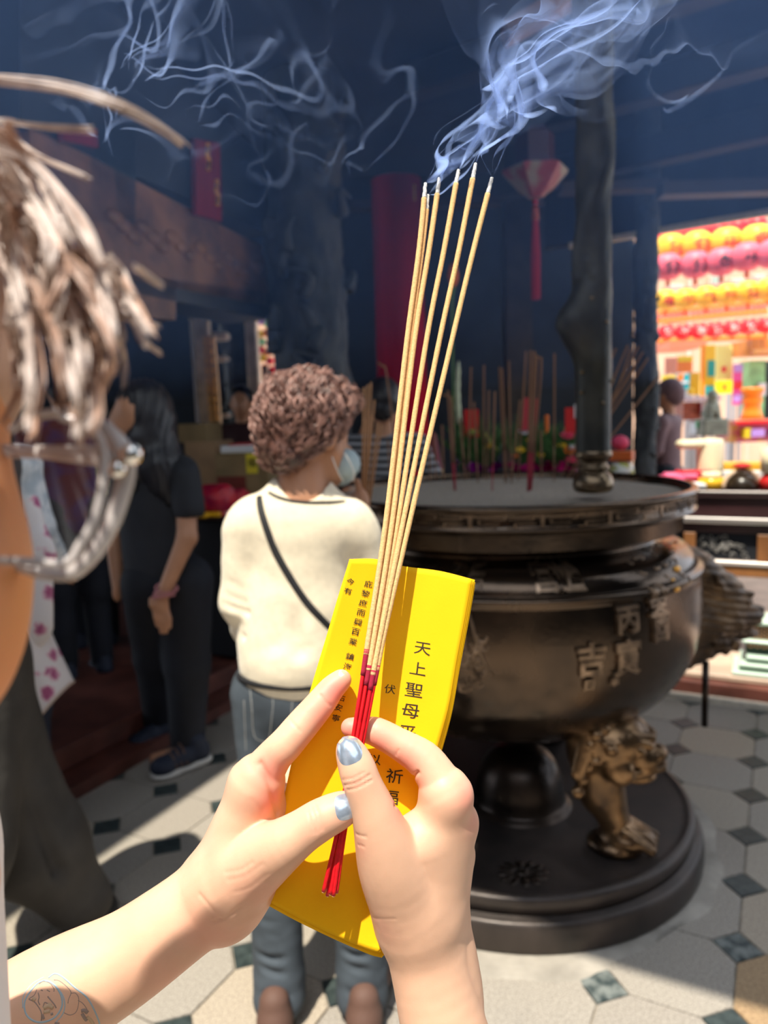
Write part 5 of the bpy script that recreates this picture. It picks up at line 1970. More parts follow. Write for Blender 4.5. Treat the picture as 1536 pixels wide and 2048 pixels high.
# ================================================================== STICKS IN THE BURNER
M_inc_b = mat('burnt_incense', (.24, .125, .075), rough=.9)
M_inc_red = mat('crimson_stem', (.28, .01, .03), rough=.7)
BS = [  # top px, base px, ash bend, red foot
    (896, 781, 909, 984, 0, 1), (903, 786, 911, 984, 1, 1), (920, 834, 931, 962, 0, 0), (942, 734, 937, 958, 0, 0), (948, 804, 956, 966, 0, 0), (968, 730, 967, 960, 0, 0), (978, 781, 974, 961, 0, 0), (990, 783, 984, 986, 0, 1),
    (999, 734, 1010, 966, 0, 0), (1004, 736, 1014, 966, 0, 0), (1018, 722, 1024, 950, 0, 0), (1052, 703, 1036, 960, 0, 0), (1040, 800, 1022, 968, 0, 0), (1062, 701, 1055, 987, 0, 1), (1069, 702, 1057, 987, 0, 1), (1074, 712, 1060, 986, 0, 1), (1085, 704, 1062, 984, 1, 1),
    (1109, 707, 1108, 965, 0, 0), (884, 850, 888, 964, 0, 0), (868, 868, 872, 962, 0, 0), (858, 880, 861, 964, 0, 0), (1082, 860, 1083, 958, 0, 0), (770, 722, 800, 968, 1, 0), (776, 880, 782, 972, 0, 0),
]
BS2 = [(1232, 697, 1227, 930, 0, 0), (1256, 690, 1247, 934, 0, 0), (1262, 697, 1251, 945, 0, 1), (1277, 693, 1266, 930, 0, 0), (1286, 704, 1282, 922, 0, 0), (1318, 752, 1274, 934, 0, 1), (1296, 716, 1290, 922, 0, 0), (1243, 720, 1240, 938, 0, 0), (1270, 735, 1262, 926, 0, 0)]


def burner_stick(x0, y0, x1, y1, bend, red, group, lab):
    base = G(x1, y1, 1.150)
    if np.hypot(*(base - BC)[:2]) > .52:
        d = (base - BC)[:2]
        base[:2] = BC[:2] + d / np.linalg.norm(d) * .51
    top = AY(x0, y0, base[1] + .02)
    t = local_thing('incense_stick', lab, 'incense stick', loc=tuple(base - (0, 0, .004)), group=group)
    e = top - base + (0, 0, .004)
    pts = [e * .30, e * .93, e] if not bend else [e * .30, e * .90, e * .95 + (-.012, 0, .004), e + (-.028, 0, -.004)]
    MB().tube(crv(pts, 10), np.array([1, 1, 1, 1, 1, 1, 1, 1, .9, .7]) * .0036, n=7).build('coating', M_inc_b, t, smooth=True)
    MB().tube(np.array([e * 0, e * .30]), .0024, n=6).build('stem', M_inc_red if red else M_inc_b, t, smooth=True)


for q_ in BS:
    g = 'incense sticks standing in the burner left of the bronze post'
    lab = 'thin brown incense stick in the burner ash, among those left of the bronze post'
    if q_[0] < 800:
        g, lab = None, ('bent burnt-out incense stick in the ash just right of the curly-haired woman' if q_[4] else 'short straight burnt stick in the ash nearest the curly-haired woman')
    burner_stick(*q_, g, lab)
for q_ in BS2:
    burner_stick(*q_, 'incense sticks standing in the burner right of the bronze post', 'thin brown incense stick in the burner ash, among those right of the bronze post')

# ================================================================== TASSELLED LANTERN
lp = AY(1070, 350, 4.0)
lan = local_thing('palace_lantern', 'hanging palace lantern with painted underside and long red tassel', 'lantern', loc=(lp[0], lp[1], lp[2] - .11))
M_lant = mat('painted_lantern', (.30, .045, .06), rough=.5, col2=(.30, .25, .22), vscale=9, ramp=(.45, .55))
MB().lathe([(.001, 0), (.045, .0), (.055, .012), (.09, .035), (.165, .115), (.172, .13), (.168, .135), (.08, .13), (.001, .13)], n=6).build('underside', M_lant, lan)
MB().lathe([(.10, .13), (.10, .30), (.07, .33), (.001, .34)], n=6).build('upper_body', mat('dark_lantern', (.05, .012, .02), rough=.5), lan)
MB().tube([(0, 0, .33), (0, 0, HZ - lp[2] + .11)], .004, n=6).build('cord', M_black, lan)
mb = MB()
mb.ball((0, 0, -.022), (.014, .014, .02), 10, 8)
mb.build('bead', mat('red_bead', (.45, .01, .03), rough=.3), lan, smooth=True)
MB().lathe([(.001, -.045), (.016, -.048), (.020, -.10), (.018, -.115), (.001, -.115)], n=14).build('knot', mat('red_gold_thread', (.35, .06, .03), rough=.5), lan, smooth=True)
mb = MB()
g_ = np.random.default_rng(2)
for k in range(60):
    a, r_ = g_.uniform(0, 2 * PI), .021 * math.sqrt(g_.uniform(0, 1))
    mb.tube([(r_ * .6 * math.cos(a), r_ * .6 * math.sin(a), -.11), (r_ * 1.1 * math.cos(a), r_ * 1.1 * math.sin(a), -.3), (r_ * math.cos(a), r_ * math.sin(a), -.495 - g_.uniform(0, .02))], .0028, n=4)
mb.build('tassel', mat('crimson_thread', (.38, .008, .04), rough=.7), lan)

# ================================================================== TABLE OF BOXES ON THE LEFT
ft = E(aL - .22, 3.2, 0)
tab = thing('offering_table', 'table draped in black cloth on the left, heaped with boxes and red bags', 'table', loc=(-.9, 4.1, .15))
def lt(px, py, Y):
    return AY(px, py, Y)
ta, tbb = ab(lt(415, 1000, 3.75)), ab(lt(545, 985, 4.3))
ztb = .93
a_in = ab(AY(545, 990, 4.0))[0]
ebox(MB(), a_in - .85, a_in - .02, 3.0, 4.6, ztb - .03, ztb, bev=.004).build('table_top', M_tabwood, tab)
ebox(MB(), a_in - .83, a_in - .03, 3.03, 4.57, .16, ztb - .03, bev=.01).build('cloth_drape', M_cloth_black, tab)
M_card = mat('cardboard', (.32, .20, .11), rough=.85, var=.12, vscale=10)
M_card2 = mat('olive_cardboard', (.24, .17, .085), rough=.85, var=.12, vscale=10)


def boxat(name, label, cat, x0, x1, y0, y1, Y, m, dep=.22, base=None, extra=None, group=None):
    a, b = AY(x0, y1, Y), AY(x1, y1, Y)
    zt_ = AY(x0, y0, Y)[2]
    zb_ = a[2] if base is None else base
    c = (a + b) / 2
    w_ = abs(b[0] - a[0])
    Rb = rz(-.18)
    t = local_thing(name, label, cat, loc=(c[0], c[1] + dep / 2, zb_), group=group)
    MB().box((0, 0, (zt_ - zb_) / 2), (w_, dep, zt_ - zb_), Rb, bev=.004).build('carton', m, t)
    return t, w_, zt_ - zb_, Rb


t, w_, h_, Rb = boxat('cardboard_box', 'large cardboard carton with a yellow tag, just left of the curly hair', 'box', 440, 552, 908, 990, 3.95, M_card2, dep=.3, base=ztb)
MB().box(Rb @ np.array([.06, -.153, h_ - .055]), (.062, .004, .105), Rb).build('yellow_tag', mat('yellow_tag', (.72, .60, .04), rough=.6), t)
V, Fc = text_mesh('福', .05, depth=.001)
if len(V):
    V = np.c_[V[:, 0], -V[:, 2] - .157, V[:, 1]]
    MB().add((Rb @ (V + np.array([.06, 0, h_ - .05])).T).T, Fc).build('tag_print', M_print if 'M_print' in globals() else M_black, t)
MB().box(Rb @ np.array([-.06, -.152, h_ * .35]), (.16, .004, h_ * .5), Rb).build('printed_panel', mat('maroon_print', (.17, .03, .02), rough=.7), t)
t, w_, h_, Rb = boxat('cardboard_box', 'pale cardboard box under the tall olive one', 'box', 378, 446, 884, 950, 4.15, M_card, dep=.25, base=ztb)
t2, _, _, _ = boxat('cardboard_box', 'tall olive cardboard box beside the long black hair', 'box', 362, 424, 848, 886, 4.2, M_card2, dep=.22)
t3, w_, h_, Rb = boxat('magazine_stack', 'stack of red and white printed sheets on the large carton', 'papers', 446, 540, 892, 907, 4.02, M_whiteobj, dep=.22)
MB().box(Rb @ np.array([0, -.002, h_ + .004]), (w_ * .7, .2, .008), Rb @ rz(.1)).build('red_cover', M_redpaper, t3)
# red plastic bags: crumpled blobs
M_bag = mat('red_plastic_bag', (.60, .020, .040), rough=.22, col2=(.30, .010, .05), vscale=14, bump=1, bscale=35)
for k, (px, py, rx, rz_, Y, lab) in enumerate([(432, 975, .105, .085, 3.78, 'large crumpled red plastic bag in front of the carton'), (402, 950, .07, .07, 3.95, 'smaller red plastic bag against the boxes'), (476, 972, .07, .065, 3.9, 'purplish red plastic bag beside the cream sweater shoulder')]):
    c = AY(px, py, Y)
    c[2] = ztb + rz_ * .92
    pr_ = [ell((0, 0, 0), (rx, rx * .9, rz_), .02), ell((rx * .4, -.02, rz_ * .5), (rx * .4, rx * .4, rz_ * .5), .02), ell((-rx * .4, 0, rz_ * .45), (rx * .45, rx * .4, rz_ * .5), .02)]
    t = local_thing('plastic_bag', lab, 'bag', loc=tuple(c - (0, 0, rz_ * .92)))
    o = link('bag', sdf(pr_, .007, disp=lambda V: .007 * np.abs(nz(V, 55, 5 + k)) - .003), M_bag, t, smooth=False, loc=(0, 0, rz_ * .92))
for k, (px, Y, m, lab) in enumerate([(408, 3.70, 'yellow_wrapper', 'yellow wrapped packet at the table front, left one'), (432, 3.72, 'yellow_wrapper', 'yellow wrapped packet at the table front, second from left'), (452, 3.74, 'red_white_wrapper', 'red and white packet at the table front')]):
    c = AY(px, 1010, Y)
    if k == 0:
        mat('yellow_wrapper', (.80, .45, .02), rough=.4)
    if k == 2:
        mat('red_white_wrapper', (.70, .30, .30), rough=.4, col2=(.5, .02, .03), vscale=30, ramp=(.45, .5))
    t = local_thing('packet', lab, 'packet', loc=(c[0], c[1], ztb))
    MB().box((0, 0, .014), (.055, .07, .026), rz(.2 * k - .3), bev=.008).build('wrapper', bpy.data.materials[m], t)

# ================================================================== COURTYARD IN THE SUN BEYOND
M_court = mat('sunlit_paving', (.50, .45, .40), rough=.8, var=.15, vscale=3)
M_beige = mat('beige_render', (.62, .40, .27), rough=.8, var=.06, vscale=2)
M_pil = mat('pale_pilaster', (.72, .58, .48), rough=.8)
M_glassdark = mat('window_glass', (.20, .30, .33), rough=.15, spec=.8)
M_ly = mat('yellow_lantern', (.98, .56, .01), rough=.4, sss=.0)
M_lp = mat('pink_lantern', (1.0, .15, .22), rough=.45)
M_lr = mat('red_lantern', (.85, .012, .012), rough=.35)
M_lo = mat('orange_lantern', (.95, .24, .015), rough=.45)
M_charred = mat('red_character', (.62, .01, .008), rough=.5)
M_charblk = mat('black_character', (.03, .02, .025), rough=.5)
ctd = struct('floor_courtyard' if False else 'trim_9', MB().box((6, 12.5, .06), (18, 12, .08)), M_court)

bld = local_thing('building', 'beige building with pale pilasters and louvred windows behind the lantern rows', 'building', loc=(8.5, 16, 0))
mb = MB()
mb.box((0, .2, 3.5), (13, .3, 7))
mb.build('wall', M_beige, bld)
Yb_ = 15.95


def bl_(px, py):
    return AY(px, py, Yb_) - np.array([8.5, 16, 0])


for (x0, y0, x1, y1) in ((1332, 568, 1368, 592), (1420, 550, 1448, 575), (1462, 556, 1490, 576), (1505, 548, 1530, 572)):
    a, b = bl_(x0, y1), bl_(x1, y0)
    c = (a + b) / 2
    wn = MB().box(c + (0, .02, 0), (b[0] - a[0], .06, b[2] - a[2]), bev=.01).build('window', M_pil, bld)
    MB().box(c + (0, -.02, 0), ((b[0] - a[0]) * .86, .03, (b[2] - a[2]) * .82)).build('pane', M_glassdark, wn)
    mb = MB()
    for k in range(4):
        mb.box(c + (0, -.045, (b[2] - a[2]) * (-.3 + .2 * k)), ((b[0] - a[0]) * .84, .02, .025))
    mb.build('louvre', mat('louvre', (.55, .62, .52), rough=.5) if 'louvre' not in bpy.data.materials else bpy.data.materials['louvre'], wn)
for x in (1380, 1505, 1600):
    a, b = bl_(x - 4, 700), bl_(x + 5, 380)
    MB().box(((a[0] + b[0]) / 2, -.03, 3.4), (b[0] - a[0], .12, 6.8)).build('pilaster', M_pil, bld)


def lantern(x, y, z, r, m, ch=None, mc=None, label='', group=None, cat='lantern', squash=.88, small=False):
    key = (m.name, round(r, 3), ch)
    if key in LCACHE:
        src = LCACHE[key]
        o = src.copy()
        C.objects.link(o)
        o.location = (x, y, z)
        o['label'] = label
        o['group'] = group
        for c_ in src.children:
            k_ = c_.copy()
            C.objects.link(k_)
            k_.parent = o
        return o
    t = local_thing('paper_lantern', label, cat, loc=(x, y, z), group=group)
    n = 16 if not small else 8
    pr = [(.001 if i in (0, 10) else r * math.sin(PI * (.06 + .88 * i / 10)) ** .9, -r * squash * math.cos(PI * i / 10)) for i in range(11)]
    MB().lathe(pr, n=n).build('globe', m, t, smooth=True)
    MB().lathe([(.001, r * squash * .95), (r * .30, r * squash * .95), (r * .30, r * squash * 1.06), (.001, r * squash * 1.06)], n=10).build('collar', M_lr if m is not M_lr else M_ly, t)
    if not small:
        mb = MB()
        for k in range(10):
            a = k * PI / 5
            mb.tube([(r * .10 * math.cos(a), r * .10 * math.sin(a), -r * squash * .95), (r * .14 * math.cos(a), r * .14 * math.sin(a), -r * squash * 1.5)], r * .03, n=3)
        mb.build('tassel', M_lo, t)
    if ch:
        V, Fc = text_mesh(ch, 1.0, bold=.02)
        if len(V):
            V = V / np.abs(V[:, :2]).max() * r * .56
            yy = -np.sqrt(np.maximum(r ** 2 - V[:, 0] ** 2 - (V[:, 1] / squash) ** 2, (r * .3) ** 2)) - r * .03
            MB().add(np.c_[V[:, 0], yy, V[:, 1] - r * .05], Fc).build('character', mc, t)
    LCACHE[key] = t
    return t


LCACHE = {}
ord_ = ['first', 'second', 'third', 'fourth', 'fifth', 'sixth', 'seventh', 'eighth', 'ninth']
dirR = np.array([.86, -.5, 0])           # rows come nearer towards the right


def row(pts, Y0, rpx, m, chars, mc, what, group, sl=.0, small=False, squash=.88):
    for k, (x, y) in enumerate(pts):
        Y = Y0 - sl * k
        p = AY(x, y, Y)
        lab = '%s, %s from the left' % (what, ord_[k]) if k < len(ord_) and not small else what
        lantern(p[0], p[1], p[2], round(rpx * Y0 / F, 3), m, chars[k % len(chars)] if chars else None, mc, lab, group, small=small, squash=squash)
    # the cord the row hangs from
    P_ = np.array([AY(x, y - rpx, Y0 - sl * k) for k, (x, y) in enumerate(pts)])
    t = thing('festoon_cord', 'cord carrying the ' + group, 'cord', loc=tuple(P_[0]))
    MB().tube(P_, .006, n=5).build('cord', M_lr, t)


row([(1333, 478), (1366, 473), (1402, 468), (1438, 463), (1476, 458), (1514, 453)], 9.2, 19, M_lr, None, None, 'red lantern peeping over the top yellow row', 'row of red lanterns under the eave', .12)
row([(1341, 497), (1394, 492), (1452, 486), (1513, 480)], 8.0, 30, M_ly, ['百', '合', '中', '巡'], M_charred, 'big yellow lantern with red character in the top row', 'top row of yellow lanterns', .15)
row([(1336, 534), (1391, 530), (1443, 524), (1494, 514), (1546, 508)], 7.6, 28, M_lp, ['合', '台', '聖', '中', '福'], M_charblk, 'pink lantern with black character', 'row of pink lanterns', .15)
row([(1331, 601), (1370, 599), (1412, 594), (1454, 590), (1496, 585), (1538, 579)], 8.6, 22, M_ly, ['福', '平', '代', '母', '音', '安'], M_charred, 'yellow lantern with red character in the middle row', 'middle row of yellow lanterns', .12)
row([(1333, 664), (1366, 664), (1398, 662), (1430, 660), (1464, 657), (1498, 654), (1532, 651)], 9.4, 16.5, M_lr, ['安', '平', '福', '吉', '祥'], mat('silver_character', (.75, .72, .72), rough=.3), 'red lantern with silvery character in the lower row', 'lower row of red lanterns', .1)
for (y0, y1, n_, mm, rr, Yr, nm) in ((625, 603, 24, M_lo, 5.5, 10.5, 'upper string of small orange lanterns'), (643, 622, 24, M_lo, 5.5, 10.8, 'second string of small orange lanterns'), (636, 615, 20, M_lr, 4.5, 11.5, 'string of small red lanterns'), (683, 672, 24, M_lo, 6.5, 10.2, 'lowest string of small orange lanterns')):
    row([(1320 + 220 * k / n_, y0 + (y1 - y0) * k / n_) for k in range(n_)], Yr, rr, mm, None, None, 'small lantern on the ' + nm, nm, .02, small=True)


def board(name, label, cat, x0, y0, x1, y1, Y, m, th=.03, post=True, extra=(), ground=.1, bev=.0):
    a, b = AY(x0, y1, Y), AY(x1, y0, Y)
    c = (a + b) / 2
    t = local_thing(name, label, cat, loc=(c[0], Y, ground))
    MB().box((0, 0, c[2] - ground), (b[0] - a[0], th, b[2] - a[2]), bev=bev).build('panel', m, t)
    if post:
        for s_ in (-1, 1):
            hgt = c[2] - ground - (b[2] - a[2]) / 2
            if hgt > .05:
                MB().box((s_ * (b[0] - a[0]) * .35, 0, hgt / 2), (.03, .03, hgt)).build('leg', M_steel, t)
    for (nm, u0, v0, u1, v1, mm) in extra:      # fractions of the panel, v from the top
        w_, h_ = b[0] - a[0], b[2] - a[2]
        MB().box(((u0 + u1 - 1) * w_ / 2, -th * .6, c[2] - ground + h_ / 2 - (v0 + v1) / 2 * h_), ((u1 - u0) * w_, th * .3, (v1 - v0) * h_)).build(nm, mm, t)
    return t, c, b[0] - a[0], b[2] - a[2]


M_teal = mat('teal', (.02, .38, .42), rough=.6)
M_bannery = mat('banner_yellow', (.90, .62, .02), rough=.6)
M_paleyel = mat('pale_yellow', (.90, .82, .25), rough=.6)
M_pinkcloth = mat('embroidered_pink', (.85, .16, .28), rough=.6, col2=(.90, .42, .10), vscale=9, ramp=(.42, .58), detail=3)
M_lilac = mat('lilac', (.55, .30, .75), rough=.6)
M_greenp = mat('green_panel', (.30, .62, .28), rough=.6, var=.2, vscale=9)
board('banner', 'yellow vertical banner with a teal diagonal, below the red lanterns', 'banner', 1400, 690, 1430, 792, 8.6, M_bannery, extra=[('teal_band', .45, .30, 1, .62, M_teal), ('orange_edge', 0, 0, .22, 1, M_lo), ('teal_foot', .3, .8, 1, 1, M_teal)])
board('banner', 'pale yellow tall banner with a red seal, left of the green column', 'banner', 1431, 690, 1464, 760, 8.2, M_paleyel, extra=[('seal', .35, .62, .6, .78, M_lr)])
board('sign', 'square bright yellow sign with a small orange emblem', 'sign', 1430, 760, 1464, 788, 8.0, mat('bright_yellow', (.92, .74, .0), rough=.5), extra=[('emblem', .4, .3, .65, .65, M_lo)])
board('banner', 'narrow pink, lilac and red pennant strip beside the green column', 'banner', 1465, 728, 1484, 810, 8.1, mat('hot_pink', (.85, .08, .35), rough=.6), extra=[('lilac_block', 0, .0, 1, .2, M_lilac), ('red_block', 0, .42, 1, .62, M_lr), ('lilac_block', 0, .75, 1, .92, M_lilac)])
board('shrine_column', 'light green painted shrine column at the far right', 'column', 1486, 722, 1520, 850, 8.4, M_greenp, th=.25, post=False, extra=[('white_band', .5, .35, .9, .55, M_whiteobj)])
board('doorway', 'black doorway at the right edge behind the shrine', 'door', 1522, 722, 1560, 860, 8.6, M_black, th=.1, post=False)
board('roof_tiles', 'orange tiled little shrine roof under the red lanterns', 'roof', 1480, 680, 1570, 712, 8.2, mat('orange_tiles', (.85, .34, .03), rough=.5, col2=(.5, .12, .02), vscale=30, stretch=(4, 1, .2)), th=.5, post=False, extra=[('eave_band', 0, .72, 1, 1, M_pinkcloth)])
board('awning', 'salmon awning edge on the left of the courtyard view', 'awning', 1316, 686, 1386, 702, 9.5, mat('salmon_canvas', (.75, .22, .12), rough=.8), th=.8, post=False)
board('poster', 'yellow and teal poster on the notice frame, left one', 'poster', 1324, 750, 1350, 783, 7.6, M_bannery, extra=[('teal_corner', .4, .5, 1, 1, M_teal), ('white_arc', .3, .35, .9, .5, M_whiteobj)])
board('poster', 'teal poster with white writing on the notice frame, right one', 'poster', 1354, 748, 1378, 780, 7.6, M_teal, extra=[('orange_corner', 0, 0, .45, .4, M_lo), ('white_lines', .2, .45, .9, .6, M_whiteobj)])
board('banner', 'salmon cloth hanging above the posters', 'banner', 1330, 715, 1352, 748, 7.9, mat('salmon_cloth', (.80, .32, .22), rough=.8))
board('banner', 'orange cloth with a yellow top hanging beside the salmon cloth', 'banner', 1354, 712, 1384, 745, 7.9, M_lo, extra=[('yellow_top', 0, 0, 1, .35, M_bannery)])
board('banner', 'deep yellow strip left of the grey post', 'banner', 1380, 745, 1398, 790, 7.8, mat('deep_yellow', (.80, .42, .0), rough=.6))
board('cabinet', 'brown lattice cabinet behind the mauve jacket', 'cabinet', 1350, 804, 1390, 840, 7.4, mat('terracotta_wood', (.35, .10, .06), rough=.6, var=.3, vscale=30), th=.4, post=True)
board('shelf', 'dark red shelf front left of the stone lion', 'shelf', 1388, 806, 1410, 832, 7.3, mat('dark_red_cloth', (.30, .01, .02), rough=.6), th=.3)
board('altar_cloth', 'embroidered pink and orange altar cloth at the far right', 'cloth', 1446, 838, 1560, 884, 6.4, M_pinkcloth, th=.3, post=True, extra=[('red_top_edge', 0, 0, 1, .16, M_lr), ('lilac_swirl', .25, .4, .5, .75, M_lilac), ('lilac_swirl', .62, .45, .9, .8, M_lilac), ('yellow_swirl', .16, .35, .27, .8, M_bannery)])
p = AY(1503, 838, 6.5)
t = local_thing('paper_tower', 'stacked orange paper tower on the embroidered altar', 'offering', loc=(p[0], p[1], p[2]))
MB().lathe([(.001, 0), (.10, 0), (.075, .05), (.065, .12), (.085, .16), (.07, .2), (.095, .24), (.09, .27), (.001, .27)], n=20).build('tower', M_lo, t, smooth=True)
# white clutter, bowl, lamp
for (px, py, rx, rz_, Y, m, lab, nm, cat) in ((1337, 791, .075, .035, 7.0, M_whiteobj, 'white bowl on the far counter under the yellow poster', 'bowl', 'bowl'), (1381, 782, .03, .03, 7.0, M_ly, 'round amber lamp beside the teal poster', 'lamp', 'lamp')):
    c = AY(px, py, Y)
    t = local_thing(nm, lab, cat, loc=(c[0], c[1], c[2] - rz_))
    MB().lathe([(.001, 0), (rx * .5, 0), (rx, rz_ * 1.4), (rx * .96, rz_ * 1.6), (rx * .8, rz_ * 1.5), (.001, rz_ * .8)] if nm == 'bowl' else [(.001, 0), (rx * .7, .1 * rx), (rx, rx), (rx * .7, rx * 1.8), (.001, rx * 2)], n=20).build('body', m, t, smooth=True)
board('counter', 'far counter spread with pale pink and white cloths', 'counter', 1318, 794, 1424, 804, 7.0, mat('pale_pink_cloth', (.80, .60, .68), rough=.7, col2=(.78, .74, .80), vscale=7), th=.4)
# stone lion on its pedestal
M_gstone = mat('grey_green_stone', (.36, .36, .28), rough=.85, var=.2, vscale=12, bump=.4, bscale=40)
Yl_ = 6.2
pd = AY(1422, 872, Yl_)
zt_ = AY(1422, 840, Yl_)[2]
t = local_thing('stone_lion', 'grey-green stone lion sitting on a carved pedestal in the courtyard', 'statue', loc=(pd[0], Yl_, .1))
MB().box((.0, 0, (zt_ - .1) - .06), (.20, .20, .14), bev=.01).build('pedestal', M_gstone, t)
MB().box((0, 0, (zt_ - .25) / 2), (.16, .16, zt_ - .25), bev=.01).build('pedestal_stem', M_gstone, t)
lo_ = zt_ - .1
pr_ = [ell((.0, 0, lo_ + .08), (.06, .07, .07), .03), cap((0, 0, lo_ + .1), (.0, -.01, lo_ + .17), .05, .04, .02), ell((-.005, -.02, lo_ + .205), (.042, .045, .042), .015), ell((-.01, -.06, lo_ + .195), (.026, .024, .02), .01),
       cap((.03, -.05, lo_ + .11), (.035, -.06, lo_ + .01), .016, .018, .01), cap((-.03, -.05, lo_ + .11), (-.035, -.06, lo_ + .01), .016, .018, .01), cap((.045, .03, lo_ + .05), (.05, -.03, lo_ + .015), .03, .02, .01), cap((-.045, .03, lo_ + .05), (-.05, -.03, lo_ + .015), .03, .02, .01), cap((.03, .06, lo_ + .06), (.05, .07, lo_ + .14), .016, .01, .01)]
link('lion', sdf(pr_, .006, disp=lambda V: .003 * nz(V, 90, 3)), M_gstone, t, smooth=True)
board('planter', 'white planter with bright green turf beside the lion pedestal', 'planter', 1386, 846, 1404, 868, 6.3, M_whiteobj, th=.12, post=False, extra=[('turf', -.02, -.18, 1.3, .42, mat('turf', (.12, .55, .22), rough=.8))], ground=.1)
# person in a mauve jacket beyond the altar
M_mauve = mat('mauve_jacket', (.17, .10, .11), rough=.75, var=.15, vscale=9)
figure('person in mauve jacket stooping beyond the altar, right of the black column', (AY(1334, 1000, 5.4)[0], 5.4, .115), 1.48, .9, M_mauve, M_blackcloth, M_mauve, sleeve=2, res=.014)
# green stand with copper rings
Yg = 4.2
gg = G(1536, 1345, .115)
t = local_thing('offering_rack', 'green metal rack of copper rings at the right edge beyond the dragon handle', 'rack', loc=(gg[0] + .06, gg[1], .115))
M_gm = mat('pale_green_metal', (.50, .66, .55), rough=.4)
M_gd = mat('dark_green_metal', (.045, .09, .065), rough=.5)
M_cop = mat('copper_rings', (.78, .40, .24), rough=.3, metal=.6)
zt0 = AY(1515, 1243, gg[1])[2] - .115
for k, z_ in enumerate((.012, .05, .085)):
    MB().box((-.0 - .0 * k, 0, z_), (.42 - .06 * k, .26 - .03 * k, .018), RE, bev=.004).build('step', M_gm, t)
MB().box((0, .03, zt0 / 2 + .04), (.28, .12, zt0 - .10), RE, bev=.004).build('back_panel', M_gd, t)
MB().box((0, 0, zt0), (.32, .18, .022), RE, bev=.006).build('top_shelf', M_gm, t)
MB().box((0, 0, zt0 * .63), (.34, .18, .016), RE, bev=.006).build('middle_shelf', M_gm, t)
rk = 0
for i in range(6):
    for j in range(6):
        z_ = .125 + j * (zt0 - .15) / 6
        c = RE @ np.array([-.13 + .028 * i, -.055, z_ + .012])
        an_ = np.linspace(0, 2 * PI, 10, endpoint=False)
        MB().tube([c + RE @ np.array([.010 * math.cos(a), 0, .010 * math.sin(a)]) for a in an_], .0038, n=5, closed=True).build('ring', M_cop, t, smooth=True)

# ---- bright pieces seen through the left hall
M_palestone = mat('pale_carved_stone', (.66, .56, .47), rough=.75, var=.2, vscale=8, bump=.5, bscale=25)
t = thing('stone_pillar', 'pale stone pillar edge in the left hall opening', 'pillar', loc=tuple(AY(398, 900, 6.9) * [1, 1, 0] + [0, 0, .1]))
a, b = AY(384, 640, 6.9), AY(412, 640, 6.9)
MB().box(((a[0] + b[0]) / 2 + .01, 6.95, 1.25), (b[0] - a[0] + .02, .12, 2.35), bev=.01).build('shaft', M_palestone, t)
t = thing('couplet_board', 'tan carved couplet board with gilt rings leaning in the left hall opening', 'sign', loc=tuple(AY(420, 900, 6.7) * [1, 1, 0] + [0, 0, .1]))
Pq = np.array([AY(404, 672, 6.75), AY(428, 672, 6.75), AY(442, 858, 6.75), AY(418, 852, 6.75)])
MB().add(np.concatenate([Pq, Pq + (0, .06, 0)]), [(3, 2, 1, 0), (4, 5, 6, 7), (0, 1, 5, 4), (1, 2, 6, 5), (2, 3, 7, 6), (3, 0, 4, 7)]).build('board', mat('tan_board', (.80, .55, .32), rough=.6, var=.15, vscale=14), t)
MB().box((AY(430, 858, 6.75)[0], 6.79, (Pq[2][2] + .1) / 2), (.07, .04, Pq[2][2] - .1)).build('stand', M_darkwood, t)
for k in range(9):
    f_ = (k + .6) / 9.6
    c = (Pq[0] + Pq[1]) / 2 * (1 - f_) + (Pq[2] + Pq[3]) / 2 * f_ + (0, -.02, 0)
    MB().tube([c + (.026 * math.cos(a), 0, .030 * math.sin(a)) for a in np.linspace(0, 2 * PI, 12, endpoint=False)], .007, n=5, closed=True).build('gilt_ring', M_gold, t, smooth=True)
for (x0, y0, x1, y1, lab) in ((428, 664, 458, 682, 'upper pale stone bracket beside the couplet board'), (432, 712, 458, 724, 'middle pale stone bracket beside the couplet board'), (440, 826, 462, 836, 'lower pale stone bracket beside the couplet board')):
    a, b = AY(x0, y1, 7.0), AY(x1, y0, 7.0)
    c = (a + b) / 2
    t = thing('stone_bracket', lab, 'bracket', loc=tuple(c))
    MB().box(c, (b[0] - a[0], .15, b[2] - a[2]), bev=.02).build('bracket', M_palestone, t)
xx = AY(475, 700, 7.2)[0]
dragon_column(xx, 7.2, .14, 3.2, 'dark carved column inside the left hall opening', 31)
t = thing('stone_pillar', 'rough pale stone pillar next to the orange lanterns in the left opening', 'pillar', loc=tuple(AY(503, 900, 7.1) * [1, 1, 0] + [0, 0, .1]))
a, b = AY(490, 640, 7.1), AY(514, 640, 7.1)
Pp = MB().box(((a[0] + b[0]) / 2, 7.1, 1.25), (b[0] - a[0], .12, 2.4), bev=.015)
Pp.build('shaft', M_palestone, t)
MB().box((AY(528, 700, 7.6)[0], 7.6, 1.0), (.06, .06, 1.9)).build('side_rail', M_legwood, t)
g_ = np.random.default_rng(5)
pts = [(522, 642, M_lilac), (536, 648, M_greenp), (520, 668, M_ly), (533, 666, M_lo), (545, 670, M_ly), (524, 684, M_greenp), (540, 688, M_lr), (522, 700, M_lr), (536, 704, M_lo), (548, 700, M_lr), (526, 716, M_ly), (540, 722, M_lr), (530, 736, M_lo), (545, 740, M_lr), (543, 774, M_greenp), (543, 790, M_ly), (544, 804, M_lo)]
for k, (x, y, m) in enumerate(pts):
    p = AY(x, y, 9.0)
    lantern(p[0], p[1], p[2], .05, m, None, None, 'small bright lantern in the cluster left of the thick dragon column', 'lantern cluster seen through the left hall', small=True)
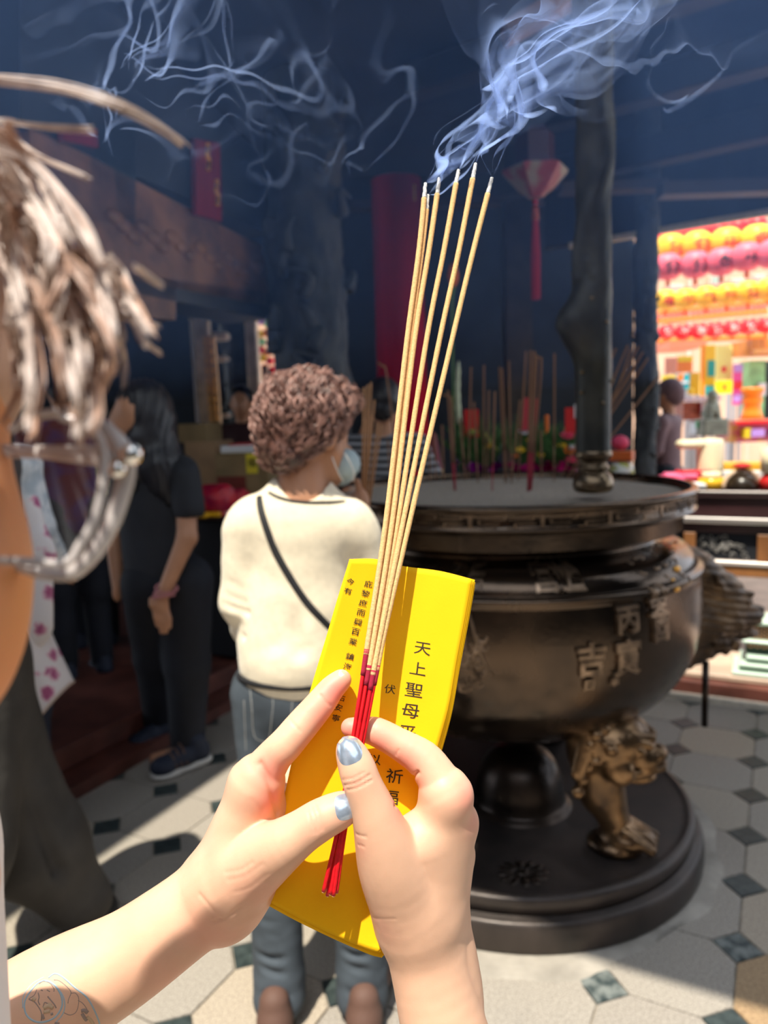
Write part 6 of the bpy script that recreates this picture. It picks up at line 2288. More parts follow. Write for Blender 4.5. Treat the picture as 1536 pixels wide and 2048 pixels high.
board('dark_infill', 'added dark panel closing the bright gap behind the couplet board in the left opening', 'screen', 420, 600, 492, 985, 7.6, M_darkwood, th=.06, post=False)  # added panel, keeps the gap beside the couplet board dark
c_ = AY(535, 812, 8.4)
board('courtyard_wall', 'pale orange sunlit wall glimpsed under the lantern cluster', 'wall', 500, 600, 600, 900, 10.5, mat('sun_wall', (.70, .42, .28), rough=.8), th=.1, post=False, ground=.1)
# ================================================================== FOREGROUND: hands, paper, incense
def H(px, py, d, r=None):
    return D(px, py, d) if r is None else (D(px, py, d), PXR(r, d))


def chain(pts, k=0.006, root_last=True, **kw):
    """pts: (px, py, depth, radius px)"""
    o = []
    n_ = len(pts) - 1
    Q = [D(*p[:3]).tolist() + [PXR(p[3], p[2])] for p in pts]
    Q = crv(Q, n_ * 4 + 1)
    for i, (a, b) in enumerate(zip(Q[:-1], Q[1:])):
        seg = i // 4
        kk = k if (seg == n_ - 1 if root_last else seg == 0) and i % 4 == (3 if root_last else 0) else .0008
        if k > .011:
            kk = max(kk, .003)
        o.append(cap(a[:3], b[:3], a[3], b[3], kk, **kw))
    return o[::-1] if root_last else o


FWD = np.array([0, CP, -SP])        # camera forward, used only as a rough palm normal
M_skin = mat('skin', (0.73, 0.435, 0.285), rough=0.48, var=0.05, vscale=40, bump=0.12, bscale=900, sss=0.12, spec=0.35)
# blush of knuckles and finger pads, plus painted forearm shade
nt = M_skin.node_tree
pr = nt.nodes['Principled BSDF']
base = pr.inputs['Base Color'].links[0].from_socket
atb = nt.nodes.new('ShaderNodeAttribute')
atb.attribute_name = 'blush_shade'
cr = nt.nodes.new('ShaderNodeMath')
cr.operation = 'MULTIPLY'
cr.inputs[1].default_value = .95
nt.links.new(atb.outputs['Fac'], cr.inputs[0])
mx = nt.nodes.new('ShaderNodeMix')
mx.data_type = 'RGBA'
nt.links.new(cr.outputs[0], mx.inputs[0])
nt.links.new(base, mx.inputs[6])
mx.inputs[7].default_value = (0.84, 0.25, 0.19, 1)
nt.links.new(mx.outputs[2], pr.inputs['Base Color'])
M_nail = mat('pearl_blue_polish', (0.42, 0.50, 0.60), rough=0.22, metal=0.55, var=0.10, vscale=260, coat=0.6)
M_nailbare = mat('bare_nail', (0.78, 0.55, 0.42), rough=0.25)


def crease(px0, py0, px1, py1, d, depth_px=3.5, r=4.5, bow=0.0):
    """a thin groove pressed into skin, facing the viewer's side of the finger"""
    a, b = D(px0, py0, d), D(px1, py1, d)
    return cap(a, b, PXR(r, d), PXR(r, d), 0.0022, sub=True)


def surf_point(prims, px, py, d0, d1):
    """where the line of sight through a pixel meets the skin"""
    t = np.linspace(d0, d1, 500)
    X = np.array([D(px, py, q) for q in t])
    f = field(prims, X)
    i = np.argmax(f < 0)
    if f[i] >= 0:
        return None
    a, b = t[i - 1], t[i]
    return D(px, py, a + (b - a) * f[i - 1] / (f[i - 1] - f[i] + 1e-12)), (a + b) / 2


def grad(prims, p):
    e = 3e-4
    g = np.array([field(prims, (p + e * np.eye(3)[i])[None])[0] - field(prims, (p - e * np.eye(3)[i])[None])[0] for i in range(3)])
    return g / (np.linalg.norm(g) + 1e-9)


# ---- right hand
RT = chain([(698, 1497, .4262, 24), (712, 1530, .4245, 31), (722, 1560, .4235, 33.5), (741, 1606, .4245, 37.5), (754, 1642, .4260, 44), (770, 1688, .4300, 56), (790, 1745, .4360, 68), (828, 1832, .447, 76)], k=0.012)
RI = chain([(701, 1455, .4505, 19), (738, 1460, .4500, 25), (758, 1466, .4490, 28), (795, 1486, .4475, 30), (845, 1517, .4455, 36), (872, 1552, .4430, 40), (893, 1590, .4405, 45)], k=0.010)
RM = [cap(D(893, 1592, .4410), D(848, 1835, .452), PXR(47, .441), PXR(62, .452), .014),
      cap(D(912, 1645, .452), D(856, 1845, .456), PXR(41, .452), PXR(60, .456), .014),
      cap(D(905, 1708, .468), D(860, 1850, .464), PXR(40, .468), PXR(55, .464), .014),
      cap(D(895, 1760, .480), D(855, 1855, .468), PXR(36, .48), PXR(52, .468), .012),
      cap(D(830, 1690, .440), D(845, 1800, .450), PXR(58, .44), PXR(68, .45), .012)]
RF = chain([(912, 1645, .452, 40), (862, 1588, .4795, 31), (800, 1590, .4810, 28), (752, 1612, .4760, 24)], k=.005, root_last=False) + \
     chain([(908, 1705, .468, 38), (858, 1660, .492, 30), (800, 1668, .490, 27), (755, 1690, .482, 23)], k=.004, root_last=False) + \
     chain([(898, 1758, .480, 33), (856, 1725, .499, 26), (812, 1738, .496, 23), (775, 1752, .488, 20)], k=.004, root_last=False)
RA = chain([(836, 1835, .451, 74), (848, 1885, .450, 74), (872, 1990, .447, 78), (905, 2130, .442, 90), (930, 2240, .438, 98), (990, 2460, .425, 118)], k=.012, root_last=False) + \
     chain([(866, 1840, .463, 62), (880, 1900, .460, 68), (905, 2000, .456, 62)], k=.012, root_last=False)
def ridgelines(prims, specs):
    """shallow skin folds: polylines found on the skin, with depth and width"""
    out = []
    for pts, dep, wid in specs:
        q = []
        for x, y in crv(pts, 14):
            h_ = surf_point(prims, x, y, .395, .49)
            if h_ is not None:
                q.append(h_[0])
        if len(q) > 3:
            out.append((np.array(q), dep, wid))
    return out


def fold_disp(lines):
    def f_(V):
        o_ = nz(V, 900, 3) * .00005
        for q, dep, wid in lines:
            lo, hi = q.min(0) - wid * 4, q.max(0) + wid * 4
            m = np.all((V > lo) & (V < hi), axis=1)
            if not m.any():
                continue
            X = V[m]
            best = np.full(len(X), 9.0)
            for a_, b_ in zip(q[:-1], q[1:]):
                ab_ = b_ - a_
                t_ = np.clip(((X - a_) @ ab_) / (ab_ @ ab_ + 1e-14), 0, 1)
                best = np.minimum(best, np.linalg.norm(X - a_ - t_[:, None] * ab_, axis=1))
            o_[m] -= dep * np.exp(-(best / wid) ** 2)
        return o_
    return f_


def blush_shade(ob, spots):
    """redder skin at finger pads, knuckles and palm, and painted forearm shade, stored per vertex"""
    me = ob.data
    n_ = len(me.vertices)
    V = np.empty(n_ * 3, dtype=np.float32)
    me.vertices.foreach_get('co', V)
    V = V.reshape(-1, 3)
    acc = np.zeros(n_)
    for px, py, d, rp, amt in spots:
        c_ = D(px, py, d)
        acc = np.maximum(acc, amt * np.exp(-(np.linalg.norm(V - c_, axis=1) / PXR(rp, d)) ** 2))
    at_ = me.attributes.new('blush_shade', 'FLOAT', 'POINT')
    at_.data.foreach_set('value', np.clip(acc, 0, 1).astype(np.float32))


right = RM + RA + RT + RI + RF
RC = ridgelines(right, [([(688, 1571), (712, 1566), (740, 1550)], .00055, .0008), ([(694, 1580), (716, 1575), (744, 1560)], .0006, .0007), ([(685, 1560), (706, 1556), (728, 1545)], .0004, .0006),
                        ([(712, 1668), (722, 1672), (732, 1673)], .0005, .0007), ([(716, 1690), (728, 1693)], .0004, .0006),
                        ([(812, 1595), (822, 1575), (826, 1555), (836, 1545)], .0012, .0012), ([(790, 1612), (806, 1598), (824, 1590)], .0010, .0012),
                        ([(743, 1462), (748, 1450), (750, 1440)], .0004, .0007), ([(792, 1510), (797, 1500)], .0004, .0007),
                        ([(742, 1835), (760, 1838), (790, 1838)], .0002, .0009)])
o = link('right_hand', sdf(right, .00092, disp=fold_disp(RC), steps=1), M_skin, smooth=True)
blush_shade(o, [(700, 1455, .445, 40, .9), (760, 1485, .445, 38, .8), (810, 1525, .441, 40, .75), (825, 1575, .432, 30, .7), (800, 1612, .425, 30, .55), (935, 1592, .43, 34, .6), (948, 1645, .44, 34, .4), (722, 1480, .42, 22, .5), (715, 1560, .413, 26, .3), (720, 1690, .42, 26, .3), (760, 1850, .43, 40, .25)])
o['label'] = 'right hand with forearm, pearly blue thumbnail pressing the incense sticks'
o['category'] = 'person'
righthand = o


def nail(prims, parent, c0, ax, wd, d0, d1, m, n=(9, 11), lift=.00025, skew=0):
    """c0: pixel at nail centre, ax: half length vector px, wd: half width vector px"""
    P = np.zeros((*n, 3))
    ok = True
    for i in range(n[0]):
        for j in range(n[1]):
            u, v = -1 + 2 * i / (n[0] - 1), -1 + 2 * j / (n[1] - 1)
            # rounded rectangle outline
            s = 1 / max(1e-6, (abs(u) ** 3.2 + abs(v) ** 3.2) ** (1 / 3.2)) * max(abs(u), abs(v)) if (u or v) else 1
            uu, vv = u * s, v * s
            px, py = c0[0] + ax[0] * uu + wd[0] * vv, c0[1] + ax[1] * uu + wd[1] * vv
            q = surf_point(prims, px, py, d0, d1)
            if q is None:
                ok = False
                P[i, j] = np.nan
                continue
            g = grad(prims, q[0])
            e = 1 - max(abs(u), abs(v)) ** 4
            P[i, j] = q[0] + g * (lift * 0.2 + lift * 2 * e)
    if not ok:      # rows that miss the finger take their neighbour
        for _ in range(12):
            for i in range(n[0]):
                for j in range(n[1]):
                    if np.isnan(P[i, j, 0]):
                        for a, b in ((0, -1), (0, 1), (1, 0), (-1, 0)):
                            ii, jj = i + a, j + b
                            if 0 <= ii < n[0] and 0 <= jj < n[1] and not np.isnan(P[ii, jj, 0]):
                                P[i, j] = P[ii, jj]
                                break
    mb = MB().grid(P)
    ob = mb.build('fingernail', m, parent, smooth=True)
    sm = ob.modifiers.new('s', 'SUBSURF')
    sm.levels = sm.render_levels = 2
    return ob


nl = nail(right, o, (697, 1497), (9, 31), (24, -9), .405, .43, M_nail)
nl['label'] = 'long pearly blue thumbnail'

# ---- left hand
LI = chain([(682, 1360, .4600, 21), (663, 1378, .4580, 25), (640, 1408, .4550, 29), (606, 1448, .4510, 32), (572, 1488, .4475, 33.5), (546, 1516, .449, 36), (512, 1566, .4515, 48)], k=.010)
LT = chain([(699, 1612, .4285, 24), (676, 1622, .4280, 32), (640, 1640, .4275, 36), (606, 1662, .4280, 38), (568, 1688, .4300, 46), (530, 1712, .4380, 58), (470, 1760, .450, 70)], k=.012)
LM = [cap(D(510, 1572, .4525), D(440, 1770, .458), PXR(50, .452), PXR(68, .458), .014),
      cap(D(528, 1610, .466), D(446, 1790, .464), PXR(46, .466), PXR(66, .464), .014),
      cap(D(515, 1660, .475), D(446, 1800, .468), PXR(44, .475), PXR(62, .468), .014),
      cap(D(490, 1740, .470), D(440, 1800, .466), PXR(62, .470), PXR(66, .466), .014),
      cap(D(500, 1752, .466), D(470, 1790, .466), PXR(48, .466), PXR(48, .466), .012)]
LF = chain([(528, 1598, .470, 36), (590, 1560, .4890, 31), (650, 1520, .4905, 28), (690, 1496, .4870, 24)], k=.004, root_last=False) + \
     chain([(520, 1650, .478, 35), (590, 1625, .500, 30), (655, 1600, .498, 27), (700, 1585, .489, 23)], k=.004, root_last=False) + \
     chain([(515, 1705, .482, 31), (580, 1700, .500, 25), (630, 1690, .497, 23), (665, 1680, .490, 20)], k=.004, root_last=False)
LA = chain([(442, 1778, .462, 76), (400, 1810, .461, 76), (330, 1862, .458, 80), (250, 1918, .455, 87), (140, 1980, .450, 102), (30, 2052, .445, 116), (-160, 2170, .432, 132)], k=.014, root_last=False)
left = LM + LA + LT + LI + LF
LC = ridgelines(left, [([(622, 1612), (630, 1635), (634, 1665)], .0006, .0008), ([(630, 1610), (638, 1632), (643, 1660)], .0006, .0007), ([(615, 1618), (622, 1645), (624, 1668)], .0004, .0007),
                       ([(578, 1438), (590, 1452), (600, 1462)], .0004, .0008), ([(641, 1390), (652, 1404), (662, 1412)], .0005, .0008),
                       ([(520, 1528), (536, 1558), (546, 1590), (556, 1628)], .0016, .0022), ([(505, 1600), (525, 1625), (550, 1640)], .00022, .0014),
                       ([(455, 1760), (490, 1752), (525, 1728)], .00022, .0011), ([(470, 1785), (500, 1775), (535, 1748)], .00022, .0011), ([(450, 1745), (480, 1740), (505, 1725)], .00025, .0010),
                       ([(425, 1845), (455, 1835), (480, 1815)], .0006, .0012), ([(400, 1790), (420, 1815), (440, 1840)], .0005, .0013)])
o = link('left_hand', sdf(left, .00105, disp=fold_disp(LC), steps=1), M_skin, smooth=True)
blush_shade(o, [(672, 1385, .45, 38, 1.0), (640, 1425, .45, 34, .7), (600, 1475, .45, 32, .55), (545, 1545, .44, 40, .75), (545, 1600, .44, 36, .8), (690, 1612, .42, 30, .6), (630, 1640, .42, 30, .35), (520, 1740, .44, 60, .45), (450, 1690, .45, 50, .35), (430, 1830, .45, 60, .55), (330, 1920, .45, 60, .35)])  # last two spots paint the pink shade under the forearm
o['label'] = 'left hand and tattooed forearm steadying yellow papers from the left'
o['category'] = 'person'
lefthand = o
nl = nail(left, o, (689, 1614), (-4, -26), (19, -4), .405, .435, M_nail)
nl['label'] = 'pearly blue thumbnail'
nl = nail(left, o, (686, 1345), (9, 9), (-10, 8), .42, .475, M_nailbare, n=(5, 5), lift=.0001)

# tattoo lines lying on the skin
M_inkb = mat('ink_blue', (0.34, 0.45, 0.50), rough=.6)
M_inkk = mat('ink_grey', (0.30, 0.22, 0.18), rough=.6)
M_inkt = mat('ink_tan', (0.52, 0.36, 0.22), rough=.6)


def tat(px, width, m, closed=False, n=40):
    Q = crv(px, n)
    mb = MB()
    pts = []
    for x, y in Q:
        q = surf_point(left, x, y, .38, .47)
        if q is None:
            continue
        pts.append(q[0] - grad(left, q[0]) * PXR(width, .43) * .55)
    if len(pts) > 3:
        mb.tube(pts, PXR(width, .43), n=6, closed=closed)
    return mb


def tz(L):
    return [(x * .15625, 1860 + y * .15625) for x, y in L]


tb, tk, tt = MB(), MB(), MB()
def addmb(a, b):
    for V, in zip(b.V):
        a.add(V, b.F)
for L, w_ in [([(560, 645), (470, 690), (350, 840), (310, 960), (340, 1090), (440, 1170), (560, 1180), (700, 1120), (790, 990), (790, 860), (730, 740), (650, 670), (560, 645)], 2.2),
              ([(620, 610), (700, 560), (800, 600), (960, 740), (1100, 850), (1190, 990), (1260, 1150), (1280, 1230)], 2.0),
              ([(290, 1000), (300, 850), (400, 700), (560, 600)], 1.2), ([(700, 700), (800, 830), (830, 960), (800, 1080), (700, 1200)], 1.4)]:
    addmb(tb, tat(tz(L), w_, None))
for L, w_ in [([(690, 640), (760, 650), (860, 730), (910, 800), (880, 880), (870, 940)], 1.0), ([(910, 810), (970, 810), (1010, 890), (980, 1040), (900, 1090), (820, 1060)], 1.0),
              ([(1000, 900), (1060, 940), (1110, 1010), (1120, 1060)], 1.0), ([(500, 690), (560, 655), (640, 680), (690, 750), (690, 790)], 1.0),
              ([(370, 880), (440, 830), (470, 760)], 1.2), ([(370, 885), (440, 920), (490, 980), (530, 1060), (530, 1160)], 1.4), ([(610, 850), (660, 910), (700, 960), (720, 1000)], 1.6),
              ([(490, 800), (500, 860), (490, 910), (510, 960)], 1.2), ([(520, 765), (550, 775)], 1.2), ([(600, 765), (640, 790)], 1.2), ([(550, 990), (570, 930), (610, 940)], 1.2)]:
    addmb(tk, tat(tz(L), w_, None, n=16))
for L, w_ in [([(1040, 1040), (1080, 1030), (1120, 1060)], 5), ([(1050, 1070), (1080, 1120), (1110, 1160)], 4), ([(540, 1080), (560, 1140)], 3.5), ([(650, 1080), (680, 1070)], 3.5), ([(700, 1190), (760, 1200)], 3)]:
    addmb(tk, tat(tz(L), w_, None, n=8))
for L, w_ in [([(420, 870), (450, 900)], 5), ([(560, 1000), (620, 970), (680, 1000)], 5), ([(560, 1050), (640, 1040)], 4.5), ([(1110, 1110), (1160, 1150), (1200, 1220)], 4), ([(620, 940), (660, 960)], 3)]:
    addmb(tt, tat(tz(L), w_, None, n=8))
for mb, m in ((tb, M_inkb), (tk, M_inkk), (tt, M_inkt)):
    if mb.V:
        mb.build('tattoo', m, lefthand, smooth=True)

# ---- yellow prayer papers
M_paper = mat('yellow_paper', (0.97, 0.53, 0.006), rough=.75, var=.04, vscale=18, bump=.15, bscale=700, spec=.2)
M_print = mat('black_print', (0.035, 0.028, 0.012), rough=.6)
#            rows: top to bottom; columns: left edge, inner, fold, right part, right edge
PC = [
    [(699, 1118, .4545), (752, 1118, .4580), (806, 1132, .4610), (880, 1142, .4565), (944, 1158, .4530)],
    [(677, 1190, .4550), (738, 1205, .4580), (795, 1216, .4610), (873, 1228, .4570), (930, 1236, .4540)],
    [(652, 1275, .4560), (715, 1292, .4585), (776, 1303, .4610), (858, 1316, .4580), (913, 1325, .4555)],
    [(625, 1365, .4570), (692, 1383, .4590), (753, 1396, .4610), (840, 1408, .4590), (897, 1415, .4570)],
    [(598, 1460, .4590), (668, 1478, .4600), (732, 1492, .4610), (812, 1502, .4600), (872, 1506, .4590)],
    [(575, 1562, .4605), (645, 1580, .4612), (712, 1596, .4615), (785, 1606, .4610), (840, 1612, .4605)],
    [(553, 1672, .4605), (622, 1692, .4610), (692, 1712, .4612), (762, 1728, .4608), (822, 1738, .4600)],
    [(534, 1752, .4595), (606, 1782, .4605), (678, 1812, .4600), (748, 1835, .4590), (800, 1848, .4580)],
    [(525, 1795, .4590), (592, 1832, .4600), (664, 1868, .4590), (728, 1896, .4575), (756, 1904, .4560)],
]
def tilt(y, d, piv=1600, k=.00006):
    return d + (piv - y) * (k if y < piv else k * .35) - (.010 * min(1, (1500 - y) / 380) if piv == 1600 and y < 1500 else 0)


PG = np.array([[D(c[0], c[1], tilt(c[1], c[2])) for c in r] for r in PC])


def cm1(P, t):
    """Catmull-Rom along axis 0 at parameters t (0..m-1)"""
    m = len(P)
    Q = np.concatenate([[2 * P[0] - P[1]], P, [2 * P[-1] - P[-2]]])
    i = np.clip(np.floor(t).astype(int), 0, m - 2)
    f = (t - i).reshape((-1,) + (1,) * (P.ndim - 1))
    a, b, c, d = Q[i], Q[i + 1], Q[i + 2], Q[i + 3]
    return 0.5 * ((2 * b) + (-a + c) * f + (2 * a - 5 * b + 4 * c - d) * f ** 2 + (-a + 3 * b - 3 * c + d) * f ** 3)


def paper_at(u, v):
    """u 0..4 across, v 0..8 down (arrays) -> points"""
    u, v = np.atleast_1d(u).astype(float), np.atleast_1d(v).astype(float)
    out = np.zeros((len(u), 3))
    rows = cm1(PG, v)                                   # (n, 5, 3)
    for k in range(len(u)):
        out[k] = cm1(rows[k], np.array([u[k]]))[0]
    return out


def paper_px(px, py):
    """paper parameters under a pixel of the flat layout (Newton)"""
    u, v = 2.0, 4.0
    for _ in range(25):
        def pj(a, b):
            p = paper_at(a, b)[0] - CAM
            zc = p[1] * CP - p[2] * SP
            yc = p[2] * CP + p[1] * SP
            x, y = F * p[0] / zc, -F * yc / zc
            return np.array([768 + cR * x - sR * y, 1024 + sR * x + cR * y])
        f0 = pj(u, v)
        J = np.array([(pj(u + .01, v) - f0) / .01, (pj(u, v + .01) - f0) / .01]).T
        st = np.linalg.solve(J, np.array([px, py]) - f0)
        st = np.clip(st, -1, 1)
        u, v = float(np.clip(u + st[0], 0, 4)), float(np.clip(v + st[1], 0, 8))
    return u, v


def sheet(name, du=0.0, dv=0.0, back=0.0, side=0.0, parent=None, u0=0.0, u1=4.0, label=None):
    nu, nv = 28, 56
    U, Vv = np.meshgrid(np.linspace(u0, u1, nu), np.linspace(0, 8, nv), indexing='ij')
    P = paper_at(U.ravel(), Vv.ravel()).reshape(nu, nv, 3)
    right_ = (PG[4][4] - PG[4][0])
    right_ /= np.linalg.norm(right_)
    nrm = np.cross(P[-1, nv // 2] - P[0, nv // 2], P[nu // 2, -1] - P[nu // 2, 0])
    nrm /= np.linalg.norm(nrm)
    if nrm @ FWD < 0:
        nrm = -nrm
    up = PG[0][2] - PG[8][2]
    up /= np.linalg.norm(up)
    wv = 0.0003 * np.sin(U * 2.1 + back * 4000) * np.sin(Vv * .9 + back * 3000)
    P = P + nrm * back + right_ * side * (.3 + .7 * U[..., None] / 4) + up * dv + nrm * wv[..., None]
    mb = MB()
    mb.grid(P)
    ob = mb.build(name, M_paper, parent, smooth=True)
    so = ob.modifiers.new('t', 'SOLIDIFY')
    so.thickness = .00018
    so.offset = 0
    if label:
        ob['label'] = label
    return ob, nrm


papers = thing('prayer_papers', 'folded yellow prayer papers printed in black, held under the incense', 'paper', loc=tuple(PG[4][2]))
front, PN = sheet('front_sheet', parent=papers)
for k, (b, s, dv) in enumerate([(.0007, .0010, -.0006), (.0014, .0020, -.0002), (.0021, .0027, -.0016), (.0032, .0031, -.0042)]):
    sheet('sheet', back=b, side=s, dv=dv, parent=papers)

# printed characters, laid along the sheet
mbp = MB()
TX = [('天', 845, 1297, 34), ('上', 836, 1337, 33), ('聖', 828, 1380, 36), ('母', 821, 1422, 35), ('平', 815, 1464, 33), ('安', 806, 1506, 33), ('祈', 789, 1552, 34), ('福', 780, 1594, 34),
      ('伏', 780, 1378, 23), ('以', 750, 1519, 25),
      ('今', 701, 1163, 16), ('有', 696, 1182, 16),
      ('庇', 737, 1168, 17), ('黎', 731, 1187, 17), ('庶', 726, 1206, 17), ('而', 722, 1225, 17), ('興', 716, 1244, 17), ('百', 711, 1263, 17), ('業', 706, 1283, 17),
      ('鎮', 700, 1313, 17), ('海', 695, 1333, 17), ('疆', 690, 1354, 17), ('大', 686, 1375, 17), ('佑', 682, 1395, 17), ('安', 677, 1415, 17), ('寧', 672, 1436, 17)]
for ch, px, py, sz in TX:
    V, Fc = text_mesh(ch, 1.0, bold=.006)
    if not len(V):
        continue
    V = V / np.abs(V[:, :2]).max() * .5
    u, v = paper_px(px, py)
    e = .02
    c0 = paper_at(u, v)[0]
    tu = (paper_at(min(u + .1, 4), v)[0] - paper_at(max(u - .1, 0), v)[0])
    tu /= np.linalg.norm(tu)
    tv = paper_at(u, min(v + .1, 8))[0] - paper_at(u, max(v - .1, 0))[0]
    tv -= tu * (tv @ tu)
    tv /= np.linalg.norm(tv)
    s = PXR(sz, .458)
    MB().add(c0 - PN * .00035 + V[:, :1] * s * 1.0 * tu - V[:, 1:2] * s * .82 * tv, Fc).build('printed_character', M_print, papers)

# ---- incense sticks in the hands
M_inc = mat('incense_powder', (0.70, 0.43, 0.19), rough=.9, var=.13, vscale=900, bump=1.0, bscale=1300, spec=.1)
M_incred = mat('red_dyed_bamboo', (0.62, 0.006, 0.012), rough=.45, var=.15, vscale=300)
M_maroon = mat('dye_soaked_powder', (0.33, 0.010, 0.035), rough=.9, bump=.8, bscale=1300)
M_ash = mat('ash', (0.62, 0.60, 0.56), rough=1, var=.15, vscale=900, bump=.8, bscale=900)
M_bamboo = mat('cut_bamboo', (0.70, 0.40, 0.18), rough=.8)
SP_ = [
    ([(851, 367), (838, 500), (814, 680), (772, 1040), (737, 1275), (710, 1450), (679, 1640), (647, 1783)], .4355, 1305, 'leftmost held incense stick, its red dye reaching highest up'),
    ([(856, 390), (844, 500), (820, 680), (777, 1040), (741, 1278), (714, 1450), (682, 1640), (655, 1780)], .4385, 1335, 'shortest held incense stick, half hidden behind the leftmost one'),
    ([(879, 356), (858, 500), (829, 680), (785, 1040), (748, 1275), (718, 1450), (686, 1640), (661, 1788)], .4360, 1335, 'held incense stick third from the left at the burning tips'),
    ([(917, 340), (888, 500), (853, 680), (796, 1040), (754, 1275), (722, 1450), (684, 1640), (655, 1791)], .4382, 1348, 'held incense stick fourth from the left at the burning tips'),
    ([(951, 328), (918, 500), (879, 680), (807, 1040), (760, 1275), (727, 1450), (690, 1640), (667, 1791)], .4358, 1345, 'held incense stick whose ash tip stands highest'),
    ([(984, 355), (947, 500), (904, 680), (820, 1040), (767, 1275), (733, 1450), (694, 1640), (673, 1785)], .4372, 1335, 'rightmost held incense stick, leaning out from the others'),
]
tips = []
for k, (pp, dep, yred, lab) in enumerate(SP_):
    P = np.array([D(x, y, tilt(y, dep, 1480, .00007)) for x, y in pp])
    Q = crv(P, 120)
    st = local_thing('incense_stick', lab, 'incense stick', loc=tuple(Q[-1]), group='incense sticks held in the hands')
    org = Q[-1]
    ypx = np.interp(np.linspace(0, 7, 120), range(8), [q[1] for q in pp])
    yt = pp[0][1]
    i_ash = np.searchsorted(ypx, yt + 26)
    i_red = np.searchsorted(ypx, yred)
    i_mar = np.searchsorted(ypx, yred + 22)
    r = .00162
    tips.append(Q[0])
    seg = Q[i_ash:i_red + 1]
    fine = crv(seg, 260)
    rr = np.linspace(1.14, 1.0, 260) * r * (1 + .035 * np.array([math.sin(q * 1.7 + k) + math.sin(q * .61) for q in range(260)]) * .5)
    MB().tube(fine - org, rr, n=14).build('coating', M_inc, st, smooth=True)
    seg = Q[i_red - 1:i_mar + 2]
    MB().tube(seg - org, np.linspace(r * 1.01, r * .93, len(seg)), n=14).build('dyed_coating', M_maroon, st, smooth=True)
    seg = Q[i_mar:]
    MB().tube(seg - org, .00118, n=12).build('stem', M_incred, st, smooth=True)
    e = Q[-1] - Q[-2]
    e /= np.linalg.norm(e)
    MB().tube(np.array([Q[-1] - e * .0002, Q[-1] + e * .00045]) - org, .00098, n=10).build('cut_end', M_bamboo, st)
    seg = crv(Q[:i_ash + 1], 14)
    MB().tube(seg - org + np.random.default_rng(k).normal(0, .00012, (14, 3)), np.linspace(.0011, .00150, 14), n=10).build('ash_tip', M_ash, st, smooth=True)
# ================================================================== SMOKE
M_smoke = bpy.data.materials.new('incense_smoke')
M_smoke.use_nodes = True
nt = M_smoke.node_tree
for n in list(nt.nodes):
    nt.nodes.remove(n)
out = nt.nodes.new('ShaderNodeOutputMaterial')
tr = nt.nodes.new('ShaderNodeBsdfTransparent')
df = nt.nodes.new('ShaderNodeBsdfDiffuse')
tl = nt.nodes.new('ShaderNodeBsdfTranslucent')
df.inputs[0].default_value = (.44, .60, 1.0, 1)
tl.inputs[0].default_value = (.44, .60, 1.0, 1)
m1 = nt.nodes.new('ShaderNodeMixShader')
m1.inputs[0].default_value = .5
nt.links.new(df.outputs[0], m1.inputs[1])
nt.links.new(tl.outputs[0], m1.inputs[2])
at = nt.nodes.new('ShaderNodeAttribute')
at.attribute_name = 'dens'
m2 = nt.nodes.new('ShaderNodeMixShader')
nt.links.new(at.outputs['Fac'], m2.inputs[0])
nt.links.new(tr.outputs[0], m2.inputs[1])
nt.links.new(m1.outputs[0], m2.inputs[2])
nt.links.new(m2.outputs[0], out.inputs[0])


def curl(X, seed, sc, t=0.0):
    """divergence-free swirl velocities from a vector potential of sines"""
    r = np.random.default_rng(seed)
    out_ = np.zeros_like(X)
    for o_ in range(3):
        k_ = sc * 2 ** o_
        for _ in range(5):
            kv = r.normal(size=3)
            kv = kv / np.linalg.norm(kv) * k_ * r.uniform(.7, 1.4)
            A = r.normal(size=3)
            ph = r.uniform(0, 6.28)
            out_ += np.cos(X @ kv + ph + t * o_)[:, None] * np.cross(kv, A)[None] / k_ * .62 ** o_
    return out_


def wisp(lines0, steps, dt, vel, seed, sc, amp, dens, ramp_in=8, w=None):
    """a row of neighbouring streamlines makes one thin folded sheet of smoke"""
    X = lines0.copy()
    rows = [X.copy()]
    for s_ in range(steps):
        v = vel(X, s_) + amp(s_) * curl(X, seed, sc)
        X = X + v * dt
        rows.append(X.copy())
    return np.array(rows)


class Sheets:
    def __init__(s):
        s.V, s.Q, s.Dn, s.n = [], [], [], 0

    def add(s, R_, dn):
        nu, nv = R_.shape[:2]
        idx = np.arange(nu * nv).reshape(nu, nv) + s.n
        s.Q.append(np.stack([idx[:-1, :-1], idx[1:, :-1], idx[1:, 1:], idx[:-1, 1:]], -1).reshape(-1, 4))
        s.V.append(R_.reshape(-1, 3))
        s.Dn.append(dn.reshape(-1))
        s.n += nu * nv

    def build(s, name, **k):
        me = mesh_quads(np.concatenate(s.V), np.concatenate(s.Q), name)
        a = me.attributes.new('dens', 'FLOAT', 'POINT')
        a.data.foreach_set('value', np.concatenate(s.Dn).astype(np.float32))
        o = link(name, me, M_smoke, None, smooth=True)
        for q_, v_ in k.items():
            o[q_] = v_
        return o


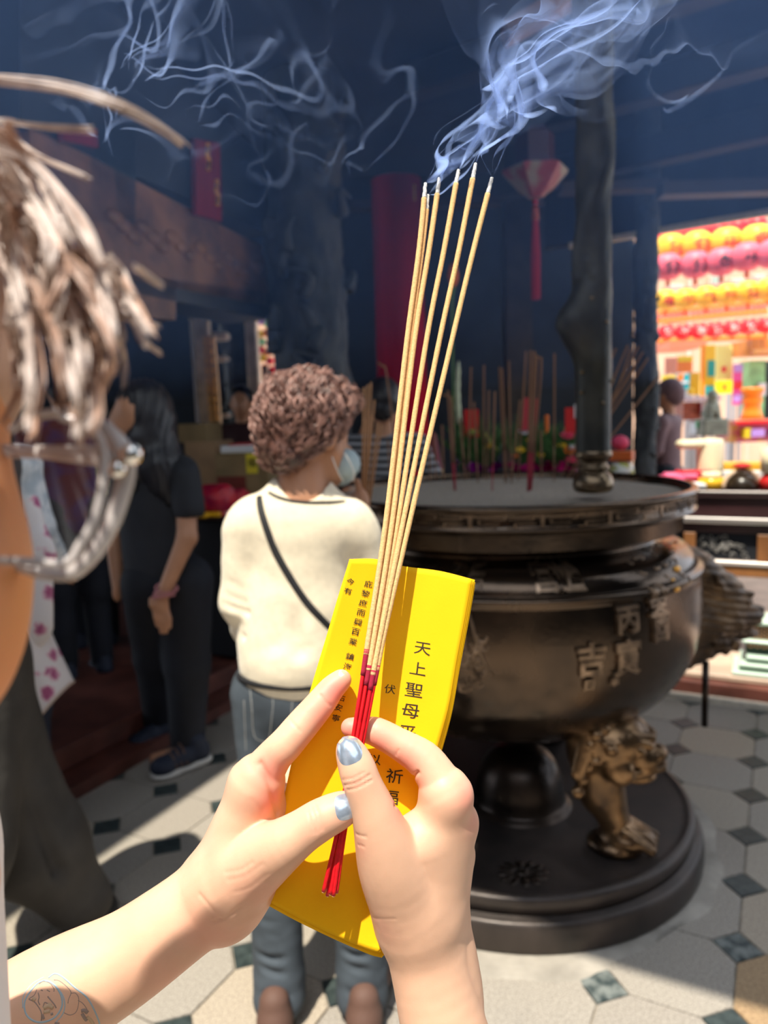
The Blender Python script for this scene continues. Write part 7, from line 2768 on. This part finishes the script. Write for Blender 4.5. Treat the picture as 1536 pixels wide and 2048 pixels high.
def guided(path, n_lines, spread0, spread1, seed, sc, amp0, amp1, steps=150, d0=.30, d1=.05, sub=1.0, fade_end=.25):
    """sheet that follows a guide path, swirled by curl noise"""
    Pg = crv(path, steps)
    Tn = np.gradient(Pg, axis=0)
    g = np.random.default_rng(seed)
    dvec = g.normal(size=3)
    dvec /= np.linalg.norm(dvec)
    u = np.linspace(-1, 1, n_lines)
    X = Pg[0] + u[:, None] * dvec * spread0
    rows = [X.copy()]
    for i in range(1, steps):
        f_ = i / steps
        a_ = amp0 + (amp1 - amp0) * f_
        X = X + Tn[i] + a_ * curl(X, seed % 3 + 1, sc) * (1.0 / steps) + (u[:, None] * dvec) * (spread1 - spread0) / steps
        rows.append(X.copy())
    R_ = np.array(rows)
    # thinner where the sheet has been stretched
    du = np.linalg.norm(np.gradient(R_, axis=1), axis=2)
    du0 = 2 * spread0 / n_lines
    den = (d0 + (d1 - d0) * np.linspace(0, 1, steps)[:, None]) * np.clip((2 * (spread0 + spread1) / 2 / n_lines) / (du + 1e-6), .15, 2.2)
    den *= np.clip(np.linspace(0, 1, steps) * 12, 0, 1)[:, None] * np.clip((1 - np.linspace(0, 1, steps)) / fade_end, 0, 1)[:, None]
    e = np.sin(np.linspace(0, PI, n_lines))[None, :] ** .6
    return R_, np.clip(den * e, 0, .85)


sh = Sheets()
g_ = np.random.default_rng(77)
# from the burning tips to the right and up
tp_px = [(851, 367), (856, 390), (879, 356), (917, 340), (951, 328), (984, 355)]
for k, tip in enumerate(tips):
    for q_ in range(3):
        tgt = [(tip[0], tip[1], tip[2])]
        x0, y0 = tp_px[k]
        dd = .515
        via = [(x0 + g_.uniform(5, 25), y0 - g_.uniform(25, 45)), (x0 + g_.uniform(20, 90), y0 - g_.uniform(70, 110)), (g_.uniform(970, 1110), g_.uniform(190, 240)), (g_.uniform(1030, 1200), g_.uniform(110, 180)), (g_.uniform(1120, 1280), g_.uniform(20, 110)), (g_.uniform(1150, 1300), g_.uniform(-120, -20))]
        path = tgt + [D(x, y, dd + .02 * i + g_.uniform(-.01, .01)) for i, (x, y) in enumerate(via)]
        R_, dn = guided(path, 22, .0007, g_.uniform(.006, .020), 100 + k * 7 + q_, 55, .014, .055, steps=180, d0=.42 if q_ < 1 else .16, d1=.07)
        sh.add(R_, dn)
# the denser knot high on the right
for q_ in range(12):
    x0, y0 = g_.uniform(985, 1120), g_.uniform(170, 270)
    path = [D(x0, y0, .50)] + [D(x0 + dx + g_.uniform(-25, 25), y0 + dy + g_.uniform(-20, 20), .50 + .012 * i) for i, (dx, dy) in enumerate([(45, -40), (100, -70), (165, -100), (175, -190), (200, -300)])]
    R_, dn = guided(path, 26, .003, .022, 300 + q_, 55, .05, .085, steps=160, d0=.30, d1=.09)
    sh.add(R_, dn)
o = sh.build('incense_smoke', kind='stuff', label='blue-white smoke curling up to the right from the burning incense tips', category='smoke')
sh = Sheets()
for (cx_, cy_, n_, dpt, sp, d0) in ((270, 95, 7, .75, 80, .13), (430, 90, 3, .8, 60, .08), (225, 240, 3, .8, 50, .09), (590, 160, 2, .9, 70, .06), (700, 290, 2, .9, 50, .06), (390, 230, 2, .8, 40, .06), (1180, 190, 0, .6, 20, .1)):
    for q_ in range(n_ * 2):
        x0, y0 = cx_ + g_.normal(0, sp * .45), cy_ + g_.normal(0, sp * .45) + 40
        a_ = g_.uniform(-.6, .6)
        path = [D(x0, y0, dpt)] + [D(x0 + 45 * i * math.sin(a_) + g_.uniform(-22, 22), y0 - 32 * i + g_.uniform(-12, 12), dpt + .012 * i) for i in range(1, 5)]
        R_, dn = guided(path, 20, .0015, .014, 500 + q_ + cx_, 34, .06, .10, steps=110, d0=d0 * 1.7, d1=d0 * .5)
        sh.add(R_, dn)
for q_, pts in enumerate(([(1325, 215), (1340, 195), (1378, 185), (1400, 172), (1430, 160)], [(1378, 185), (1392, 170), (1386, 150), (1384, 130)])):
    R_, dn = guided([D(x, y, .7) for x, y in pts], 14, .0015, .006, 900 + q_, 40, .04, .08, steps=80, d0=.22, d1=.08)
    sh.add(R_, dn)
o = sh.build('drifting_smoke', kind='stuff', label='faint smoke wisps drifting at the upper left above the hanging hair', category='smoke')
